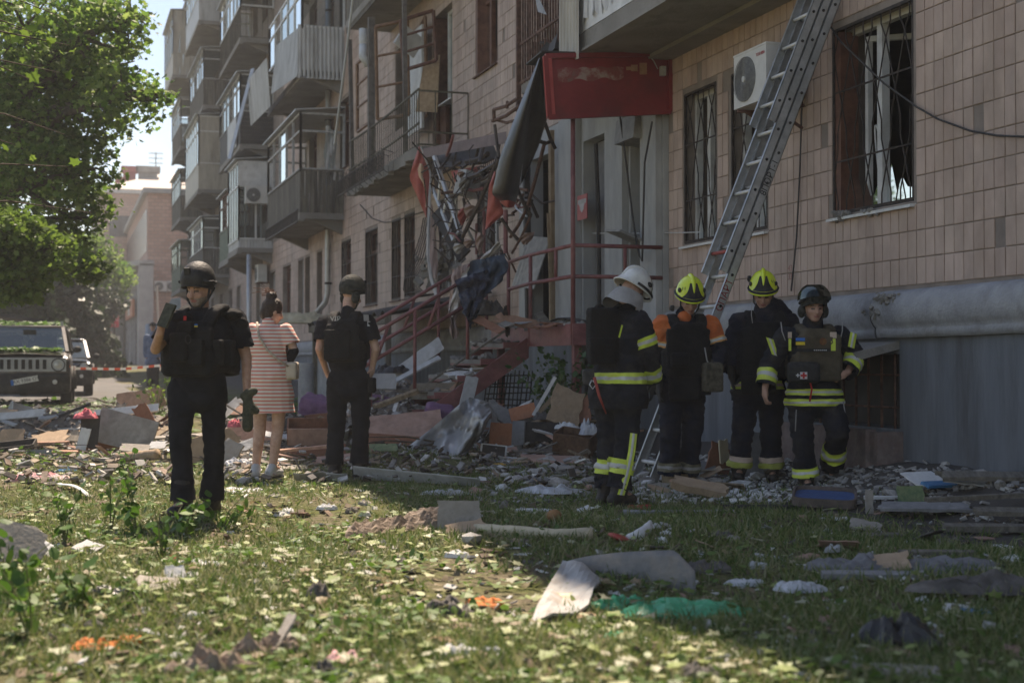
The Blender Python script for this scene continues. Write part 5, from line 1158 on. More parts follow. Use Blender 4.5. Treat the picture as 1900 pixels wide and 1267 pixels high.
fl_ = MB()
def flap(u, v):
    t = R(150+240*u); rr = .115+.05*v; return A.hp(rr*math.cos(t), rr*1.05*math.sin(t)-.01, -.0-.14*v+.012*math.sin(u*17)*v)
fl_.grid(flap, 26, 8); A.add(fl_.mesh('neck_flap'), 'neck_flap', GREYC)

# ---------------------------------------------------------------- firefighter with orange shoulders
B = Person(1265, 903, 12.3, 'firefighter with lime helmet and orange shoulders looking down beside the ladder', dict(
    head=(1280, 558, -.05), neck=(1272, 583), shL=(1316, 606, .02), shR=(1229, 606, -.02), elR=(1216, 662, .02), wrR=(1222, 712, -.08), elL=(1336, 655, .0), wrL=(1322, 690, -.16),
    hipL=(1286, 722), hipR=(1246, 722), knL=(1285, 808, -.03), anL=(1276, 886, .05), knR=(1244, 808, -.08), anR=(1242, 888, -.06)), (.08, -1), (.1, -.93, -.45))
B.J['toeR'] = np.array((.3, -.95, 0)); B.J['toeL'] = np.array((-.25, -.95, 0))
B.body(SK, 1.0); B.boots(BOOTT, .1); B.trousers(FIRED, .02, to=.92, flare=.03)
B.jacket(FIRED, .034, skirt=.05, wide=1.05)
for x in 'LR':
    me = band(B.jk, B.J['sh'+x]+np.array((0, 0, .1)), B.J['el'+x], .0, .62, .135, .006); B.add(me, 'shoulder_panel', ORG)
    me = band(B.jk, B.J['sh'+x]+np.array((0, 0, .1)), B.J['el'+x], .6, .74, .135, .009); o = B.add(me, 'reflective_band', mat('orange_tape', (.75, .38, .12), rough=.6))
    me = band(B.jk, B.J['sh'+x]+np.array((0, 0, .1)), B.J['el'+x], .64, .70, .135, .012); B.add(me, 'reflective_tape', SIL, parent=o)
mb = MB(); mb.cap(B.P(1270, 590, -.05), B.P(1274, 584, -.02), .062, .056); me = remesh(mb, .01, 2); B.add(me, 'orange_collar', ORG)
B.vest(VEST, B.P(0, 700)[2], B.P(0, 612)[2], .37, .175, .17)
B.pouch(1270, 722, -.19, (.26, .06, .2), VEST, 'groin_flap'); B.pouch(1262, 668, -.235, (.16, .07, .12), VEST)
B.gloves('LR', GLV, [((-.1, -.3, -1), (-.5, 0, 0), .9), ((.0, -.2, -1), (1, 0, 0), .5)])
for x in 'LR': B.stripe(B.tr, B.J['kn'+x], B.J['an'+x], .62, .82, .14, (mat('dirty_tape', (.12, .11, .07), (.2, .18, .12), scale=20, rough=.8), GREYC))
B.pouch(1322, 700, -.22, (.17, .1, .25), mat('camo_pouch', (.05, .043, .03), (.13, .115, .085), scale=22, rough=.9), 'hanging_pouch', rz=.2); mb = MB(); mb.tube([B.P(1308, 645, -.2), B.P(1312, 668, -.22), B.P(1318, 682, -.22)], .006, 6); B.add(mb.mesh('pouch_cord'), 'pouch_cord', GREYC)
o = B.fire_helmet(HYEL, '11r'); mb = MB(); mb.tube([B.hp(.12*math.cos(t), .15*math.sin(t)-.01, .045) for t in np.linspace(.3, math.pi-.3, 10)], .007, 6); B.add(mb.mesh('blue_trim'), 'blue_trim', mat('blue_trim', (.05, .2, .6), rough=.4), True, o)
B.pouch(1248, 572, -.04, (.035, .05, .05), HBLK, 'helmet_lamp')

# ---------------------------------------------------------------- firefighter behind, lime helmet, dark coat
Cc = Person(1408, 890, 12.55, 'firefighter in lime helmet and plain black vest standing behind the khaki one', dict(
    head=(1417, 548, -.04), neck=(1420, 575), shL=(1462, 598, .02), shR=(1374, 600, .0), elR=(1356, 655, .03), wrR=(1357, 688, -.06), elL=(1478, 655, .05), wrL=(1470, 705, -.05),
    hipL=(1433, 722), hipR=(1388, 722), knL=(1430, 806, -.03), anL=(1432, 874, .0), knR=(1378, 806, -.06), anR=(1371, 872, -.03)), (-.1, -1), (-.15, -.93, -.33))
Cc.body(SK, 1.02); Cc.boots(BOOT, .1); Cc.trousers(FIRED, .028, to=.92, flare=.028); Cc.jacket(FIRED, .04, skirt=.1, wide=1.08)
Cc.vest(VEST, Cc.P(0, 702)[2], Cc.P(0, 610)[2], .39, .19, .18); Cc.pouch(1408, 715, -.2, (.3, .06, .16), VEST, 'groin_flap')
mb = MB(); mb.cap(Cc.P(1424, 590, .0), Cc.P(1424, 568, .03), .13, .1); mb.cap(Cc.P(1440, 575, .06), Cc.P(1452, 590, .06), .1, .1); me = remesh(mb, .014, 3); wrinkle(me, .01, 12, 2); Cc.add(me, 'collar', FIRED)
Cc.gloves('LR', HBLK, [((.0, -.2, -1), (-1, 0, 0), .4), ((.05, -.2, -1), (1, 0, 0), .25)])
for x in 'LR': Cc.stripe(Cc.tr, Cc.J['kn'+x], Cc.J['an'+x], .60, .74, .16, (PINKB, PINKB)); Cc.stripe(Cc.tr, Cc.J['kn'+x], Cc.J['an'+x], .745, .9, .16, (mat('lime_dull', (.3, .33, .06), (.4, .42, .1), scale=12, rough=.7),)*2)
c1 = Cc.P(1410, 0); Cc.stripe(Cc.jk, np.array((c1[0], 0, Cc.P(0, 722)[2])), np.array((c1[0], 0, Cc.P(0, 706)[2])), 0, 1, .3, (YEL, PINKB))
Cc.fire_helmet(HYEL, '11'); Cc.pouch(1392, 518, .0, (.04, .06, .045), HBLK, 'helmet_lamp', rx=.3)
mb = MB(); mb.tube([Cc.P(1396, 560, -.2), Cc.P(1395, 585, -.23), Cc.P(1397, 600, -.24)], .004, 5); Cc.add(mb.mesh('cord'), 'cord', GREYC)

# ---------------------------------------------------------------- sapper with khaki plate carrier
Dd = Person(1508, 903, 12.05, 'man in dark helmet with raised visor and khaki vest with medical pouch walking forward', dict(
    head=(1511, 572, -.07), neck=(1508, 602, .0), shL=(1560, 624, .04), shR=(1459, 626, -.02), elR=(1428, 676, .0), wrR=(1420, 722, -.1), elL=(1590, 664, .03), wrL=(1572, 692, -.14),
    hipL=(1537, 738), hipR=(1485, 738), knR=(1490, 818, -.05), anR=(1496, 890, -.02), knL=(1556, 800, -.15), anL=(1542, 868, .22)), (.05, -1), (.12, -.98, -.12))
Dd.J['toeR'] = np.array((.0, -1, 0)); Dd.J['toeL'] = np.array((.05, -.8, -.55))
Dd.body(SK, 1.0, hands=((Dd.J['wrR'], (0, -.2, -1), (1, .2, 0), .8), (Dd.J['wrL'], (-.8, -.3, -.3), (-.3, .6, -.4), .9)))
Dd.boots(BOOT, .12); Dd.trousers(FIRE, .026, to=.92, flare=.03); Dd.jacket(FIRE, .034, skirt=.08, wide=1.06, to=(.97, .93))
Dd.vest(KHAKI, Dd.P(0, 706)[2], Dd.P(0, 622)[2], .36, .185, .17)
n_ = (0, -1, .05)
zz = -.235
Dd.patch(1486, 630, .075, .026, zz, M_blue, 'flag_patch'); Dd.patch(1486, 637.5, .075, .026, zz, M_yelf, 'flag_patch')
mb = MB(); mb.lathe([(0, .004), (.03, .004), (.03, 0)], Dd.P(1528, 634, zz), 16, rotm(math.pi/2, 0, 0)); Dd.add(mb.mesh('round_patch'), 'round_patch', mat('dark_red_patch', (.12, .03, .02), (.2, .1, .03), scale=30), False)
Dd.patch(1508, 650, .3, .026, zz, HBLK, 'name_tape'); mb = MB()
for k in range(7): mb.box(Dd.P(1512+k*3.6, 650, zz-.004), (.009, .004, .009))
Dd.add(mb.mesh('tape_letters'), 'tape_letters', M_wht, False)
Dd.pouch(1492, 691, -.3, (.26, .13, .17), HBLK, 'medical_pouch'); Dd.patch(1492, 697, .058, .058, -.372, M_wht, 'medical_patch'); Dd.patch(1492, 697, .05, .016, -.377, M_rdp, 'red_cross'); Dd.patch(1492, 697, .016, .05, -.378, M_rdp, 'red_cross'); Dd.patch(1481, 696.5, .03, .009, -.372, M_wht, 'small_cross'); Dd.patch(1481, 696.5, .009, .03, -.373, M_wht, 'small_cross')
mb = MB(); mb.tube([Dd.P(1503, 706, -.3), Dd.P(1507, 722, -.27), Dd.P(1503, 745, -.25)], .008, 6); Dd.add(mb.mesh('red_cord'), 'red_cord', M_rdp)
for x in 'LR': Dd.stripe(Dd.jk, Dd.J['el'+x], Dd.J['wr'+x], .28 if x == 'L' else .3, .78, .11)
def dstrip(p0, p1, w, dv0, dv1):
    def fn(u, v): p = np.array(p0)*(1-v)+np.array(p1)*v; return Dd.P(p[0]+(u-.5)*w, p[1]+(u-.5)*w*.35, dv0*(1-v)+dv1*v+.02*abs(u-.5)*2)
    mb = MB(); mb.grid(fn, 5, 6); o = Dd.add(mb.mesh('sleeve_band'), 'reflective_band', YEL); mb = MB(); mb.grid(lambda u, v: np.array(fn(.35+.3*u, v))+np.array((0, -.004, 0)), 3, 6); Dd.add(mb.mesh('sleeve_tape'), 'reflective_tape', SIL, parent=o)
dstrip((1429, 628), (1440, 660), 14, -.11, -.105); dstrip((1585, 618), (1580, 645), 12, -.09, -.1)
for (p0, p1) in (((1450, 598), (1458, 632)), ((1564, 598), (1560, 630))): mb = MB(); mb.tube([Dd.P(*p0, -.08), Dd.P((p0[0]+p1[0])/2+(-2 if p0[0] < 1500 else 2), (p0[1]+p1[1])/2, -.12), Dd.P(*p1, -.14)], .005, 6); Dd.add(mb.mesh('piping'), 'piping', GREYC)
for (x0, x1, m) in ((1463, 1470, 0), (1541, 1553, 0)): Dd.patch((x0+x1)/2, 622, (x1-x0)/Dd.ppm, .05, -.205, PINKB, 'chest_band'); Dd.patch((x0+x1)/2, 640, (x1-x0)/Dd.ppm*.7, .1, -.205, YEL, 'reflective_band')
c1 = Dd.P(1510, 0)
for (ya, yb) in ((733, 722), (752, 740)): Dd.stripe(Dd.jk, np.array((c1[0], 0, Dd.P(0, ya)[2])), np.array((c1[0], 0, Dd.P(0, yb)[2])), 0, 1, .34)
Dd.stripe(Dd.tr, Dd.J['knR'], Dd.J['anR'], .68, .9, .15); Dd.stripe(Dd.tr, Dd.J['knL'], Dd.J['anL'], .42, .7, .15)
mb = MB(); mb.cap(Dd.P(1508, 612, .0), Dd.P(1510, 596, .0), .1, .085); me = remesh(mb, .01, 3); Dd.add(me, 'collar', FIRED)
for (p0, p1) in (((1478, 760), (1476, 800)), ((1565, 745), (1572, 790))): mb = MB(); mb.tube([Dd.P(*p0, -.13), Dd.P(*p1, -.14)], .005, 5); Dd.add(mb.mesh('piping'), 'piping', GREYC)
Dd.combat_helmet(HOLV, True, True)

# ---------------------------------------------------------------- policeman with phone, left
E = Person(365, 950, 10.1, 'bearded policeman in black helmet and armour vest looking down at his phone', dict(
    head=(367, 538, -.06), neck=(372, 572), shR=(324, 596, -.1), shL=(436, 592, .1), elR=(288, 648, -.2), wrR=(297, 614, -.36), elL=(456, 664, .1), wrL=(457, 722, .02),
    hipR=(336, 722, -.02), hipL=(396, 720, .03), knR=(334, 826, -.1), anR=(340, 932, -.12), knL=(396, 824, .03), anL=(393, 928, .12)), (-.3, -.95), (-.35, -.9, -.25))
E.body(SK, 1.02, hands=((E.J['wrR'], (.15, -.1, 1), (.8, .2, .1), .9), (E.J['wrL'], (.05, -.1, -1), (-.9, -.2, 0), 1.1)), beard=True)
E.boots(BOOT, .14); E.trousers(NAVY, .014, to=.97, flare=.025, rr=(.085, .06, .05), wr=.007); E.tshirt(NAVY, .018, .78, skirt=.02, belly=.04, wide=1.12)
E.vest(VEST, E.P(0, 698)[2], E.P(0, 612)[2], .38, .19, .18)
for (px, py, dv, sz) in ((330, 590, -.12, (.2, .16, .1)), (428, 584, .0, (.16, .14, .07)), (446, 602, .08, (.09, .13, .12))): E.pad(px, py, dv, sz, VEST, 'shoulder_pad')
for (px, py, dv, sz) in ((332, 645, -.27, (.13, .07, .2)), (362, 655, -.27, (.12, .06, .18)), (398, 655, -.2, (.12, .06, .18)), (424, 655, -.12, (.08, .06, .18)), (344, 608, -.26, (.12, .05, .08))): E.pouch(px, py, dv, sz, VEST, rz=-.3)
E.patch(361, 603, .035, .01, -.275, M_blue, 'flag_patch', (-.3, -1, .1)); E.patch(361, 606, .035, .01, -.275, M_yelf, 'flag_patch', (-.3, -1, .1)); E.patch(342, 591, .02, .03, -.275, M_rdp, 'red_tab', (-.3, -1, .1))
mb = MB(); mb.tube([E.P(348+5*math.cos(t), 630+8*math.sin(t), -.36) for t in np.linspace(0, 2*math.pi, 14)], .004, 5); E.add(mb.mesh('handcuff'), 'handcuff', HBLK)
E.combat_helmet(HBLK, False); mb = MB(); p = E.hp(.1, -.03, .08); mb.ell(p, (.008, .045, .014), E.HR @ rotm(.5, 0, 0)); E.add(mb.mesh('helmet_strobe'), 'helmet_strobe', M_wht)
cam_o = mat('camo_green', (.025, .028, .018), (.075, .075, .05), scale=30, rough=.8)
ph = MB(); ph.box((0, 0, 0), (.085, .02, .17)); po = link('phone', ph.mesh('phone'), None, cam_o); po.location = E.root.location + Vector((np.array(Matrix.Rotation(-YAW, 3, 'Z')) @ E.P(308, 586, -.42)).tolist()); po.rotation_euler = (-.35, .2, -YAW-.5); tag(po, 'phone in camouflage case held up by the bearded policeman', 'phone')
tq = MB(); O = lambda px, py, dv=-.06: E.P(px, py, dv)
tq.cap(O(459, 730), O(459, 792), .034, .04); tq.cap(O(452, 735), O(470, 726), .03, .03); tq.cap(O(463, 752), O(474, 762), .035, .028); tq.cap(O(448, 770), O(456, 768), .012, .012)
me = remesh(tq, .008, 2); to_ = link('hand_torch', me, None, cam_o, True); me.materials.clear(); me.materials.append(cam_o); to_.location = E.root.location; to_.rotation_euler = E.root.rotation_euler; tag(to_, 'camouflage torch gripped in the bearded policeman\'s lowered hand', 'torch')

# ---------------------------------------------------------------- policeman seen from behind
P2 = Person(645, 876, 13.4, 'policeman in dark helmet and black polo with white back print seen from behind', dict(
    head=(652, 548, .05), neck=(645, 577), shL=(602, 600, .04), shR=(681, 598, -.03), elL=(592, 648, -.02), wrL=(606, 690, .16), elR=(697, 648, -.05), wrR=(691, 680, .02),
    hipL=(626, 712), hipR=(668, 712), knL=(624, 796, .03), anL=(620, 864, .02), knR=(670, 794, .0), anR=(666, 862, .0)), (.15, 1), (.75, .6, -.25))
P2.body(SKL, 1.0, hands=((P2.J['wrR'], (-.15, .1, -1), (-1, .2, 0), .5), (P2.J['wrL'], (.3, .4, -.8), (1, 0, 0), .5)))
P2.boots(BOOT, .14); P2.trousers(NAVY, .018, to=.97, flare=.02, rr=(.088, .062, .05), wr=.007); P2.tshirt(NAVY, .018, .72, skirt=.04, wide=1.08)
P2.vest(VEST, P2.P(0, 672)[2], P2.P(0, 605)[2], .31, .16, .165); P2.pouch(625, 640, -.22, (.24, .06, .28), VEST, 'back_pouch')
for dv in (0,):
    t_ = text('VІР', .058, P2.P(622, 592, -.19), (1, 0, .03), (0, -.15, 1), M_wht, P2.root)
P2.pouch(690, 715, -.05, (.07, .12, .14), VEST, 'holster'); P2.patch(679, 590, .05, .06, -.115, GREYC, 'sleeve_badge', (.5, -1, .2)); P2.patch(684, 601, .03, .045, -.105, M_wht, 'sleeve_print', (.5, -1, .1))
P2.patch(690, 739, .05, .02, -.08, GREYC, 'pocket_label', (.5, -1, 0))
P2.combat_helmet(HOLV, True)

# ---------------------------------------------------------------- woman in a striped dress
W = Person(500, 873, 13.2, 'woman in pink and white striped dress with hair bun and crossbody bag', dict(
    head=(506, 578, .05), neck=(497, 600), shL=(468, 614, .04), shR=(530, 614, -.02), elL=(463, 655, .1), wrL=(488, 680, .2), elR=(545, 650, -.04), wrR=(532, 678, .06),
    hipL=(482, 715), hipR=(520, 715), knL=(482, 800, .02), anL=(475, 866, .02), knR=(515, 798, -.0), anR=(506, 866, -.02)), (.12, 1), (.85, .5, -.3))
W.J['toeL'] = np.array((-.2, .95, 0)); W.J['toeR'] = np.array((.3, .9, 0))
W.body(SKL, .97, hands=((W.J['wrR'], (-.5, .6, -.5), (0, 0, 1), .4), (W.J['wrL'], (.4, .5, -.6), (0, 0, 1), .4)))
def stripes():
    m = mat('striped_jersey', (.6, .56, .5), rough=.9); N = m.node_tree.nodes; L = m.node_tree.links; b = N['Principled BSDF']
    tc = N.new('ShaderNodeTexCoord'); wv = N.new('ShaderNodeTexWave'); wv.bands_direction = 'Z'; wv.inputs['Scale'].default_value = 9.2; wv.inputs['Distortion'].default_value = .35; wv.inputs['Detail Scale'].default_value = 1.0
    L.new(tc.outputs['Object'], wv.inputs['Vector']); cr = N.new('ShaderNodeValToRGB'); e = cr.color_ramp.elements; e[0].position = .46; e[1].position = .54; e[0].color = (.62, .235, .185, 1); e[1].color = (.68, .62, .55, 1)
    L.new(wv.outputs['Fac'], cr.inputs[0]); L.new(cr.outputs[0], b.inputs['Base Color']); return m
mb = MB(); W.torso_prims(mb, .012, 0, .98); AA = np.stack([W.sd, W.f, (0, 0, 1)], 1); pel = (W.J['hipL']+W.J['hipR'])/2
mb.ell(W.P(503, 700), (.195, .15, .22), AA); mb.ell(W.P(504, 735), (.208, .16, .25), AA); mb.ell(W.P(505, 770), (.215, .165, .25), AA)
for x in 'LR': e = W.J['sh'+x]+(W.J['el'+x]-W.J['sh'+x])*.95; mb.cap(W.J['sh'+x], e, .07, .082)
me = remesh(mb, .011, 4); wrinkle(me, .008, 6, 3, .6); cut(me, [(W.P(500, 766), (0.03, 0, -1)), (W.P(500, 588), (0, 0, 1))])
for x in 'LR':
    d = unit(W.J['el'+x]-W.J['sh'+x]); e = W.J['sh'+x]+(W.J['el'+x]-W.J['sh'+x])*.72; bm = bmesh.new(); bm.from_mesh(me)
    kill = [v for v in bm.verts if (np.array(v.co[:])-e) @ d > 0 and segdist(np.array([v.co[:]]), W.J['sh'+x], W.J['el'+x]+d*.1)[0][0] < .1 and (np.array(v.co[:])-W.P(500, 650))@np.array((1 if x == 'R' else -1, 0, 0)) > .165]
    bmesh.ops.delete(bm, geom=kill, context='VERTS'); bm.to_mesh(me); bm.free()
W.add(me, 'dress', stripes())
hb = MB(); hb.ell(W.hp(0, -.022, .035), np.array((.088, .1, .1))*W.hs, W.HR); hb.ell(W.hp(0, -.05, -.02), np.array((.078, .075, .09))*W.hs, W.HR); hb.ell(W.hp(.0, -.06, .135), (.05, .05, .042)); me = remesh(hb, .009, 2); wrinkle(me, .006, 30, 1, .4)
W.add(me, 'hair', M_hair)
ws = MB()
for k in range(26):
    t = random.random()*6.28; p = W.hp(.03*math.cos(t), -.06+.03*math.sin(t), .15); ws.tube([p, p+np.array((random.gauss(-.02, .03), random.gauss(0, .03), random.uniform(.01, .05))), p+np.array((random.gauss(-.05, .05), random.gauss(0, .04), random.uniform(-.01, .06)))], .0022, 4)
W.add(ws.mesh('loose_strands'), 'loose_strands', mat('auburn_strands', (.14, .05, .025), (.2, .08, .04)))
st = MB(); st.tube([W.P(476, 598, -.07), W.P(480, 625, -.14), W.P(496, 650, -.16), W.P(515, 667, -.17), W.P(534, 680, -.14)], .012, 6); W.add(st.mesh('strap'), 'bag_strap', mat('beige_strap', (.36, .29, .22), (.45, .37, .29), rough=.7))
W.pouch(542, 688, -.02, (.1, .2, .16), mat('beige_leather', (.42, .35, .27), (.52, .45, .36), rough=.55), 'shoulder_bag')
me = MB(); a, b = W.J['elR'], W.J['wrR']; me.cap(a+(b-a)*.05, a+(b-a)*.8, .05, .042); mm = remesh(me, .008, 2); W.add(mm, 'arm_sleeve', NAVY)
W.boots(mat('pale_sneaker', (.4, .4, .39), (.52, .51, .5), rough=.7), .0, .006)
# ================================================================ parked cars
def loft(mb, secs, m=0, cap=True):
    """secs: list of equal-length rings"""
    n = len(secs[0]); V = [p for s in secs for p in s]
    F = [(i*n+k, i*n+(k+1) % n, (i+1)*n+(k+1) % n, (i+1)*n+k) for i in range(len(secs)-1) for k in range(n)]
    if cap: F += [tuple(range(n))[::-1], tuple((len(secs)-1)*n+k for k in range(n))]
    return mb.add(V, F, m)
def sec(y, w, z0, z1, r=.08, tuck=0.0):
    pts = []
    for (sx, sz, a0) in ((1, -1, -90), (1, 1, 0), (-1, 1, 90), (-1, -1, 180)):
        for t in (0, 30, 60, 90):
            a = R(a0+t); cx = (w-r-(tuck if sz > 0 else 0))*sx; cz = (z0+r) if sz < 0 else (z1-r); pts.append((cx+r*math.cos(a), y, cz+r*math.sin(a)))
    return pts
M_tyre = mat('tyre', (.018, .018, .018), (.035, .034, .033), scale=20, rough=.9); M_rim = mat('alloy_rim', (.28, .28, .28), (.38, .38, .38), rough=.4, metal=.7)
M_plas = mat('black_plastic', (.02, .02, .02), (.04, .038, .036), scale=9, rough=.7, dirt=(.12, .11, .09), dscale=4, damt=.5); M_silv = mat('silver_trim', (.32, .34, .36), (.42, .44, .45), rough=.4, metal=.5)
M_lens = mat('headlamp_lens', (.45, .45, .42), (.6, .6, .55), rough=.15, spec=.8, coat=.6); M_cg = glassmat('car_glass', (.45, .52, .5), .05, .35); M_ind = mat('indicator', (.65, .16, .04), rough=.3)
M_plate = mat('plate_white', (.68, .68, .64), rough=.5); M_platet = mat('plate_black', (.01, .01, .01), rough=.6)
def car(loc, rz, label, paint, suv=True, plate=None, roll=0.0):
    o = empty('parked_car', loc, rz, label, 'car', 'parked cars'); W_ = .9 if suv else .87; top = 1.66 if suv else 1.44
    def P(mb, nm, m, par=None, sm=False): q = mb.build(nm, m, None, sm); q.parent = par or o; return q
    mb = MB(); hz = 1.02 if suv else .86
    loft(mb, [sec(.02, W_-.06, .52, hz-.1, .06), sec(.1, W_-.01, .42, hz-.02, .08), sec(.5, W_, .36, hz+.02, .1, .03), sec(1.2, W_+.005, .34, hz+.09, .1, .05), sec(3.0, W_+.005, .34, hz+.1, .1, .05), sec(3.9, W_, .36, hz+.09, .1, .05), sec(4.2, W_-.06, .45, hz+.02, .1, .05)])
    P(mb, 'body', paint, sm=True)
    mb = MB()
    def hd(u, v): x = (u-.5)*2*(W_-.14); y = .1+1.08*v; return (x, y, hz+.018+.075*v+.03*math.cos(u*2*math.pi+math.pi)*.5+.012)
    mb.grid(hd, 13, 8); P(mb, 'bonnet', paint, sm=True)
    mb = MB(); y0, y1, y2, y3 = (1.12, 1.62, 3.75, 4.1) if suv else (1.05, 1.85, 3.3, 4.0)
    loft(mb, [sec(y1, W_-.17, top-.1, top, .05), sec((y1+y2)/2, W_-.16, top-.08, top+.03, .05), sec(y2, W_-.18, top-.1, top-.02, .05)]); P(mb, 'roof', paint, sm=True)
    for sx in (-1, 1):
        for (a_, b_, w_) in (((sx*(W_-.1), y0, hz+.08), (sx*(W_-.2), y1, top-.05), .07), ((sx*(W_-.06), 2.6, hz+.08), (sx*(W_-.18), 2.6, top-.05), .08), ((sx*(W_-.08), y3, hz+.08), (sx*(W_-.2), y2, top-.05), .11)): mb = MB(); mb.beam(a_, b_, w_); P(mb, 'pillar', paint)
        mb = MB(); mb.add([(sx*(W_-.08), y0+.1, hz+.1), (sx*(W_-.08), y3-.1, hz+.1), (sx*(W_-.19), y2, top-.06), (sx*(W_-.19), y1+.05, top-.06)], [(0, 1, 2, 3)]); P(mb, 'side_window', M_cg)
        mb = MB(); mb.ell((sx*(W_+.1), 1.35, hz+.14), (.09, .06, .07)); mb.beam((sx*(W_-.08), 1.37, hz+.08), (sx*(W_+.05), 1.36, hz+.1), .04, .03); P(mb, 'mirror', M_plas, sm=True)
        for y in (.82, 3.35):
            wr = .35; mb = MB(); mb.lathe([(.2, -.1), (wr-.03, -.11), (wr, -.07), (wr, .07), (wr-.03, .11), (.2, .1)], (sx*(W_-.1), y, wr), 24, rotm(0, math.pi/2, 0)); w = P(mb, 'wheel', M_tyre, sm=True)
            mb = MB(); mb.lathe([(.001, .09), (.2, .08), (.22, .1)], (sx*(W_-.1), y, wr), 20, rotm(0, sx*math.pi/2, 0)); P(mb, 'rim', M_rim, w)
            mb = MB(); mb.tube([(sx*(W_+.01), y+.43*math.cos(t), .35+.43*math.sin(t)) for t in np.linspace(-.1, math.pi+.1, 12)], .045, 6); P(mb, 'wheel_arch', M_plas, sm=True)
        if suv: mb = MB(); mb.beam((sx*(W_-.22), 1.8, top+.05), (sx*(W_-.24), 3.6, top+.04), .035, .035); mb.box((sx*(W_-.22), 1.75, top+.05), (.05, .12, .1)); P(mb, 'roof_rail', M_silv)
        hx, hzz = sx*.66, (.84 if suv else .72)
        mb = MB(); mb.lathe([(.001, .05), (.07, .04), (.105, .0), (.12, .01), (.125, -.03)] if suv else [(.001, .03), (.1, .02), (.13, -.02)], (hx, .03, hzz), 22, rotm(math.pi/2, 0, 0)); hl = P(mb, 'headlight', M_lens, sm=True)
        mb = MB(); mb.tube([(hx+.125*math.cos(t), .0, hzz+.125*math.sin(t)) for t in np.linspace(0, 2*math.pi, 22)], .014, 6); P(mb, 'headlight_ring', M_plas, hl)
        mb = MB(); mb.box((sx*(W_-.06), .1, hzz-.03), (.1, .05, .05)); P(mb, 'indicator', M_ind)
        mb = MB(); mb.box((sx*.6, -.03, .5), (.2, .05, .12), taper=(.8, 1)); fo = P(mb, 'fog_light_housing', M_plas); mb = MB(); mb.lathe([(.001, .02), (.045, .015), (.05, 0)], (sx*.6, -.055, .5), 12, rotm(math.pi/2, 0, 0)); P(mb, 'fog_light', M_lens, fo)
    mb = MB(); mb.add([(-W_+.12, y0-.02, hz+.1), (W_-.12, y0-.02, hz+.1), (W_-.22, y1, top-.05), (-W_+.22, y1, top-.05)], [(0, 1, 2, 3)]); P(mb, 'windscreen', M_cg)
    mb = MB(); mb.box((.05, y1-.12, top-.14), (.26, .05, .1)); P(mb, 'rear_view_mirror', M_plas)
    mb = MB(); mb.span(-W_+.25, W_-.25, 1.5, 3.6, .5, 1.05); mb.box((-.35, 2.0, 1.15), (.45, .2, .6)); mb.box((.35, 2.0, 1.15), (.45, .2, .6)); P(mb, 'seats', M_plas)
    mb = MB(); loft(mb, [sec(-.06, W_-.16, .3, .62, .05), sec(.02, W_-.02, .26, .68, .06), sec(.3, W_-.0, .28, .66, .06)]); P(mb, 'bumper', M_plas, sm=True)
    if suv:
        mb = MB(); mb.box((0, .02, .845), (1.62, .05, .27)); g = P(mb, 'grille', M_silv)
        for k in range(7):
            x = (k-3)*.134; mb = MB(); mb.box((x, -.012, .85), (.07, .02, .19)); s_ = P(mb, 'grille_slot', M_platet, g)
            mb = MB()
            for (cx, cz, w, h) in ((x-.042, .85, .012, .21), (x+.042, .85, .012, .21), (x, .953, .09, .012), (x, .747, .09, .012)): mb.box((cx, -.02, cz), (w, .03, h))
            P(mb, 'slot_surround', M_silv, g)
    else: mb = MB(); mb.box((0, .0, .66), (.9, .05, .14)); P(mb, 'grille', M_plas)
    if plate:
        A_ = rotm(0, -.19, 0); mb = MB(); mb.box((.03, -.085, .53), (.52, .012, .112), A_); pl_ = P(mb, 'number_plate', M_plate)
        mb = MB(); mb.box(np.array((.03, -.0925, .53))+A_ @ np.array((-.235, 0, 0)), (.05, .004, .108), A_); P(mb, 'plate_band', M_blue, pl_)
        text(plate, .095, np.array((.03, -.093, .53))+A_ @ np.array((.03, 0, 0)), A_ @ np.array((1, 0, 0)), A_ @ np.array((0, 0, 1)), M_platet, pl_, 1.0)
    return o
PAINT1 = mat('dusty_black_paint', (.05, .043, .038), (.1, .086, .075), scale=4, rough=.4, coat=.5, spec=.5, dirt=(.22, .18, .14), dscale=2.2, damt=.7)
PAINT2 = mat('black_paint', (.02, .02, .022), (.04, .04, .042), scale=4, rough=.25, coat=.7, spec=.5, dirt=(.13, .12, .1), dscale=3, damt=.5)
pj = at(43, 700, 28.2); jg = ground_h(pj[0], pj[1]); car((pj[0], pj[1], jg), -YAW+R(16), 'dusty black off-road car with seven-slot grille, leaves strewn on its bonnet', PAINT1, True, 'AX 9386 OT')
pj2 = at(104, 700, 35); car((pj2[0], pj2[1], ground_h(pj2[0], pj2[1])), -YAW+R(17), 'black car parked behind the off-road car', PAINT2, False)
# dark shelter roof behind the cars
sh_ = empty('shelter', tuple(at(20, 720, 36)), label='dark lean-to roof on posts behind the parked cars', cat='shelter')
m_ = MB(); m_.prism([at(-160, 560, 36), at(105, 596, 36), at(100, 600, 40), at(-160, 566, 40)], (0, 0, -.08)); part(m_, 'roof', M_dark, sh_)
for px in (-60, 60): m_ = MB(); b = at(px, 590, 38); m_.beam((b[0], b[1], ground_h(b[0], b[1])), b, .08, .08, up=(1, 0, 0)); part(m_, 'post', M_iron, sh_)
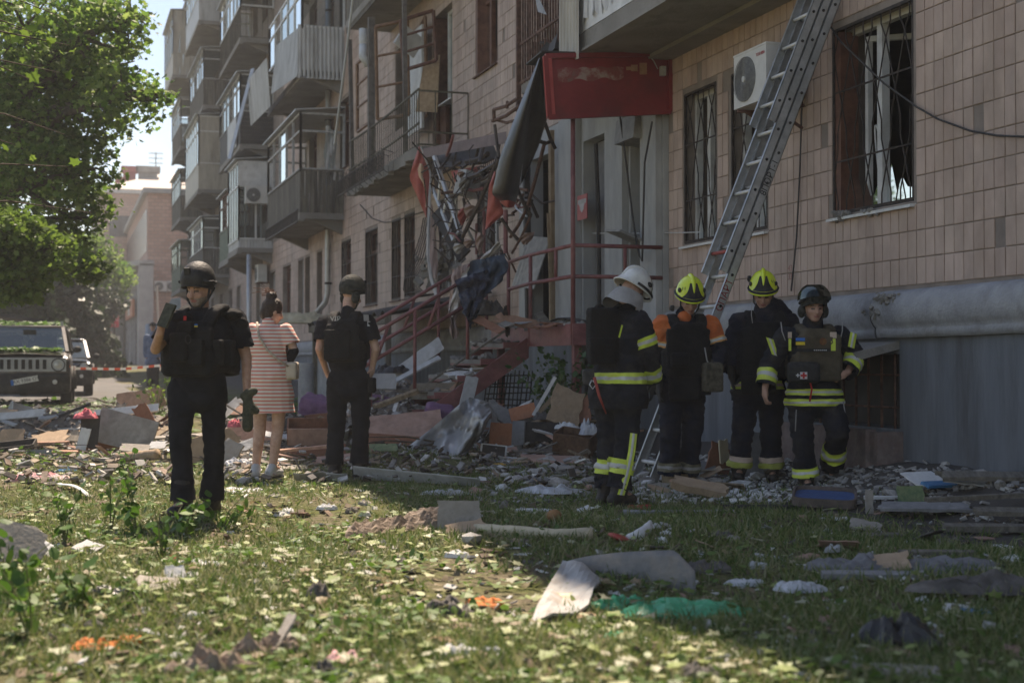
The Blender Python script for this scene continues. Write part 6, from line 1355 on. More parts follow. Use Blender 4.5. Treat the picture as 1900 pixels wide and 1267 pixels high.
# ================================================================ barrier tape and its stakes
M_tapew = mat('tape_white', (.7, .7, .68), rough=.5, transl=.2); M_taper = mat('tape_red', (.62, .1, .05), rough=.5, transl=.2)
bt = empty('barrier_tape', tuple(at(220, 690, 31)), label='red and white barrier tape stretched across the drive', cat='tape')
n = 18
for k in range(n):
    f0, f1 = k/n, (k+1)/n
    def tp(f, dz): p = at(128+f*190, 684-f*7+3.2*math.sin(f*math.pi), 30.5+f*.8); return p+np.array((0, 0, dz+.01*math.sin(f*9)))
    m_ = MB(); m_.add([tp(f0, -.026), tp(f1, -.026), tp(f1, .026), tp(f0, .026)], [(0, 1, 2, 3)]); part(m_, 'stripe', M_tapew if k % 2 else M_taper, bt)
for (px, dep) in ((127, 30.5), (319, 31.3)): m_ = MB(); b = at(px, 676, dep); m_.beam((b[0], b[1], ground_h(b[0], b[1])-.1), b+np.array((0, 0, .06)), .04, .04, up=(1, 0, 0)); part(m_, 'stake', M_wood, bt)
for i, (px, lab) in enumerate(((164, 'white concrete parking dome nearest the cars'), (180, 'white concrete parking dome in the middle of three'), (203, 'white concrete parking dome nearest the shops'))):
    b = at(px, 684, 62); m_ = MB(); m_.lathe([(.34, -.1), (.33, .08), (.28, .2), (.18, .29), (.05, .33), (.001, .335)], (b[0], b[1], ground_h(b[0], b[1])), 16); tag(m_.build('parking_dome', M_ledge, None, True), lab, 'bollard', 'concrete parking domes')
# ================================================================ houses beyond the block
M_brick = mat('pink_brick', (.33, .2, .155), (.42, .27, .21), scale=3, rough=.9, pos=True, island=0.0)
def brickmat():
    m = bpy.data.materials.new('far_brick'); m.use_nodes = True; N = m.node_tree.nodes; L = m.node_tree.links; b = N['Principled BSDF']; b.inputs['Roughness'].default_value = .9
    g = N.new('ShaderNodeNewGeometry'); sp = N.new('ShaderNodeSeparateXYZ'); cb_ = N.new('ShaderNodeCombineXYZ'); ad = N.new('ShaderNodeMath'); L.new(g.outputs['Position'], sp.inputs[0]); L.new(sp.outputs['X'], ad.inputs[0]); L.new(sp.outputs['Y'], ad.inputs[1]); L.new(ad.outputs[0], cb_.inputs[0]); L.new(sp.outputs['Z'], cb_.inputs[1])
    br = N.new('ShaderNodeTexBrick'); br.inputs['Color1'].default_value = (.36, .22, .165, 1); br.inputs['Color2'].default_value = (.44, .28, .22, 1); br.inputs['Mortar'].default_value = (.27, .2, .17, 1)
    br.inputs['Scale'].default_value = 1; br.inputs['Brick Width'].default_value = .52; br.inputs['Row Height'].default_value = .26; br.inputs['Mortar Size'].default_value = .025; L.new(cb_.outputs[0], br.inputs['Vector']); L.new(br.outputs[0], b.inputs['Base Color']); return m
M_fbrick = brickmat(); M_fgrey = mat('far_grey_render', (.26, .26, .26), (.34, .34, .33), scale=1.5, rough=.85, pos=True); M_pale = M_pale; M_roofm = mat('far_roof_metal', (.42, .34, .28), (.52, .44, .37), scale=1.2, rough=.6, pos=True, stretch=(6, 1, 1)); M_farwin = mat('far_window', (.03, .035, .04), (.07, .075, .08), scale=1, rough=.2, pos=True)
sb = empty('shop_building', (4, 120, 1), label='brick building with grey glazed shop front and projecting canopy', cat='building')
XB, YB, HB = -.9, 106.0, 13.4
m_ = MB(); m_.span(XB, 16, YB, 150, -1, HB); part(m_, 'wall', M_fbrick, sb)
m_ = MB(); m_.span(XB-.35, 16.4, YB-.35, 150.3, HB, HB+.35); part(m_, 'parapet', M_fgrey, sb)
m_ = MB(); m_.span(XB-.7, XB-.01, YB-1.6, 150, -1, 7.6); part(m_, 'shop_front', M_fgrey, sb)
m_ = MB(); m_.span(XB-.75, XB+.25, YB-2.6, YB-1.61, -1, 8.1); part(m_, 'pillar', M_fgrey, sb)
m_ = MB(); m_.prism([(XB-.7, YB-2.6, 8.0), (XB-3.3, YB+3, 8.0), (XB-3.6, 150, 8.0), (XB+.0, 150, 8.0), (XB+.3, YB-2.6, 8.0)], (0, 0, .35)); part(m_, 'canopy', M_fgrey, sb)
for k in range(18):
    y = YB+1+k*2.4
    m_ = MB(); m_.span(XB-.83, XB-.71, y, y+.22, .5, 7.55); part(m_, 'mullion', M_ledge, sb)
    m_ = MB(); m_.span(XB-.03, XB-.002, y+.5, y+1.6, 9.3, 12.4); part(m_, 'window', M_farwin, sb)
for (y, c) in ((YB+.6, 0), (YB+9.4, 1)): m_ = MB(); m_.span(XB-.76, XB-.72, y, y+1.1, 1.0, 5.0); dr_ = part(m_, 'door', M_white if c else M_farwin, sb)
fs = empty('shop_sign', (XB-1, 112, 5.0), label='long orange and red shop sign on the grey front', cat='sign', group='shop signs')
m_ = MB(); m_.span(XB-1.05, XB-.86, YB+.6, YB+12, 4.5, 5.75); part(m_, 'board', mat('orange_sign', (.42, .14, .07), (.55, .22, .12), scale=.6, rough=.5, pos=True), fs)
for (y, m) in ((YB+4.2, M_tapew), (YB+6.6, mat('peach_panel', (.6, .4, .28), rough=.6))): m_ = MB(); m_.span(XB-1.09, XB-1.055, y, y+1.9, 4.7, 5.6); part(m_, 'picture', m, fs)
fs = empty('shop_sign', tuple(at(211, 607, 92)), label='red vertical sign with pale lettering beside the shop front', cat='sign', group='shop signs')
A0, A1 = at(203.5, 607, 92), at(220, 585, 92); m_ = MB(); m_.prism([(A0[0], A0[1], A0[2]), (A1[0], A1[1], A0[2]), (A1[0], A1[1], A1[2]), (A0[0], A0[1], A1[2])], (.1*FW[0], .1*FW[1], 0)); part(m_, 'board', mat('sign_red', (.5, .04, .06), rough=.5), fs)
for s, py, sz in (('ВИНА', 589.5, .16), ('СВІТУ', 594.5, .15), ('24', 603, .15)):
    c = at(211.8, py, 91.93); t_ = text(s, sz*1.25, c, RT, (0, 0, 1), M_tapew, fs, 1.0); t_.matrix_parent_inverse = Matrix.Translation(-Vector(fs.location))
m_ = MB(); b = at(212, 607, 92.05); m_.beam((b[0], b[1], .6), b, .12, .12, up=(1, 0, 0)); part(m_, 'post', M_iron, fs)
fs = empty('shop_sign', tuple(at(186, 626, 88)), label='low red board with pale letters on posts left of the shops', cat='sign', group='shop signs')
A0, A1 = at(168, 625, 88), at(204.5, 616, 88); m_ = MB(); m_.prism([(A0[0], A0[1], A0[2]), (A1[0], A1[1], A0[2]), (A1[0], A1[1], A1[2]), (A0[0], A0[1], A1[2])], (.1*FW[0], .1*FW[1], 0)); part(m_, 'board', MATS['sign_red'], fs)
t_ = text('АВТО', .36, at(190, 620.5, 87.93), RT, (0, 0, 1), MATS['peach_panel'], fs, 1.3); t_.matrix_parent_inverse = Matrix.Translation(-Vector(fs.location))
for px in (175, 186, 203): m_ = MB(); b = at(px, 625, 88.06); m_.beam((b[0], b[1], .5), b, .09, .09, up=(1, 0, 0)); part(m_, 'post', M_pale, fs)
m_ = MB(); b = at(197, 628, 88.3); m_.box(b, (1.6, .3, .3), rotm(0, 0, -YAW)); part(m_, 'shelf', M_pale, fs)
for i, (px, lab) in enumerate(((299, 'air conditioner on the far brick end wall, left one'), (322, 'air conditioner on the far brick end wall, right one'))):
    c = on_y(px, 531, YB-.4); ac_unit(tuple(c), .95, .72, .35, (0, -1, 0), lab)
# blue kiosk with a pale blue awning
ks = empty('kiosk', (1.6, 96, 1), label='blue kiosk with pale blue awning below the brick end wall', cat='kiosk')
a0 = at(274, 660, 90); m_ = MB(); m_.span(a0[0], a0[0]+2.6, a0[1]+.2, a0[1]+3, .4, 3.6); part(m_, 'body', mat('kiosk_blue', (.05, .13, .27), (.08, .18, .34), scale=2, pos=True, rough=.6), ks)
m_ = MB(); m_.prism([at(300, 590, 87), at(334, 590, 87), at(334, 552, 87), at(318, 554, 87)], (.05, .05, 0)); part(m_, 'awning', mat('pale_blue_sheet', (.1, .17, .23), (.15, .23, .3), scale=2, pos=True, rough=.9, spec=.05), ks)
m_ = MB(); m_.tube([at(291, 530, 86), at(294, 600, 86), at(295, 672, 86)], .07, 6); part(m_, 'mast', M_pale, ks)
# hip-roofed house behind
hb_ = empty('hip_roof_house', (4, 170, 1), label='brick house with ribbed hip roof and red ventilation stacks', cat='building')
Ya = 140.0; c0 = on_y(192, 358, Ya); zc = c0[2]
m_ = MB(); m_.span(c0[0], 40, Ya, Ya+30, -1, zc); part(m_, 'wall', M_fbrick, hb_)
m_ = MB(); m_.span(c0[0]-.5, 40.5, Ya-.5, Ya+30.5, zc, zc+.35); part(m_, 'cornice', M_pale, hb_)
rz_ = on_y(275, 320, Ya+12)[2]
m_ = MB(); m_.add([(c0[0]-.6, Ya-.6, zc+.36), (41, Ya-.6, zc+.36), (41, Ya+31, zc+.36), (c0[0]-.6, Ya+31, zc+.36), (c0[0]+6.5, Ya+12, rz_), (30, Ya+12, rz_)], [(0, 1, 5, 4), (1, 2, 5), (2, 3, 4, 5), (3, 0, 4)]); rfo = part(m_, 'roof', M_roofm, hb_)
for (px, py0, py1, w, m) in ((240, 312, 345, .8, 'vent_red'), (227, 332, 345, .7, 'vent_red'), (274, 312, 330, 1.2, 'stack_grey')):
    mm = mat('vent_red', (.25, .05, .045), (.32, .08, .07), pos=True) if m == 'vent_red' else M_conc
    t0 = on_y(px, py0, Ya+8); t1 = on_y(px, py1, Ya+8); m_ = MB(); m_.span(t0[0]-w*.75, t0[0]+w*.75, Ya+7.4, Ya+8.6, t1[2]-1.5, t0[2]); m_.span(t0[0]-w, t0[0]+w, Ya+7.2, Ya+8.8, t0[2]-.5, t0[2]+.1); q = m_.build('chimney', mm); q.parent = rfo
m_ = MB(); p0 = on_y(289, 325, Ya+8); m_.tube([p0, p0+np.array((0, 0, 2.3))], .05, 5)
for z in (1.2, 1.7, 2.2): m_.tube([p0+np.array((-.7, 0, z)), p0+np.array((.7, 0, z))], .04, 4)
q = m_.build('antenna', M_iron); q.parent = rfo
for px in (213, 232, 250): m_ = MB(); a = on_y(px, 420, Ya-.03); m_.span(a[0]-.5, a[0]+.5, Ya-.03, Ya-.005, a[2]-1, a[2]+1); part(m_, 'window', M_farwin, hb_)
pb_ = empty('apartment_tower', (-16, 210, 2), label='pale distant apartment house behind the trees', cat='building')
a = at(172, 420, 190); b = at(212, 420, 190); m_ = MB(); m_.span(a[0], b[0]+4, a[1], a[1]+14, 0, at(172, 405, 190)[2]); part(m_, 'wall', M_pale, pb_)
for k in range(3):
    for j in range(2): c = at(178+j*14, 440+k*22, 189.9); m_ = MB(); m_.box((c[0], a[1]-.02, c[2]), (1.3, .06, 1.5)); part(m_, 'window', M_farwin, pb_)
dk = empty('grey_annex', (-14, 120, 1), label='dark grey annex at the end of the drive left of the shops', cat='building')
a = at(146, 540, 118); b = at(207, 540, 118); m_ = MB(); m_.span(a[0]-6, b[0]+1, a[1], a[1]+10, 0, at(146, 540, 118)[2]); part(m_, 'wall', mat('annex_grey', (.13, .13, .125), (.19, .185, .18), scale=1, pos=True, rough=.9), dk)
for px in (168, 180, 193):
    c = at(px, 572, 117.9); m_ = MB(); m_.box((c[0], a[1]-.03, c[2]), (.45, .06, 2.2)); part(m_, 'window', M_ledge if px == 180 else M_farwin, dk)
# passer-by far behind
Z = Person(284, 722, 41, 'distant person in dark cap and blue top near the kiosk', dict(head=(283, 607), neck=(284, 619), shL=(295, 626), shR=(272, 626), elL=(297, 648), wrL=(296, 664), elR=(270, 648), wrR=(271, 664), hipL=(289, 670), hipR=(278, 670), knL=(289, 696), anL=(289, 718), knR=(278, 696), anR=(278, 718)), (-.1, -1), (-.1, -1, -.1))
Z.body(SK, 1.0, vox=.014); Z.jacket(mat('faded_blue', (.06, .1, .18), (.1, .15, .24)), .03, skirt=.1, vox=.02); Z.trousers(NAVY, .02, vox=.02); Z.dome(.1, .12, .1, lambda t: 0.0, NAVY, 'cap', up=.05)
# ================================================================ trees and plants
LEAF_STAR = np.array([(0, 0), (.22, .12), (.5, .05), (.36, .34), (.55, .6), (.24, .62), (0, 1.0), (-.24, .62), (-.55, .6), (-.36, .34), (-.5, .05), (-.22, .12)], float)
def rand_dirs(n):
    v = np.random.normal(0, 1, (n, 3)); return v/np.linalg.norm(v, axis=1)[:, None]
def leaves(name, C, size, m, parent, kind='kite', droop=.4, flat=0.0, nrm=None):
    """one mesh of many single leaves: C (n,3) centres"""
    n = len(C); d = rand_dirs(n); d[:, 2] = d[:, 2]*(1-flat) - droop; d /= np.linalg.norm(d, axis=1)[:, None]
    up = rand_dirs(n)*(1-flat*.8) + np.array((0, 0, 1.2)); s = np.cross(d, up); s /= np.linalg.norm(s, axis=1)[:, None]+1e-9; nn = np.cross(s, d)
    sz = size*np.random.uniform(.45, 1.3, n)
    if kind == 'kite': shp = np.array([(0, 0), (.42, .45), (0, 1.0), (-.42, .45)]); fc = [(0, 1, 2), (0, 2, 3)]
    elif kind == 'blade': shp = np.array([(-.06, 0), (.06, 0), (.035, .55), (0, 1), (-.035, .55)]); fc = [(0, 1, 2, 4), (4, 2, 3)]
    elif kind == 'oval': shp = np.array([(0, 0), (.24, .2), (.32, .5), (.2, .8), (0, 1), (-.2, .8), (-.32, .5), (-.24, .2)]); fc = [(0, 1, 7), (1, 2, 6, 7), (2, 3, 5, 6), (3, 4, 5)]
    else: shp = LEAF_STAR; fc = [(0, 1, 11), (1, 2, 3), (1, 3, 9, 11), (9, 10, 11), (3, 4, 5), (3, 5, 7, 9), (7, 8, 9), (5, 6, 7)]
    k = len(shp); fold = np.random.uniform(-.25, .35, n)
    V = C[:, None, :] + sz[:, None, None]*(shp[None, :, 0, None]*s[:, None, :] + (shp[None, :, 1, None]-.3)*d[:, None, :] + (np.abs(shp[None, :, 0, None])*fold[:, None, None])*nn[:, None, :])
    V = V.reshape(-1, 3); me = bpy.data.meshes.new(name)
    F = [tuple(i*k+q for q in f) for i in range(n) for f in fc]
    me.from_pydata(V.tolist(), [], F); me.update(); return link(name, me, parent, m)
BARK = mat('bark', (.05, .04, .03), (.12, .095, .07), scale=9, rough=.95, bump=.8, bscale=25, pos=True, stretch=(1, 1, .3))
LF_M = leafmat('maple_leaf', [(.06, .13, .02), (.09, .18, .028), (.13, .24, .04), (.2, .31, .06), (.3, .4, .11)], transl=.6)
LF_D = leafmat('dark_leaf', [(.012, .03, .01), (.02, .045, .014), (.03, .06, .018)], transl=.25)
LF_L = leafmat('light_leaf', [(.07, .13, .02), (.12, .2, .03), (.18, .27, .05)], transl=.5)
LF_P = leafmat('weed_leaf', [(.04, .1, .015), (.07, .16, .02), (.12, .22, .035)], transl=.4)
def crown_pts(blobs, twigs, per, spread):
    out = []; tw = []
    wts = np.array([b[1]**2 for b in blobs]); wts = wts/wts.sum()
    for _ in range(twigs):
        c, r, sq = blobs[np.random.choice(len(blobs), p=wts)]
        d = rand_dirs(1)[0]; q = c+d*r*np.random.uniform(.35, 1.06)**.6*np.array((1, 1, sq)); tw.append(q)
        out.append(q+np.random.normal(0, spread, (per, 3))*np.array((1, 1, .55)))
    return np.concatenate(out), np.array(tw)
def tree(name, label, base, blobs, twigs, per, spread, size, m, cat='tree', r0=.22, limbs=True, kind='kite', group=None, droop=.4):
    base = np.array(base, float); o = empty(name, tuple(base), label=label, cat=cat, group=group)
    C, tw = crown_pts(blobs, twigs, per, spread); lv = leaves('crown', C-base, size, m, o, kind, droop)
    mb = MB(); zt = max(b[0][2] for b in blobs); cx = np.mean([b[0] for b in blobs], axis=0); K = 7
    P = [np.array((0, 0, -.1))] + [np.array(((cx-base)[0]*t**1.6*.9+.1*math.sin(5*t), (cx-base)[1]*t**1.6*.9, (zt-base[2])*t)) for t in np.linspace(.12, .95, K)]
    mb.tube(P, list(np.linspace(r0, r0*.2, K+1)), 9)
    if limbs:
        for (c, r, sq) in blobs:
            e = c-base; z = max(.15*(zt-base[2]), e[2]-r*.8); t = min(.9, z/(zt-base[2])); a = np.array(((cx-base)[0]*t**1.6*.9, (cx-base)[1]*t**1.6*.9, (zt-base[2])*t)); mid = (a+e)/2+np.array((0, 0, .2*r))
            mb.tube([a, mid, e], [r0*.42, r0*.25, r0*.06], 6)
            for _ in range(7):
                q = e+rand_dirs(1)[0]*r*.8; mb.tube([mid*.4+e*.6, (e+q)/2+np.random.normal(0, .1*r, 3), q], [r0*.14, r0*.08, r0*.03], 4)
    t = mb.build('trunk', BARK, None, True); t.parent = o
    return o
def pb(px, py, rp, dep, sq=.85): return (at(px, py, dep), rp*dep/FPX, sq)
tb = at(-70, 740, 24.2); tree('maple_tree', 'large maple with backlit crown filling the upper left', (tb[0], tb[1], ground_h(tb[0], tb[1])),
     [pb(40, 40, 150, 24.2), pb(170, 60, 90, 23.8), pb(235, 40, 55, 23.4), pb(225, 185, 78, 23.4), pb(110, 200, 130, 24.6), pb(-10, 250, 140, 24.2), pb(60, 340, 110, 23.4), pb(150, 320, 60, 23.8), pb(160, 400, 45, 24.2), pb(30, 460, 90, 24.2), pb(110, 455, 55, 24.2), pb(20, 100, 130, 25.7), pb(130, 130, 110, 25.7), pb(90, 290, 120, 25.7), pb(282, 178, 28, 23.4), pb(195, 120, 70, 25.0)], 1750, 15, .14, .105, LF_M, kind='star', r0=.3)
# sunlit lower boughs
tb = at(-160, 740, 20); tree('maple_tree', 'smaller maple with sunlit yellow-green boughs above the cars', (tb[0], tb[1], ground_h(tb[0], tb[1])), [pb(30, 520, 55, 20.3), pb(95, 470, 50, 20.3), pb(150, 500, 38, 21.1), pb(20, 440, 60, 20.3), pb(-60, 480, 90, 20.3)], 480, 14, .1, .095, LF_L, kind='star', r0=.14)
# spruce behind
def spruce(px, py_top, py_base, dep, w, label):
    top = at(px, py_top, dep); b0 = at(px, py_base, dep); base = np.array((top[0], top[1], ground_h(top[0], top[1]))); o = empty('spruce_tree', tuple(base), label=label, cat='tree'); H = top[2]-base[2]; C = []
    mb = MB(); mb.tube([(0, 0, -.1), (0, 0, H)], [.22, .02], 8)
    for z in np.arange(H*.04, H*.98, H/34):
        L = w*(1-z/H)**.85
        for k in range(7):
            t = random.random()*6.28; e = np.array((math.cos(t)*L, math.sin(t)*L, z-L*.35)); mb.tube([(0, 0, z), (e*np.array((.55, .55, 1)))+np.array((0, 0, L*.13)), e], [.03, .02, .005], 4)
            for f in np.linspace(.2, 1, 9): C.append(np.random.normal(0, .09, (7, 3))+np.array((e[0]*f, e[1]*f, z-L*.35*f*f-.1)))
    leaves('crown', np.concatenate(C), .34, LF_D, o, 'blade' if False else 'kite', .9); t_ = mb.build('trunk', BARK); t_.parent = o
spruce(118, 440, 690, 58, 3.2, 'dark spruce standing behind the parked cars'); spruce(45, 470, 690, 52, 3.0, 'dark spruce behind the maple boughs at the left edge')
def simple(px, py, rp, dep, label, m, name='linden_tree', tw=500):
    b = at(px, 690, dep); tree(name, label, (b[0], b[1], ground_h(b[0], b[1])), [pb(px, py, rp, dep), pb(px-rp*.6, py+rp*.3, rp*.65, dep), pb(px+rp*.6, py+rp*.25, rp*.6, dep), pb(px, py+rp*.7, rp*.8, dep)], tw, 14, .28*dep/60, .2*dep/60, m, r0=.2)
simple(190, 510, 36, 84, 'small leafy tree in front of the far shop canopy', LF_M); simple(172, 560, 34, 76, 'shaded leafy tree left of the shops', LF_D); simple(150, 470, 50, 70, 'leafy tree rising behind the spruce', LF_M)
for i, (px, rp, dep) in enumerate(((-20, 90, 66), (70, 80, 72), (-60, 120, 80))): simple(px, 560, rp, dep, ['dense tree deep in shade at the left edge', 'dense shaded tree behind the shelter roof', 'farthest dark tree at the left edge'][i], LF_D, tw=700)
# twig hanging close to the lens, upper left
nb_ = at(-260, 900, 10); o = empty('maple_tree', (nb_[0], nb_[1], ground_h(nb_[0], nb_[1])), label='near maple whose blurred twigs hang in at the upper left edge', cat='tree'); bo = np.array(o.location)
mb = MB(); mb.tube([(0, 0, -.1), (.05, .1, 1.5), (.1, .1, 3.2), (.0, .2, 5)], [.13, .1, .07, .03], 8); C = []
for (px, py, ex, ey) in ((-150, -40, 110, 30), (-150, 60, 130, 85), (-150, 90, 60, 150), (-120, 200, 120, 250), (-150, 330, 140, 310), (-160, 380, 170, 395), (-160, 10, 60, 60), (-160, 240, 30, 270), (-160, 110, 110, 135)):
    a = at(px, py, 10); e = at(ex, ey, 11.2); mid = (a+e)/2+np.array((0, 0, .06)); mb.tube([np.array((.08, .1, min(4.6, a[2])))+bo*0, a-bo, mid-bo, e-bo], [.02, .012, .007, .003], 5)
    for f in np.linspace(.35, 1, 6 if py < 200 else 3):
        q = a*(1-f)**2+2*mid*f*(1-f)+e*f*f; C.append(q-bo+np.random.normal(0, .05, (2 if py < 200 else 1, 3)))
leaves('crown', np.concatenate(C), .085, LF_L, o, 'star', .5); t_ = mb.build('trunk', BARK); t_.parent = o
# ---- weeds and shrubs
def weed(px, py, h, label, n=7, size=.08, m=LF_P, spread=.12, name='weed_plant', kind='oval', dens=9, group=None, base=None):
    b = on_ground(px, py) if base is None else np.array(base); o = empty(name, tuple(b), label=label, cat='plant', group=group); mb = MB(); C = []
    for k in range(n):
        t = random.random()*6.28; e = np.array((math.cos(t)*spread*random.random()*2, math.sin(t)*spread*random.random()*2, h*random.uniform(.6, 1.05))); mid = e*np.array((.35, .35, .55)); mb.tube([(0, 0, -.02), mid, e], [.005, .004, .002], 5)
        for f in np.linspace(.25, 1, dens): q = 2*mid*f*(1-f)+e*f*f; C.append(q+np.random.normal(0, .025, (2, 3)))
    leaves('foliage', np.concatenate(C), size, m, o, kind, .15); s = mb.build('stems', mat('green_stem', (.1, .13, .04), (.16, .17, .07), rough=.8)); s.parent = o; return o
ws_ = [(120, 1010, .42, 'tall weed beside the torn grey card at the left edge'), (205, 985, .5, 'bushy weed in the sunlit grass left of the policeman'), (255, 1000, .45, 'broad-leaved weed just left of the policeman\'s boots'), (300, 1040, .4, 'dark-leaved weed before the policeman\'s boots'), (345, 1000, .28, 'low weed between the policeman\'s boots'), (410, 985, .25, 'low weed right of the policeman\'s boots'), (60, 1190, .4, 'large blurred weed at the lower left'), (15, 1110, .4, 'blurred weed at the left edge'), (150, 1130, .22, 'low light-green weed by the black scrap'), (230, 900, .4, 'weed growing out of the rubble below the pink cloth')]
for (px, py, h, lab) in ws_: weed(px, py, h*.9, lab, n=4, size=.07, dens=5, group='weeds in the lawn')
sb_ = on_ground(560, 800); weed(0, 0, .75, 'thin leafless-looking shrub between the woman and the second policeman', n=12, size=.05, m=LF_L, spread=.3, name='shrub', base=sb_+np.array((0, 3, .1)), dens=5)
sb_ = on_ground(290, 790); weed(0, 0, .9, 'sparse yellow-green shrub behind the bearded policeman', n=12, size=.07, m=LF_L, spread=.28, name='shrub', base=sb_, dens=6)
pbz = at(1045, 740, 16.6); weed(0, 0, 1.15, 'dark green bush growing under the porch corner', n=34, size=.085, m=leafmat('bush_leaf', [(.015, .045, .01), (.03, .08, .015), (.05, .11, .02)], transl=.3), spread=.36, name='bush', base=(pbz[0], pbz[1], ground_h(pbz[0], pbz[1])), dens=12)
# ---- grass and the carpet of torn-off leaves
def scatter(n, ymax=16.5, near=3.9):
    P = []
    while len(P) < n:
        dep = near*(ymax/near)**random.random() if random.random() < .6 else random.uniform(near, ymax); px = random.uniform(-120, 2020); p = at(px, 800, dep); x, y = p[0], p[1]
        if x > -.75: continue
        P.append((x, y))
    return np.array(P)
sp_ = scatter(75000); dens = np.array([mnoise.noise(Vector((x*.7, y*.7, 3)))+.5*mnoise.noise(Vector((x*2.3, y*2.3, 7))) for x, y in sp_]); keep = (dens+np.random.uniform(-.4, .4, len(dens)) > -.18) & ((sp_[:, 0] < -1.6) | (np.random.random(len(dens)) < .25)) ; sp_ = sp_[keep]
zg = np.array([ground_h(x, y) for x, y in sp_]); C = np.concatenate([sp_, zg[:, None]+.012], 1)
gl = leaves('grass', np.repeat(C, 2, axis=0)+np.random.normal(0, .02, (len(C)*2, 3))*np.array((1, 1, .1)), .085, leafmat('grass_blade', [(.055, .11, .02), (.09, .155, .03), (.15, .2, .055), (.24, .25, .1), (.34, .32, .19)], transl=.35), None, 'blade', -.95); tag(gl, 'short worn grass of the lawn', 'grass', kind='stuff')
sp_ = scatter(8500, 15.5); zg = np.array([ground_h(x, y) for x, y in sp_]); C = np.concatenate([sp_, zg[:, None]+.02+np.random.uniform(0, .03, (len(sp_), 1))], 1)
lit = 1/(1+np.exp((sp_[:, 0]+4.0)*1.6)); C1 = C[np.random.random(len(C)) < .05+.58*lit]
hf = np.random.random(len(C1)) < .5; fl_o = leaves('fallen_leaves', C1[hf], .066, leafmat('fallen_leaf', [(.08, .14, .025), (.15, .22, .045), (.25, .32, .09), (.33, .39, .15), (.44, .46, .24), (.42, .43, .3), (.26, .19, .1), (.12, .21, .04)], transl=.3), None, 'star', .0, .85); tag(fl_o, 'carpet of torn-off maple leaves on the grass', 'leaves', kind='stuff'); tag(leaves('leaf_scraps', C1[~hf], .045, MATS['fallen_leaf'], None, 'oval', .0, .7), 'small torn leaf scraps on the grass', 'leaves', kind='stuff')
sp_ = scatter(16000, 15.5); sp_ = sp_[[mnoise.noise(Vector((x*1.1, y*1.1, 21)))+.6*mnoise.noise(Vector((x*3.1, y*3.1, 4))) > .12 for x, y in sp_]]; zg = np.array([ground_h(x, y) for x, y in sp_]); C = np.concatenate([sp_, zg[:, None]+.035], 1); lit = 1/(1+np.exp((sp_[:, 0]+4.4)*2.2)); C = C[np.random.random(len(C)) < lit]
cl = leaves('clover', C+np.random.normal(0, .01, C.shape), .05, leafmat('clover_leaf', [(.05, .12, .015), (.09, .18, .025), (.14, .24, .05)], transl=.4), None, 'oval', .1, .6); tag(cl, 'low clover and ground plants in the sunlit lawn', 'ground cover', kind='stuff')
# leaves blown over the bonnet of the car and along the drive
C = []
M4 = Matrix.Translation(Vector((pj[0], pj[1], jg))) @ Matrix.Rotation(-YAW+R(16), 4, 'Z')
for _ in range(420):
    v = M4 @ Vector((random.uniform(-.7, .7), random.uniform(.3, 1.15)**1.0, 1.12+random.random()*.06)); C.append(v[:])
for _ in range(150): v = M4 @ Vector((random.uniform(-.7, .7), random.uniform(1.7, 3.4), 1.71+random.random()*.04)); C.append(v[:])
for _ in range(5200):
    x, y = random.uniform(-15, -1.5), random.uniform(15.5, 34); C.append((x, y, ground_h(x, y)+.03+random.random()*.04))
fo_ = leaves('fallen_leaves', np.array(C), .12, LF_P, None, 'star', .0, .8); tag(fo_, 'green leaves blown over the drive and the car bonnet', 'leaves', kind='stuff')
mb = MB()
for _ in range(260):
    x, y = random.uniform(-14, -2), random.uniform(14, 33); t = random.random()*6.28; L = random.uniform(.3, 1.3); z = ground_h(x, y)+.03; q = np.array((math.cos(t)*L, math.sin(t)*L, random.uniform(-.02, .12))); mb.tube([np.array((x, y, z)), np.array((x, y, z))+q*.5+np.array((0, 0, .05)), np.array((x, y, z))+q], [.012, .009, .003], 5)
tag(mb.build('fallen_twigs', BARK), 'broken twigs strewn over lawn and drive', 'twigs', kind='stuff')
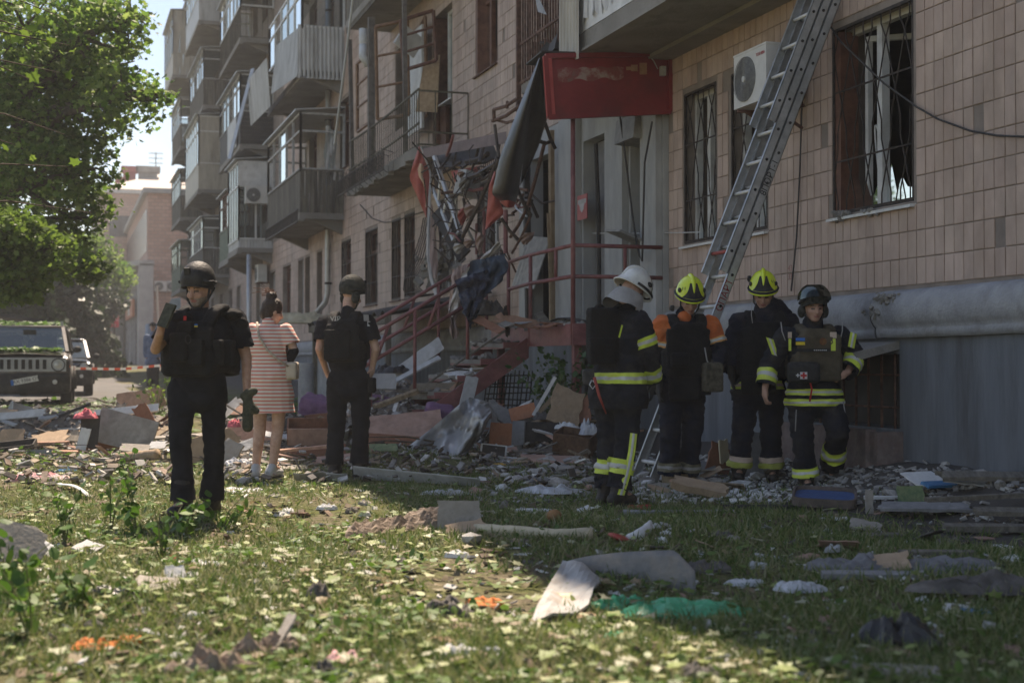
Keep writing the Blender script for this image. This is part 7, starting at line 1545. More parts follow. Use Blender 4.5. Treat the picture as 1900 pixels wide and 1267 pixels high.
# ================================================================ wreckage on the ground: every larger piece a thing of its own
VF = np.stack([RT, FW, (0, 0, 1)], 1)      # view-aligned frame: right, away, up
def dm(name, c1, c2=None, **k): return mat(name, c1, c2 or tuple(min(1, x*1.35+.01) for x in c1), **{**dict(scale=7, rough=.85, bump=.25, bscale=40, dirt=tuple(x*.45+.02 for x in c1), dscale=4.5, damt=.65), **k})
D = dict(brown=dm('brown_laminate', (.2, .085, .05), (.3, .14, .085)), pinkb=dm('pinkish_fibreboard', (.33, .2, .15), (.42, .27, .21)), orange=dm('orange_veneer', (.36, .14, .07), (.44, .19, .1)), tan=dm('tan_cardboard', (.34, .24, .155), (.45, .33, .22)), card=dm('grey_cardboard', (.26, .235, .2), (.36, .33, .29)),
    grey=dm('grey_panel', (.2, .2, .2), (.29, .29, .285)), lgrey=dm('light_grey_panel', (.36, .37, .37), (.47, .48, .48), dirt=(.26, .25, .23), dscale=5, damt=.6), dark=dm('dark_board', (.035, .032, .03), (.07, .064, .06)), white=dm('white_board', (.58, .58, .56), (.7, .7, .68), dirt=(.4, .38, .34), dscale=5, damt=.6), wood=dm('split_wood', (.2, .145, .09), (.34, .26, .17), stretch=(4, 1, 4)), oldw=dm('old_plank', (.12, .105, .085), (.21, .19, .155), stretch=(4, 1, 4)),
    yellow=dm('yellow_board', (.5, .28, .04), (.6, .36, .07)), peach=dm('peach_laminate', (.45, .26, .18), (.54, .33, .24)), purple=dm('purple_upholstery', (.15, .07, .14), (.22, .115, .2)), film=None, blue=dm('blue_tray_paint', (.03, .075, .19), (.05, .11, .25), rough=.5), green=dm('green_print', (.1, .16, .08), (.22, .26, .13), scale=14), pink=dm('pink_cloth', (.5, .1, .13), (.6, .15, .18)), pinkw=dm('pink_white_cloth', (.55, .2, .22), (.72, .6, .58), scale=5),
    wicker=dm('wicker', (.09, .05, .03), (.18, .105, .065), scale=25), plaster=dm('plaster_chunk', (.3, .29, .27), (.46, .45, .42)), foam=dm('beige_foam', (.5, .43, .29), (.6, .52, .37)), black=dm('black_plastic_bag', (.008, .008, .009), (.02, .02, .022), rough=.35, spec=.5), wbag=dm('white_plastic_bag', (.55, .57, .6), (.68, .7, .72), rough=.4, transl=.2), gcloth=dm('grey_cloth', (.13, .13, .135), (.21, .21, .215)), green_bag=dm('green_plastic_bag', (.03, .4, .19), (.08, .55, .28), rough=.35, transl=.25, spec=.5), orangec=dm('orange_cloth_scrap', (.6, .18, .05), (.7, .25, .08)), dcloth=dm('dark_dirty_cloth', (.06, .055, .05), (.16, .145, .13)), red=dm('red_plastic', (.4, .05, .04), (.5, .08, .06), rough=.4), bbag=dm('blue_plastic_bag', (.05, .2, .4), (.1, .3, .52), rough=.4, transl=.2), brownl=dm('brown_bark_roll', (.17, .125, .095), (.33, .26, .2), scale=12, bump=.6))
def vrot(rx=0, ry=0, rz=0): return VF @ rotm(R(rx), R(ry), R(rz))
def rest(o, extra=0.0):
    """let a piece touch the ground under it"""
    M = o.matrix_basis; zs = [(M @ v.co) for v in o.data.vertices]; lo = min(zs, key=lambda p: p.z); 
    d = min(p.z-ground_h(p.x, p.y) for p in zs); o.location.z -= d+.008-extra
def place(mb, name, label, cat, c, A, m, group=None, smooth_=False, ground=True, lift=0.0):
    o = mb.build(name, m, None, smooth_); Mx = Matrix([[A[i][0], A[i][1], A[i][2], c[i]] for i in range(3)]+[[0, 0, 0, 1]]); o.matrix_basis = Mx
    tag(o, label, cat, group)
    if ground: rest(o, lift)
    return o
def outline(w, h, jag, n=5):
    P = []
    for (a, b) in (((-w/2, -h/2), (w/2, -h/2)), ((w/2, -h/2), (w/2, h/2)), ((w/2, h/2), (-w/2, h/2)), ((-w/2, h/2), (-w/2, -h/2))):
        for k in range(n): t = k/n; P.append((a[0]+(b[0]-a[0])*t+random.gauss(0, jag*.5)*w, a[1]+(b[1]-a[1])*t+random.gauss(0, jag*.5)*h))
    return P
def panel(name, label, cat, px, py, dep, w, h, rot, m, th=.018, jag=.0, ground=False, group=None, lift=0.0):
    mb = MB(); P = outline(w, h, jag) if jag else [(-w/2, -h/2), (w/2, -h/2), (w/2, h/2), (-w/2, h/2)]
    mb.prism([(x, y, -th/2) for x, y in P], (0, 0, th)); mb.v[0] += np.random.normal(0, .0015, mb.v[0].shape)
    c = at(px, py, dep) if dep else on_ground(px, py)
    return place(mb, name, label, cat, c, vrot(*rot), D[m] if isinstance(m, str) else m, group, ground=ground or not dep, lift=lift)
def opened(name, label, cat, px, py, dep, w, d, h, rot, m, m2=None, ground=False, th=.016):
    """a drawer or crate: base and four sides"""
    o = empty(name, tuple(at(px, py, dep)), 0, label, cat); A = vrot(*rot); o.rotation_euler = Matrix([list(r) for r in A]).to_euler()
    for (c, s, nm) in (((0, 0, -h/2), (w, d, th), 'base'), ((0, -d/2, 0), (w, th, h), 'front'), ((0, d/2, 0), (w-.002, th, h-.004), 'back'), ((-w/2, 0, 0), (th, d-th*1.1, h-.002), 'side'), ((w/2, 0, 0), (th, d-th*1.1, h-.002), 'side')):
        mb = MB(); mb.box(c, s); q = mb.build(nm, D[m2] if (m2 and nm == 'front') else D[m]); q.parent = o
    return o
def crumple(name, label, cat, px, py, w, d, h, m, dep=None, rz=0, seed=0, group=None, n=40, nr=14):
    """a bag, cloth or sheet lying in folds"""
    if 'bag' in name or 'paper' in name or 'roll' in name: n, nr, h = min(n, 26), min(nr, 9), h*.8
    mb = MB(); V = []; h = h*.7; q = 7.5/max(w, d)
    out = [1+.35*mnoise.noise(Vector((math.cos(2*math.pi*k/n)*1.6+seed, math.sin(2*math.pi*k/n)*1.6, seed*.7)))+random.uniform(-.1, .1) for k in range(n)]
    def hz(x, y, r):
        a = mnoise.noise(Vector((x*q+seed, y*q*.7-seed, seed))); b = 1-2*abs(mnoise.noise(Vector((x*q*1.9+seed*2, y*q*1.1, 5)))); c = 1-2*abs(mnoise.noise(Vector((x*q*4.2-seed, y*q*2.6, 9))))
        return h*max(0, 1-r**3)**.8*max(.08, .42+.75*a+.3*b+.16*c)
    V.append((0, 0, hz(0, 0, 0)))
    for j in range(1, nr+1):
        r = j/nr
        for k in range(n):
            t = 2*math.pi*k/n+.1*math.sin(j); x = w/2*r*out[k]*math.cos(t); y = d/2*r*out[k]*math.sin(t); V.append((x, y, hz(x, y, r)+(.01 if j < nr else 0)))
    F = [(0, 1+k, 1+(k+1) % n) for k in range(n)] + [(1+(j-1)*n+k, 1+j*n+k, 1+j*n+(k+1) % n, 1+(j-1)*n+(k+1) % n) for j in range(1, nr) for k in range(n)]
    mb.add(V, F); c = on_ground(px, py) if dep is None else at(px, py, dep)
    if dep is None: c = c+np.array((0, 0, .004))
    A = vrot(0, 0, rz)
    return place(mb, name, label, cat, c, A, D[m] if isinstance(m, str) else m, group, smooth_=not ('bag' in name or 'paper' in name or 'roll' in name), ground=dep is None, lift=.004)
def chunk_mesh(seed, flat=.6):
    bm = bmesh.new(); bmesh.ops.create_icosphere(bm, subdivisions=1, radius=.5)
    for v in bm.verts: v.co *= 1+.45*mnoise.noise(Vector(v.co)*2.2+Vector((seed*3.1, 0, seed))); v.co.z *= flat
    me = bpy.data.meshes.new('chunk'); bm.to_mesh(me); bm.free(); return me
def tubeobj(name, label, cat, pts, r, m, sm=True, n=10):
    mb = MB(); pts = [np.array(p) for p in pts]; c = pts[len(pts)//2]; rs_ = r if not isinstance(r, float) else [r]*len(pts); K = 16; mb.tube([lerp([p-c for p in pts], t) for t in np.linspace(0, 1, K)], [float(lerp([(a,) for a in rs_], t)[0]) for t in np.linspace(0, 1, K)], 14); o = mb.build(name, D[m] if isinstance(m, str) else m, None, sm); o.location = c; tag(o, label, cat); wrinkle(o.data, (r if isinstance(r, float) else r[0])*.16, 14, 3, 1.0); rest(o); return o
gp = lambda px, py, up=0.0: on_ground(px, py)+np.array((0, 0, up))

# ---- foreground: torn curved panel
M_wpan = dm('enamel_panel', (.36, .36, .35), (.46, .46, .44), rough=.5, dirt=(.3, .2, .12), dscale=5, damt=.6)
c0 = on_ground(1140, 1090)
Q4 = [on_ground(982, 1172)+np.array((0, 0, .02)), on_ground(1092, 1142)+np.array((0, 0, .05)), on_ground(1117, 1084)+np.array((0, 0, .04)), on_ground(1044, 1060)+np.array((0, 0, .07))]
mb = MB(); mb.slab(lambda u, v: (Q4[0]*(1-u)*(1-v)+Q4[1]*u*(1-v)+Q4[2]*u*v+Q4[3]*(1-u)*v+np.array((0, 0, .018*math.sin(u*6+v*5)+.012*random.random())), (0, 0, 1)), 9, 11, .012)
o = mb.build('panel_sheet', M_wpan, None, False, origin=c0); tag(o, 'torn pale enamel flap lying sunlit at the end of the grey panel', 'panel')
mb = MB()
def gpn(u, v):
    px = 1046+246*u; b = on_ground(px, 1064+38*u); hgt = (.06+.17*u**.6)*(1-.45*max(0, u-.85)/.15); return (b+np.array((0, 0, -.02+hgt*v))+FW*(.04*v*v+.05*math.sin(u*3)), (-FW[0], -FW[1], .2))
mb.slab(gpn, 26, 7, .014); o = mb.build('panel_sheet', dm('dark_grey_panel', (.12, .12, .12), (.19, .19, .185), rough=.55, dirt=(.4, .3, .2), dscale=4, damt=.35), None, True, origin=on_ground(1170, 1085)); tag(o, 'long curved dark grey panel standing on edge in the grass', 'panel')
for (px, py, w, nn) in ((1180, 1085, .1, 'fourth'), (1240, 1080, .16, 'fifth'), (1120, 1085, .13, 'third'), (1095, 1120, .12, 'second'), (1085, 1150, .16, 'first')): crumple('paper_scrap', 'torn brown paper scrap at the grey panel, '+nn+' from the left', 'paper', px, py, w, w*.7, .05, 'tan', seed=px*.1, group='paper scraps on the grey panel', n=16, nr=5)
# ---- foreground bags, cloths, scraps
for a in (('plastic_bag', 'crumpled green plastic bag half in the sun', 'bag', 1262, 1142, .62, .36, .1, 'green_bag'), ('plastic_bag', 'strip of green plastic bag lying against the panel flap', 'bag', 1150, 1128, .34, .16, .1, 'green_bag'), ('plastic_bag', 'small flat green bag in the sunlit grass', 'bag', 1145, 1190, .13, .1, .05, 'green_bag'),
    ('rubbish_bag', 'black rubbish bag in the right foreground', 'bag', 1665, 1195, .36, .26, .2, 'black'), ('plastic_bag', 'white plastic bag with green print, larger one', 'bag', 1480, 1098, .28, .2, .06, 'wbag'), ('plastic_bag', 'white plastic bag with green print, smaller left one', 'bag', 1385, 1086, .2, .13, .04, 'wbag'),
    ('cloth', 'grey cloth draped in folds in the right grass', 'cloth', 1590, 1062, .5, .34, .1, 'gcloth'), ('cloth', 'heap of grey fabric at the right', 'cloth', 1760, 1060, .7, .4, .08, 'gcloth'), ('cloth', 'brown and grey fabric bundle at the right edge', 'cloth', 1830, 1100, .6, .34, .09, 'dcloth'),
    ('cloth', 'bright orange cloth scrap in the grass', 'cloth', 900, 1125, .2, .12, .05, 'orangec'), ('cloth', 'dark dirty rag left of the orange scrap', 'cloth', 835, 1140, .26, .16, .09, 'dcloth'), ('cloth', 'grey rag standing up in the sunlit leaves', 'cloth', 590, 1120, .14, .1, .12, 'dcloth'),
    ('paper_scrap', 'bright white crumpled paper in the foreground', 'paper', 850, 1218, .16, .12, .06, 'white'), ('cloth', 'pink and white cloth at the lower edge', 'cloth', 637, 1238, .19, .11, .06, 'pinkw'), ('plastic_bag', 'blue scrap at the lower edge beside the pink cloth', 'bag', 636, 1262, .09, .08, .06, 'bbag'), ('cloth', 'dark blue scrap at the lower edge beside the pink cloth', 'cloth', 600, 1262, .12, .08, .08, 'dcloth'),
    ('cloth', 'rusty red cloth at the lower left', 'cloth', 175, 1208, .2, .12, .06, 'orangec'), ('cloth', 'second rusty red cloth nearer the middle', 'cloth', 240, 1200, .12, .09, .06, 'orangec'), ('rubbish_bag', 'flat black plastic scrap in the left grass', 'bag', 205, 1105, .34, .14, .05, 'black'), ('paper_scrap', 'red and white torn packaging right of the weeds', 'paper', 365, 1050, .24, .16, .05, 'white'), ('paper_scrap', 'red wrapper beside the torn packaging', 'paper', 322, 1043, .1, .08, .05, 'red'),
    ('plastic_bag', 'blue plastic bag on the left rubble', 'bag', 125, 876, .22, .16, .07, 'bbag'), ('plastic_bag', 'red and white striped sack at the left edge', 'bag', 70, 892, .62, .25, .12, 'pinkw'), ('cloth', 'crumpled white cloth by the woman\'s shoes', 'cloth', 440, 915, .5, .3, .05, 'wbag'), ('plastic_bag', 'white and blue printed bags before the rubble', 'bag', 1020, 916, .52, .3, .1, 'wbag'), ('plastic_bag', 'grey film lump right of the printed bags', 'bag', 830, 918, .4, .2, .06, 'lgrey'),
    ('paper_scrap', 'white scrap right of the blue tray', 'paper', 1568, 966, .1, .07, .02, 'white'), ('paper_scrap', 'white paper left of the cardboard roll', 'paper', 608, 945, .15, .1, .06, 'white'), ('cloth', 'dark bundle at the bottom right of the sunlit patch', 'cloth', 1300, 1262, .18, .1, .07, 'dcloth'), ('cloth', 'grey crumpled lump behind the big panel', 'cloth', 1310, 1060, .3, .2, .06, 'dcloth')):
    nm, lab, cat, px, py, w, d, h, m = a; crumple(nm, lab, cat, px, py, w, d, h, m, seed=px*.13+py)
panel('cardboard', 'grey torn card standing upright at the left edge', 'cardboard', 34, 1052, None, .24, .22, (58, 10, 18), 'card', .01, .12); panel('cardboard', 'pale curled card edge beside the upright grey card', 'cardboard', 78, 1030, None, .2, .07, (30, 30, -20), 'white', .008, .1)
panel('cardboard', 'flat grey card by the black scrap', 'cardboard', 295, 1090, None, .2, .16, (12, 8, 15), 'card', .008, .06); panel('paper_scrap', 'white folded card next to the flat grey card', 'paper', 325, 1082, None, .09, .1, (50, 0, 20), 'white', .006, .06)
panel('cardboard', 'beige card lying against the grey cloth', 'cardboard', 1640, 1062, None, .26, .2, (18, -8, -10), 'tan', .01, .06); panel('board', 'dull grey plank below the grey cloth', 'plank', 1620, 1075, None, .5, .09, (4, 0, -4), 'grey', .03, .02); panel('board', 'pale beige board at the bottom right', 'board', 1655, 1255, None, .3, .13, (5, 2, -8), 'card', .02, .06)
panel('magazine', 'open magazine with blue print at the right', 'magazine', 1800, 1135, None, .22, .13, (6, 3, -14), 'white', .008, .03); mb = MB(); panel('magazine_page', 'blue page lying on the open magazine', 'paper', 1812, 1139, None, .13, .06, (6, 3, -14), 'bbag', .004, .05, lift=.012)
# log-like rolls at the bottom
crumple('bark_roll', 'thick roll of crumpled brown wrapping at the lower edge', 'wrapping', 392, 1258, .3, .17, .17, 'brownl', seed=3.3, rz=8); crumple('bark_roll', 'long torn brown wrapping slanting up at the lower left', 'wrapping', 495, 1225, .34, .13, .16, 'brownl', seed=8.1, rz=38); panel('bark_roll', 'stiff pale flap standing off the torn brown wrapping', 'wrapping', 520, 1218, None, .07, .22, (40, -20, -38), 'card', .008, .08)
# ---- middle: cardboard roll, foam bar, trims
def slabobj(name, label, cat, fn, nu, nv, th, m, sm=True):
    mb = MB(); c = np.array(fn(.5, .5)[0]); mb.slab(fn, nu, nv, th); o = mb.build(name, D[m] if isinstance(m, str) else m, None, sm, origin=c); tag(o, label, cat); return o
slabobj('cardboard', 'long creased cardboard roll lying in the half-shade', 'cardboard', lambda u, v: (gp(645+195*u, 1002-28*u)+np.array((0, 0, .015+.13*math.sin(v*math.pi)*(.45+.55*u)+.05*mnoise.noise(Vector((u*9, v*4, 3)))+.03*mnoise.noise(Vector((u*22, v*9, 1)))))+FW*((.34+.1*mnoise.noise(Vector((u*5, 0, 8))))*(v-.5)), (0, -.3, 1)), 30, 16, .006, 'brownl', False)
panel('cardboard', 'upright cardboard flap at the end of the long roll', 'cardboard', 852, 985, None, .27, .2, (72, 0, 4), 'card', .01, .03); panel('cardboard', 'torn brown flap below the upright cardboard', 'cardboard', 862, 992, None, .25, .14, (25, -10, 10), 'tan', .008, .1)
tubeobj('foam_bar', 'long cream foam bar with bites out of it', 'foam', [gp(882, 990, .03), gp(960, 996, .035), gp(1030, 1000, .03), gp(1098, 998, .03)], [.035, .034, .03, .034], 'foam')
tubeobj('shoe', 'curved white plastic piece beside the red dish', 'plastic', [gp(1165, 1004, .03), gp(1185, 1001, .035), gp(1200, 990, .035), gp(1206, 975, .03)], [.018, .034, .03, .012], 'white')
mb = MB(); mb.ell((0, 0, .0), (.075, .065, .02)); place(mb, 'dish', 'small red dish by the curved white plastic', 'dish', gp(1150, 1005), vrot(0, 20, 0), D['red'], smooth_=True)
mb = MB(); mb.ell((0, 0, 0), (.05, .05, .042)); place(mb, 'ball', 'brown dried ball in the shaded grass', 'ball', gp(1028, 966), vrot(), dm('brown_ball', (.26, .13, .05), (.34, .18, .08)), smooth_=True)
panel('window_frame', 'white plastic frame piece behind the foam bar', 'frame', 990, 952, None, .26, .05, (10, 0, -4), 'white', .03, .01); panel('paper_scrap', 'red wrapper before the white-helmeted firefighter', 'paper', 1186, 945, None, .17, .07, (20, 0, 14), 'red', .012, .1); panel('card', 'small white card at the white-helmeted firefighter\'s boots', 'card', 1172, 932, None, .11, .05, (50, 0, 0), 'white', .01)
o = place(MB().add(*[(lambda me: ([v.co[:] for v in me.vertices], [tuple(p.vertices) for p in me.polygons]))(chunk_mesh(4))][0]), 'stone', 'grey stone by the cardboard roll', 'stone', gp(873, 1012), vrot()*.14, D['plaster'])
slabobj('roof_trim', 'long white metal trim lying before the second policeman', 'trim', lambda u, v: (gp(656+235*u, 893+14*u)+np.array((0, 0, .03+.12*(1-v)*(1-.45*u)))+FW*(.1*v-.05), (0, -.4, .9)), 14, 4, .012, 'lgrey', False)
slabobj('roof_trim', 'torn grey metal strip left of the long white trim', 'trim', lambda u, v: (gp(545+100*u, 896+2*math.sin(u*9))+np.array((0, 0, .03+.07*(1-v)))+FW*(.1*v-.05), (0, -.4, .9)), 10, 4, .01, 'lgrey', False)
slabobj('roof_trim', 'pale bent strip in the left grass', 'trim', lambda u, v: (gp(108+58*u, 900+26*u**.7)+np.array((0, 0, .02+.05*math.sin(u*3)))+FW*(.09*v-.045), (0, 0, 1)), 10, 3, .008, 'white')
# ---- big sheet of translucent grey film propped over the rubble
D['film'] = mat('grey_plastic_film', (.24, .25, .255), (.34, .35, .355), scale=4, rough=.3, spec=.6, transl=.2, bump=.25, bscale=12)
def fm(u, v):
    # ridge from lower left to the upper right tip
    L_ = lerp([(700, 872), (735, 845), (800, 795), (850, 752), (872, 737), (905, 745)], u); Bt = lerp([(705, 878), (760, 880), (815, 878), (850, 862), (895, 805), (913, 770)], u); p = L_*(1-v)+Bt*v
    dep = 15.6-.9*v+.75*mnoise.noise(Vector((u*4.2, v*2.2, 2)))*(.25+v)+.22*(1-2*abs(mnoise.noise(Vector((u*7+v*2, v*3, 6)))))*(.3+v)+.1*mnoise.noise(Vector((u*19, v*11, 1))); return at(p[0], p[1], dep)
mb = MB(); mb.grid(fm, 46, 20); c = fm(.5, .95); o = mb.build('plastic_film', D['film'], None, True, origin=c); tag(o, 'large sheet of crumpled grey plastic film propped over the rubble', 'film')
mb = MB(); mb.grid(lambda u, v: at(*(np.array(lerp([(905, 745), (913, 770), (908, 800)], v))*(1-u)+np.array(lerp([(925, 772), (925, 800), (880, 842)], v))*u), 15.6+.5*u+.1*math.sin(v*9)), 10, 12); o = mb.build('plastic_film', D['film'], None, True, origin=at(912, 800, 15.8)); tag(o, 'trailing fold of grey plastic film at the right of the sheet', 'film')
# ---- the heaps themselves: earth, plaster and splinters under the boards
def heap(zone, dep, label, chips):
    def fn(u, v):
        px = zone[0]+(zone[2]-zone[0])*u; f = min(v/.7, 1); py = zone[3]+(zone[1]-zone[3])*f; d = dep[1]+(dep[0]-dep[1])*f+(max(0, v-.7)/.3)*1.6
        p = at(px, py, d); g = ground_h(p[0], p[1]); e = min(1, 6*u*(1-u)*1.5)*(1-max(0, v-.7)/.3); n = .1*mnoise.noise(Vector((p[0]*3, p[1]*3, 2)))+.06*mnoise.noise(Vector((p[0]*9, p[1]*9, 5)))
        return np.array((p[0], p[1], g-.03+max(0, p[2]-.07-g+n)*e))
    mb = MB(); mb.grid(fn, 60, 36)
    for _ in range(chips):
        u, v = random.uniform(.02, .98), random.uniform(0, .72); s_ = random.uniform(.015, .1)*random.random()+.012; mb.box(fn(u, v)+np.array((0, 0, s_*.2)), (s_*random.uniform(.5, 2.2), s_*random.uniform(.4, 1.1), s_*random.uniform(.15, .5)), rotm(random.gauss(0, .5), random.gauss(0, .5), random.random()*6.28), random.randrange(1, 5))
    tag(mb.build('rubble_heap', [dm('heap_dust', (.12, .105, .09), (.22, .195, .165), scale=14, bump=.8, bscale=30), dm('splinters', (.2, .15, .11), (.34, .28, .22), island=.45), dm('grey_chips', (.13, .125, .12), (.26, .25, .24), island=.4), dm('dark_chips', (.05, .04, .035), (.1, .085, .07), island=.4), dm('pale_chips', (.42, .41, .38), (.58, .57, .54), island=.3)]), label, 'rubble', kind='stuff')
heap((360, 755, 915, 892), (18.6, 14.1), 'mound of splinters and dust in the middle heap', 1500); heap((870, 760, 1135, 888), (16.6, 14.2), 'mound of splinters and dust in the right heap', 800); heap((-60, 752, 345, 897), (21.2, 14.5), 'mound of splinters and dust in the left heap', 1300); heap((630, 694, 775, 765), (19.6, 16.8), 'steep mound of wreckage beside the stair foot', 500)
# ---- boards of the rubble: (name, label, cat, px, py, depth, w, h, rot, material, thickness, jag)
for a in (('board', 'large brown wardrobe panel behind the second policeman', 'board', 752, 792, 16.5, .85, .5, (35, -6, 8), 'pinkb', .02, .02), ('board', 'dark underside panel below the brown wardrobe panel', 'board', 740, 826, 16.0, .8, .25, (60, 4, 6), 'brown', .02, .03), ('book', 'green picture book between the policeman and the film', 'book', 712, 832, 15.2, .3, .2, (20, 0, 10), 'green', .03, 0), ('board', 'peach laminate panel behind the woman\'s legs', 'board', 470, 812, 17.0, .62, .42, (68, 0, 6), 'peach', .02, .01), ('board', 'tilted picture board left of the woman\'s legs', 'board', 415, 828, 15.8, .26, .4, (70, 30, 20), 'tan', .02, .04),
        ('plank', 'split yellow timber left of the stairs', 'plank', 735, 740, 17.5, .55, .09, (15, -20, 8), 'wood', .05, .04), ('plank', 'broken timber behind the woman', 'plank', 595, 775, 17.5, .6, .08, (10, -14, 10), 'wood', .04, .05), ('board', 'orange veneer board on top of the right rubble', 'board', 970, 765, 16.2, .3, .17, (62, -14, 0), 'orange', .02, 0), ('board', 'orange veneer board beside the black crate', 'board', 930, 805, 15.6, .25, .24, (84, 4, 0), 'orange', .02, .02), ('cabinet_side', 'grey metal cabinet side beside the black crate', 'panel', 962, 803, 15.55, .16, .26, (84, 0, -35), 'grey', .02, 0),
        ('frame', 'white-edged dark picture frame before the crate', 'frame', 915, 840, 15.0, .28, .19, (60, 6, 0), 'white', .02, 0), ('board', 'dark pane inside the white-edged frame', 'board', 915.5, 839.5, 14.97, .24, .155, (60, 6, 0), 'dark', .02, 0), ('board', 'pinkish fibreboard lying before the wicker basket', 'board', 1030, 852, 14.6, .6, .5, (6, 3, 20), 'pinkb', .014, .04), ('board', 'tan fibreboard left of the pinkish board', 'board', 962, 855, 14.6, .3, .22, (8, -4, -18), 'tan', .014, .08), ('board', 'yellow board scrap on the lawn edge', 'board', 915, 872, 14.1, .27, .2, (32, 0, 8), 'yellow', .012, .06),
        ('plank', 'weathered plank before the pinkish board', 'plank', 950, 872, 14.4, .62, .07, (6, 3, -4), 'oldw', .03, .02), ('plank', 'grey plank under the black crate', 'plank', 975, 838, 15.4, .7, .12, (10, -4, 6), 'oldw', .03, .03), ('cardboard', 'tall folded cardboard at the bush', 'cardboard', 1050, 755, 15.8, .35, .42, (76, 18, 10), 'tan', .012, .06), ('cardboard', 'brown cardboard flap right of the folded cardboard', 'cardboard', 1078, 760, 15.9, .22, .3, (80, -14, -30), 'brown', .012, .06), ('board', 'grey broken plasterboard leaning by the film', 'board', 935, 772, 16.2, .45, .2, (50, 35, 10), 'grey', .03, .08), ('board', 'white perforated hanger board under the stairs', 'board', 868, 735, 17.6, .16, .5, (84, 14, 10), 'lgrey', .02, .02),
        ('board', 'grey sheet metal leaning on the stair foot', 'board', 775, 668, 18.2, .75, .2, (60, -36, 0), 'lgrey', .01, .03), ('board', 'pale metal channel below the leaning sheet', 'board', 765, 690, 18.0, .8, .1, (30, -28, 4), 'lgrey', .02, .02), ('board', 'light blue-grey panel end at the stair foot', 'board', 712, 708, 17.6, .3, .2, (70, 0, 10), 'lgrey', .03, .02), ('plank', 'thin white lath standing by the bush', 'plank', 1010, 735, 16, .04, .5, (84, 30, 0), 'white', .02, 0),
        ('plank', 'pale split lath beside the bush', 'plank', 1022, 742, 15.9, .05, .4, (80, 42, 0), 'wood', .02, .05), ('board', 'dark rectangular board behind the woman', 'board', 545, 785, 16.6, .26, .15, (62, -10, 0), 'dark', .02, 0), ('board', 'broken brown drawer front below the woman\'s bag', 'board', 590, 838, 15.4, .6, .14, (64, -4, 4), 'brown', .02, .02), ('board', 'splintered plywood before the drawer front', 'board', 630, 850, 14.7, .5, .3, (12, -6, -12), 'pinkb', .012, .1), ('board', 'pale flat board between the woman and the policeman', 'board', 560, 868, 14.4, .6, .3, (4, 3, 8), 'card', .015, .06),
        ('board', 'light brown strip of wood above the drawer', 'plank', 565, 832, 15.2, .55, .05, (10, -5, 4), 'peach', .03, .03)):
    panel(*a)
for a in (('drawer', 'open brown drawer behind the woman\'s legs', 'drawer', 575, 800, 16.4, .5, .36, .2, (18, 0, 8), 'brown', 'pinkb'), ('drawer', 'second brown drawer behind the first one', 'drawer', 592, 782, 17.2, .4, .3, .14, (10, -6, -6), 'brown', 'orange'), ('crate', 'black plastic crate on the right rubble', 'crate', 1000, 800, 15.7, .42, .26, .2, (0, 0, 2), 'dark'), ('basket', 'broken brown wicker basket', 'basket', 1068, 820, 15.2, .4, .3, .22, (12, 8, -22), 'wicker'), ('drawer', 'dark wooden box in the left rubble', 'box', 195, 815, 17.5, .42, .3, .22, (20, 10, 20), 'brown'), ('drawer', 'black flat drawer at the left edge', 'drawer', 25, 830, 17.0, .5, .26, .1, (14, -6, 8), 'dark')):
    opened(*a)
for a in (('cushion', 'purple sofa cushion behind the woman', 'cushion', 610, 770, 19, .75, .35, .42, 'purple'), ('cushion', 'purple sofa cushion at the stair foot', 'cushion', 720, 768, 18.3, .6, .35, .36, 'purple'), ('cushion', 'pale purple cushion peeping from behind the film', 'cushion', 815, 768, 17, .32, .25, .2, 'purple')):
    nm, lab, cat, px, py, dep, w, d, h, m = a; mb = MB(); mb.box((0, 0, 0), (w, d, h)); me = remesh(mb, .03, 8); wrinkle(me, .02, 6, px); me.materials.append(D[m]); o = link(nm, me, None, None, True); A = vrot(15, 10, random.uniform(-20, 20)); o.matrix_basis = Matrix([[*A[i], at(px, py, dep)[i]] for i in range(3)]+[[0, 0, 0, 1]]); tag(o, lab, cat)
for a in (('plastic_bag', 'stiff white plastic bag standing by the basket', 'bag', 1094, 806, .24, .2, .27, 'wbag', 15.3), ('cushion', 'white pillow on the right rubble', 'cushion', 1050, 795, .28, .2, .08, 'white', 15.6), ('cloth', 'grey cloth bundle in the stair gap', 'cloth', 905, 585, .5, .4, .28, 'dcloth', 17.8), ('cloth', 'tangle of dark cable and white cloth on the rubble', 'cloth', 1005, 778, .2, .2, .14, 'dcloth', 15.9), ('cloth', 'magenta cloth beside the torch', 'cloth', 435, 792, .16, .12, .12, 'pink', 16), ('rubbish_bag', 'black bag behind the second policeman', 'bag', 725, 692, .5, .3, .2, 'black', 18.2), ('plastic_bag', 'white bag low by the woman\'s heel', 'bag', 445, 865, .35, .2, .12, 'wbag', 14.4), ('rock_wool', 'yellow insulation wool on the wreck behind the woman', 'insulation', 562, 600, 1.7, .7, .3, 'foam', 30)):
    nm, lab, cat, px, py, w, d, h, m, dep = a; crumple(nm, lab, cat, px, py, w, d, h, m, dep, seed=px*.17)
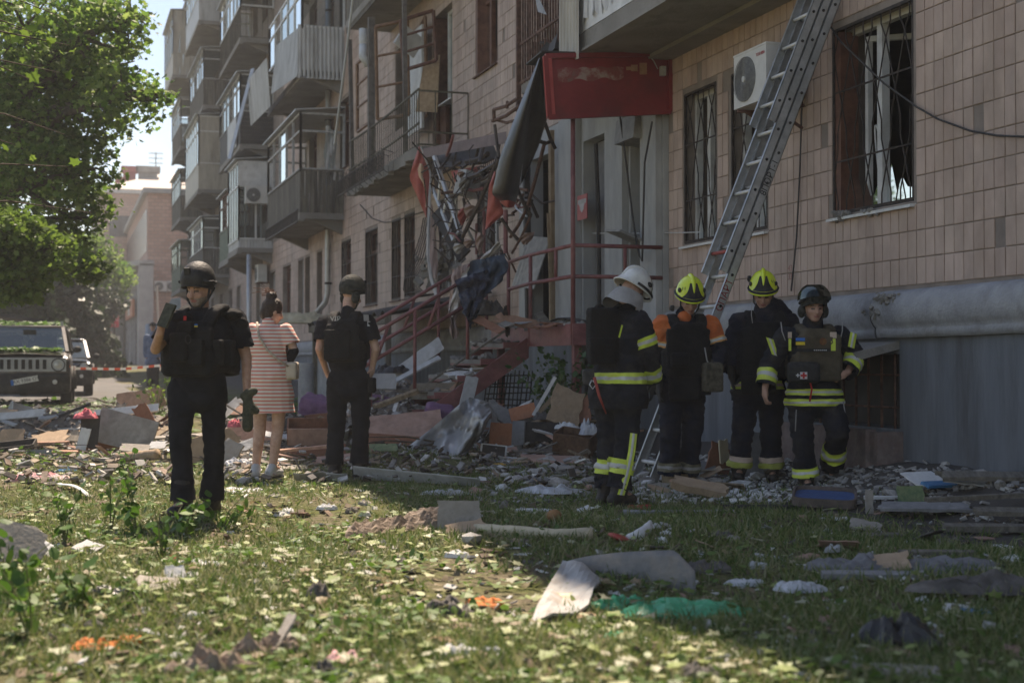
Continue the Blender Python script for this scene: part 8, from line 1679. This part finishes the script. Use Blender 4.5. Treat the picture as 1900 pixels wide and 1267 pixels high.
# lean-to behind the stairs that carries the insulation
lt = empty('basement_shed', tuple(on_x(640, 700, -1.6)), label='wrecked corrugated lean-to over the basement stairs', cat='shed')
m_ = MB(); m_.slab(lambda u, v: ((-1.9+1.8*v, 22.4+7.5*u, 1.9+.35*v+.05*math.sin(u*70)), (0, 0, 1)), 90, 3, .02); part(m_, 'roof', M_dark, lt)
for (x, y) in ((-1.8, 22.6), (-1.8, 25.5), (-1.8, 29.6)): m_ = MB(); m_.beam((x, y, .1), (x, y, 1.95), .09, .09, up=(1, 0, 0)); part(m_, 'post', M_wood, lt)
m_ = MB(); m_.span(-1.9, -1.8, 22.4, 29.8, 1.72, 1.86); part(m_, 'beam', M_wood, lt); m_ = MB(); m_.span(-1.75, -1.65, 26, 29.7, .1, 1.2); part(m_, 'wall', M_ledge, lt); m_ = MB(); m_.span(-1.82, -1.76, 22.6, 26, 1.25, 1.4); part(m_, 'rail', M_ledge, lt)
m_ = MB(); m_.lathe([(.14, 0), (.14, .85), (.12, .9)], tuple(on_ground(568, 770)+np.array((0, 0, 0))), 14); o = m_.build('concrete_ring', M_ledge, None, True); tag(o, 'pale concrete cylinder behind the thin shrub', 'cylinder')
# ---- left rubble
for a in (('cabinet_side', 'large grey cabinet wall leaning in the left rubble', 'panel', 232, 800, 17.2, .75, .42, (72, 14, -8), 'card', .03, .01), ('cabinet_side', 'white inner face of the toppled cabinet', 'panel', 152, 825, 16.8, .12, .4, (80, 12, 0), 'white', .02, .03), ('cabinet_side', 'dark inside of the toppled cabinet', 'panel', 166, 800, 17.0, .22, .4, (84, 4, 0), 'dark', .02, 0), ('board', 'big brown board standing behind the left rubble', 'board', 262, 742, 23, .75, .32, (74, -8, 4), 'peach', .02, .02), ('board', 'dark triangular board behind the cabinet', 'board', 268, 772, 19, .2, .32, (80, -30, 10), 'brown', .03, .05),
        ('plank', 'long grey plank in the left grass', 'plank', 110, 783, 21, 1.8, .12, (8, 2, -4), 'grey', .05, .01), ('plank', 'white skirting board behind the cabinet', 'plank', 235, 762, 20, .9, .12, (60, -6, 0), 'white', .03, .01), ('plank', 'dark batten leaning left of the pink cloth', 'plank', 120, 768, 20.5, .8, .06, (10, -22, 0), 'dark', .04, 0), ('cardboard', 'torn cream plywood sheet at the left', 'cardboard', 90, 812, 17.5, .45, .26, (30, -8, 10), 'tan', .01, .12), ('cardboard', 'tan cardboard box side at the left edge', 'cardboard', 22, 808, 17.6, .28, .18, (60, 0, 8), 'tan', .01, .06), ('board', 'brown strip of veneer at the left edge', 'plank', 60, 822, 17.2, .85, .05, (10, -2, 2), 'peach', .02, .03),
        ('board', 'dark grey drawer front with round hole', 'board', 78, 846, 16.2, .36, .15, (70, 0, -2), 'grey', .02, .02), ('board', 'wooden strip right of the grey drawer front', 'plank', 122, 838, 16.2, .3, .06, (20, 0, -2), 'peach', .03, .02), ('cardboard', 'curled brown veneer at the lower left rubble', 'cardboard', 20, 852, 16, .3, .14, (40, -10, 10), 'pinkb', .01, .1), ('board', 'grey rounded board below the dark box', 'board', 140, 862, 15.4, .26, .14, (60, 0, 10), 'card', .03, .05), ('plank', 'wood offcuts right of the striped sack', 'plank', 135, 884, 14.6, .3, .06, (20, 0, 2), 'wood', .04, .02), ('cardboard', 'wide torn cardboard in the left rubble', 'cardboard', 252, 832, 16, .36, .16, (30, 4, 4), 'card', .012, .1), ('board', 'white plate-like disc behind the policeman', 'board', 293, 826, 16, .17, .12, (40, 0, 0), 'white', .02, .12),
        ('board', 'tan fibreboard behind the policeman\'s legs', 'board', 372, 845, 15.6, .3, .42, (72, -16, 20), 'tan', .02, .02), ('board', 'grey picture board behind the policeman\'s legs', 'board', 425, 842, 15.2, .24, .3, (68, 20, -30), 'card', .02, .04), ('board', 'flat splintered board right of the policeman', 'board', 410, 880, 14.2, .5, .24, (5, 0, 8), 'tan', .014, .1), ('plank', 'dark plank in the left rubble shadow', 'plank', 210, 868, 15.2, .6, .07, (8, -12, 10), 'dark', .03, .02)):
    panel(*a)
crumple('cloth', 'pink cloth draped over the toppled cabinet', 'cloth', 158, 776, .27, .2, .13, 'pink', 16.95, seed=4)
tubeobj('cardboard_tube', 'beige cardboard tube in the left rubble', 'tube', [at(217, 854, 15.6), at(255, 851, 15.5), at(292, 846, 15.4)], .055, 'tan'); 
o = empty('bucket', tuple(at(38, 768, 21)), label='dirty white bucket lying in the left rubble', cat='bucket'); o.rotation_euler = (R(78), 0, R(-62)-YAW)
m_ = MB(); m_.lathe([(.001, .0), (.12, .0), (.125, .01), (.155, .3), (.165, .3), (.165, .32), (.148, .32), (.115, .02)], (0, 0, -.16), 20); q = m_.build('shell', D['white'], None, True); q.parent = o
m_ = MB(); m_.tube([(.16*math.cos(t), .16*math.sin(t)*.3-.12, .14+.02*math.sin(t)) for t in np.linspace(0, math.pi, 9)], .005, 5); q = m_.build('handle', M_iron); q.parent = o
# ---- right: tray, boards, books
c = on_ground(1530, 940); o = empty('tray', tuple(c+np.array((0, 0, .075))), label='blue enamel tray lying in front of the walking man', cat='tray'); A = vrot(9, 2, -14); o.rotation_euler = Matrix([list(r) for r in A]).to_euler()
rr = [(.235*math.copysign(abs(math.cos(t))**.35, math.cos(t)), .2*math.copysign(abs(math.sin(t))**.35, math.sin(t))) for t in np.linspace(0, 2*math.pi, 28, endpoint=False)]
m_ = MB(); m_.prism([(x*.96, y*.96, -.01) for x, y in rr], (0, 0, .012)); q = m_.build('base', D['blue']); q.parent = o
m_ = MB(); n = len(rr); m_.add([(x, y, -.035) for x, y in rr]+[(x, y, .03) for x, y in rr]+[(x*.93, y*.93, .03) for x, y in rr]+[(x*.92, y*.92, .0) for x, y in rr], [(j*n+k, j*n+(k+1) % n, (j+1)*n+(k+1) % n, (j+1)*n+k) for j in range(3) for k in range(n)]); q = m_.build('rim', dm('worn_tray_rim', (.09, .075, .065), (.17, .13, .11))); q.parent = o
for a in (('book', 'white sheet with blue edge leaning at the wall foot', 'book', 1718, 912, None, .3, .24, (22, 0, 24), 'white', .012, .03), ('book', 'pale blue cover under the white sheet', 'book', 1745, 914, None, .3, .09, (18, 0, 26), 'bbag', .02, .02), ('board', 'dark green card standing before the white sheet', 'card', 1690, 938, None, .2, .14, (66, 0, 6), 'green', .01, .02), ('board', 'wide grey board on the right lawn edge', 'board', 1715, 958, None, .6, .22, (8, 0, -8), 'grey', .02, .05), ('plank', 'long grey lath at the right edge', 'plank', 1830, 952, None, .85, .05, (4, -2, 8), 'oldw', .03, .01), ('plank', 'dark board against the wall foot at the right', 'plank', 1840, 922, None, .7, .14, (14, 0, -6), 'oldw', .03, .04), ('plank', 'second dark board at the right edge', 'plank', 1880, 936, None, .5, .12, (10, 0, -10), 'oldw', .03, .05),
        ('plank', 'short grey post right of the tray', 'post', 1613, 952, None, .05, .17, (84, 0, 0), 'card', .04, .01), ('plank', 'thin black strip left of the tray', 'plank', 1420, 947, None, .62, .04, (3, 0, -2), 'dark', .03, .01), ('plank', 'long grey strip before the firefighters', 'plank', 1260, 952, None, .8, .09, (3, 0, 0), 'grey', .02, .01), ('plank', 'white rail right of the tray', 'plank', 1640, 930, None, .3, .03, (4, 0, -3), 'white', .02, 0), ('board', 'light crumpled metal by the right wall', 'panel', 1800, 905, None, .3, .2, (16, 6, -20), 'lgrey', .01, .12), ('board', 'yellow scrap at the wall foot', 'card', 1842, 915, None, .06, .06, (50, 20, 0), 'yellow', .01, .1), ('board', 'pale board right of the yellow scrap', 'board', 1820, 900, None, .14, .1, (12, 0, -12), 'white', .012, .06),
        ('board', 'brown split log piece at the orange firefighter\'s boots', 'board', 1300, 925, None, .4, .16, (20, 10, -8), 'tan', .06, .08), ('cardboard', 'brown box wall behind the orange firefighter', 'cardboard', 1335, 855, 13.3, .26, .3, (78, 24, 20), 'brown', .02, .08), ('board', 'round cream table disc behind the black-vested firefighter', 'board', 1343, 838, 13.2, .12, .22, (84, 0, 40), 'foam', .015, .08), ('board', 'grey slab at the wall behind the walking man', 'board', 1400, 842, 13.0, .3, .4, (80, 0, -10), 'grey', .03, .02), ('board', 'grey fabric panel behind the orange firefighter', 'panel', 1300, 872, 13.2, .3, .22, (40, 0, 10), 'gcloth', .02, .06),
        ('board', 'broken board in the right grass', 'board', 1640, 998, None, .22, .07, (8, 0, 4), 'oldw', .03, .04), ('cardboard', 'curled grey card right of the tray in the grass', 'cardboard', 1605, 985, None, .2, .1, (35, 10, -10), 'card', .01, .1), ('board', 'white tile-like scrap right of centre', 'card', 1562, 966, None, .1, .08, (12, 0, 8), 'white', .012, .02), ('plank', 'earthy plank at the right edge', 'plank', 1840, 992, None, .6, .1, (5, 0, -3), 'oldw', .04, .03), ('board', 'pale plank above the fabric heap', 'plank', 1740, 1035, None, .4, .06, (6, 0, -3), 'oldw', .04, .04)):
    panel(*a)
# ---- rubble of concrete, plaster and insulation: the larger lumps one by one, the grit as one mass
cms = [chunk_mesh(i, .65) for i in range(8)]
for me in cms: me.materials.append(dm('concrete_lump', (.24, .225, .205), (.38, .36, .33), rand=.3, bump=.4))
cmw = [chunk_mesh(20+i, .55) for i in range(6)]
for me in cmw: me.materials.append(dm('white_insulation', (.5, .5, .48), (.64, .64, .62), rand=.15, bump=.4))
ORD = lambda k: f"{k}{'th' if 10 < k % 100 < 14 else {1: 'st', 2: 'nd', 3: 'rd'}.get(k % 10, 'th')}"
def lumps(n, zone, sz, pool, name, what, where, cat, group):
    pts = sorted((random.uniform(zone[0], zone[2]), random.uniform(zone[1], zone[3])) for _ in range(n))
    for k, (px, py) in enumerate(pts):
        p = on_ground(px, py); s = random.uniform(*sz); o = bpy.data.objects.new(name, random.choice(pool)); col.objects.link(o)
        o.location = (p[0], p[1], p[2]+s*.18); o.scale = (s*random.uniform(.8, 1.5), s*random.uniform(.7, 1.2), s*random.uniform(.6, 1)); o.rotation_euler = (random.gauss(0, .25), random.gauss(0, .25), random.random()*6.28); tag(o, f"{what}, {ORD(k+1)} from the left {where}", cat, group)
lumps(36, (900, 862, 1420, 905), (.07, .22), cms, 'concrete_lump', 'broken concrete lump', 'in the rubble strip before the wall', 'rubble', 'concrete lumps')
lumps(26, (1170, 850, 1430, 925), (.06, .2), cmw, 'insulation_lump', 'white insulation lump', 'around the firefighters\' boots', 'insulation', 'insulation lumps')
lumps(16, (900, 870, 1100, 915), (.05, .14), cmw, 'plaster_lump', 'white plaster lump', 'before the pinkish board', 'plaster', 'plaster lumps')
lumps(12, (420, 845, 700, 900), (.05, .16), cms, 'concrete_lump', 'grey lump', 'among the boards by the woman', 'rubble', 'grey lumps')
lumps(12, (1600, 880, 1890, 925), (.05, .16), cms, 'concrete_lump', 'broken mortar lump', 'at the right wall foot', 'rubble', 'mortar lumps')
lumps(14, (0, 830, 310, 900), (.06, .18), cms, 'concrete_lump', 'rubble lump', 'in the left heap', 'rubble', 'left rubble lumps')
# splintered furniture boards, numbered from the left within their heap
def shards(n, zone, dep, where, group, L=(.2, .8), W=(.03, .2)):
    pts = sorted((random.uniform(zone[0], zone[2]), random.uniform(zone[1], zone[3])) for _ in range(n))
    if 'stairs' in where: pts = [(x, 622+(980-x)*.586+random.uniform(-9, 14)) for x, y in pts]
    for k, (px, py) in enumerate(pts):
        m, w_ = random.choice((('tan', 'tan'), ('pinkb', 'pinkish'), ('oldw', 'weathered'), ('card', 'grey'), ('peach', 'peach'), ('lgrey', 'pale grey'), ('brown', 'brown'), ('white', 'white'), ('wood', 'yellowish'), ('dark', 'dark')))
        f = (py-zone[1])/(zone[3]-zone[1]+1e-6); a = panel('board', f"{w_} splintered board, {ORD(k+1)} from the left {where}", 'board', px, py, dep[0]+(dep[1]-dep[0])*f, random.uniform(*L), random.uniform(*W), (random.gauss(15, 28), random.gauss(0, 16), random.gauss(0, 40)), m, random.uniform(.006, .022), random.choice((.04, .08, .12, .18)), group=group)
shards(58, (390, 755, 900, 890), (18.5, 14.2), 'of the middle heap', 'middle heap boards'); shards(30, (890, 760, 1120, 885), (16.5, 14.3), 'of the right heap by the film', 'right heap boards'); shards(56, (-10, 755, 330, 895), (21, 14.6), 'of the left heap', 'left heap boards')
shards(14, (1150, 870, 1480, 935), (12.6, 11.6), 'around the firefighters', 'boards around the firefighters', (.15, .5), (.04, .14)); shards(14, (1590, 890, 1890, 960), (12.4, 10.4), 'along the right wall foot', 'boards at the right wall', (.2, .6), (.04, .12)); shards(12, (775, 626, 960, 760), (18.3, 18.0), 'on the stairs', 'boards on the stairs', (.2, .9), (.04, .22)); shards(12, (890, 596, 1060, 604), (17.6, 16.9), 'on the porch floor', 'boards on the porch', (.2, .8), (.04, .14))
def grit(name, label, n, zone, sz, m, lift=0.0, flat=.5):
    mb = MB()
    for _ in range(n):
        px, py = random.uniform(zone[0], zone[2]), random.uniform(zone[1], zone[3]); p = on_ground(px, py); s = random.uniform(*sz)
        mb.box(p+np.array((0, 0, s*.15+lift*random.random())), (s*random.uniform(.6, 1.8), s*random.uniform(.5, 1.2), s*random.uniform(.2, flat)), rotm(random.gauss(0, .4), random.gauss(0, .4), random.random()*6.28), random.randrange(len(m)) if isinstance(m, list) else 0)
    tag(mb.build(name, m), label, 'rubble', kind='stuff')
grit('rubble_grit', 'small concrete rubble along the wall', 1900, (880, 850, 1900, 935), (.008, .055), dm('grit', (.2, .19, .175), (.36, .345, .32), island=.35)); grit('rubble_grit', 'small splinters and rubble of the middle heap', 1300, (380, 770, 1140, 905), (.008, .075), [dm('splinters', (.2, .15, .11), (.34, .28, .22), island=.45), dm('grey_chips', (.13, .125, .12), (.26, .25, .24), island=.4), dm('dark_chips', (.05, .04, .035), (.1, .085, .07), island=.4), dm('pale_chips', (.42, .41, .38), (.58, .57, .54), island=.3)], .1, .3); grit('rubble_grit', 'small splinters and rubble of the left heap', 900, (-20, 750, 330, 905), (.008, .08), [MATS[x] for x in ('splinters', 'grey_chips', 'dark_chips', 'splinters', 'pale_chips')], .08, .3)
grit('paper_bits', 'white paper and plaster crumbs on the lawn', 700, (0, 900, 1900, 1260), (.012, .05), dm('white_crumbs', (.45, .44, .41), (.62, .61, .58), island=.3), 0, .2); grit('glass_bits', 'broken glass and white crumbs round the boots', 900, (1150, 840, 1480, 935), (.01, .05), MATS['white_crumbs'], .02, .4); grit('brown_bits', 'brown bark and cardboard crumbs on the lawn', 900, (0, 900, 1900, 1260), (.015, .06), dm('brown_crumbs', (.1, .07, .045), (.24, .18, .12), island=.4), 0, .25)
# rubble lying on the porch and the steps
mb = MB()
for _ in range(420):
    if random.random() < .55: x, y, z = random.uniform(-1.2, -.15), random.uniform(15.6, 18.7), PZ
    else: k = random.randrange(NS); x, y, z = -1.2-.3*k-random.uniform(.02, .3), random.uniform(17.2, 18.7), PZ-.21*(k+1)+.025
    s = random.uniform(.02, .1); mb.box((x, y, z+s*.2), (s*random.uniform(.6, 2.4), s, s*random.uniform(.2, .6)), rotm(random.gauss(0, .3), random.gauss(0, .3), random.random()*6))
tag(mb.build('rubble_grit', dm('porch_grit', (.17, .16, .145), (.33, .315, .29), island=.4)), 'rubble lying on the porch and its steps', 'rubble', kind='stuff')
slabobj('rubber_mat', 'black rubber sheet curled on the porch floor', 'mat', lambda u, v: (np.array((-1.05+.5*v, 15.75+1.3*u, PZ+.03+.08*math.sin(u*3.1)*(1-v)+.02*math.sin(v*6))), (0, 0, 1)), 12, 6, .012, 'dark')
for (x0, y0, x1, y1, w, lab) in ((-1.1, 18.4, -.9, 16.9, .09, 'long board lying along the porch floor'), (-.4, 18.3, -1.15, 17.5, .07, 'short board lying across the porch floor'), (-1.25, 17.6, -2.4, 17.7, .06, 'board slid down the porch steps')):
    mb = MB(); za = PZ+.05; zb = PZ+.06 if x1 > -1.3 else PZ-.72; mb.beam((x0, y0, za), (x1, y1, zb), w, .025); tag(mb.build('plank', D['oldw'], None, False, origin=((x0+x1)/2, (y0+y1)/2, (za+zb)/2)), lab, 'plank')

# paper, card and cloth scraps strewn over the lawn
def scraps(n, zone, where, group):
    pts = sorted((random.uniform(zone[0], zone[2]), zone[1]+(zone[3]-zone[1])*random.random()) for _ in range(n))
    for k, (px, py) in enumerate(pts):
        dep = 2850/(py-674); s_ = random.uniform(.05, .15)*(.7+dep*.03); m, w_ = random.choice((('white', 'white'), ('card', 'grey'), ('tan', 'tan'), ('dcloth', 'dark'), ('oldw', 'brown'), ('lgrey', 'pale'), ('white', 'white'), ('pinkb', 'pinkish')))
        lab = f"{w_} scrap, {ORD(k+1)} from the left {where}"
        if random.random() < .5: crumple('paper_scrap', lab, 'scrap', px, py, s_*1.3, s_*random.uniform(.5, 1), s_*.45, m, seed=px*.07+k, rz=random.uniform(0, 180), group=group, n=16, nr=5)
        else: panel('paper_scrap', lab, 'scrap', px, py, None, s_*random.uniform(.8, 1.8), s_*random.uniform(.4, .9), (random.gauss(8, 14), random.gauss(0, 10), random.uniform(0, 180)), m, .006, random.choice((.04, .1, .15)), group=group)
scraps(44, (420, 905, 1160, 1010), 'in the far half of the middle lawn', 'scraps in the far middle lawn'); scraps(50, (1160, 950, 1890, 1060), 'in the far half of the shaded lawn', 'scraps in the far shaded lawn'); scraps(30, (1100, 1100, 1890, 1255), 'in the near half of the shaded lawn', 'scraps in the near shaded lawn'); scraps(46, (60, 1020, 1000, 1255), 'in the near sunlit lawn', 'scraps in the near sunlit lawn')
# ================================================================ summer haze over the whole place
hz_m = bpy.data.materials.new('haze_air'); hz_m.use_nodes = True; N = hz_m.node_tree.nodes; N.remove(N['Principled BSDF'])
pv = N.new('ShaderNodeVolumePrincipled'); pv.inputs['Color'].default_value = (.93, .95, .97, 1); pv.inputs['Density'].default_value = .0011; pv.inputs['Anisotropy'].default_value = .2
hz_m.node_tree.links.new(pv.outputs[0], N['Material Output'].inputs['Volume'])
m_ = MB(); m_.span(-1400, 1400, -140, 2600, -1.6, 25); ho = m_.build('haze', hz_m); tag(ho, 'thin dusty summer haze in the air', 'haze', kind='stuff')
scene.cycles.volume_bounces = 0; scene.cycles.volume_max_steps = 64
bpy.context.view_layer.update()
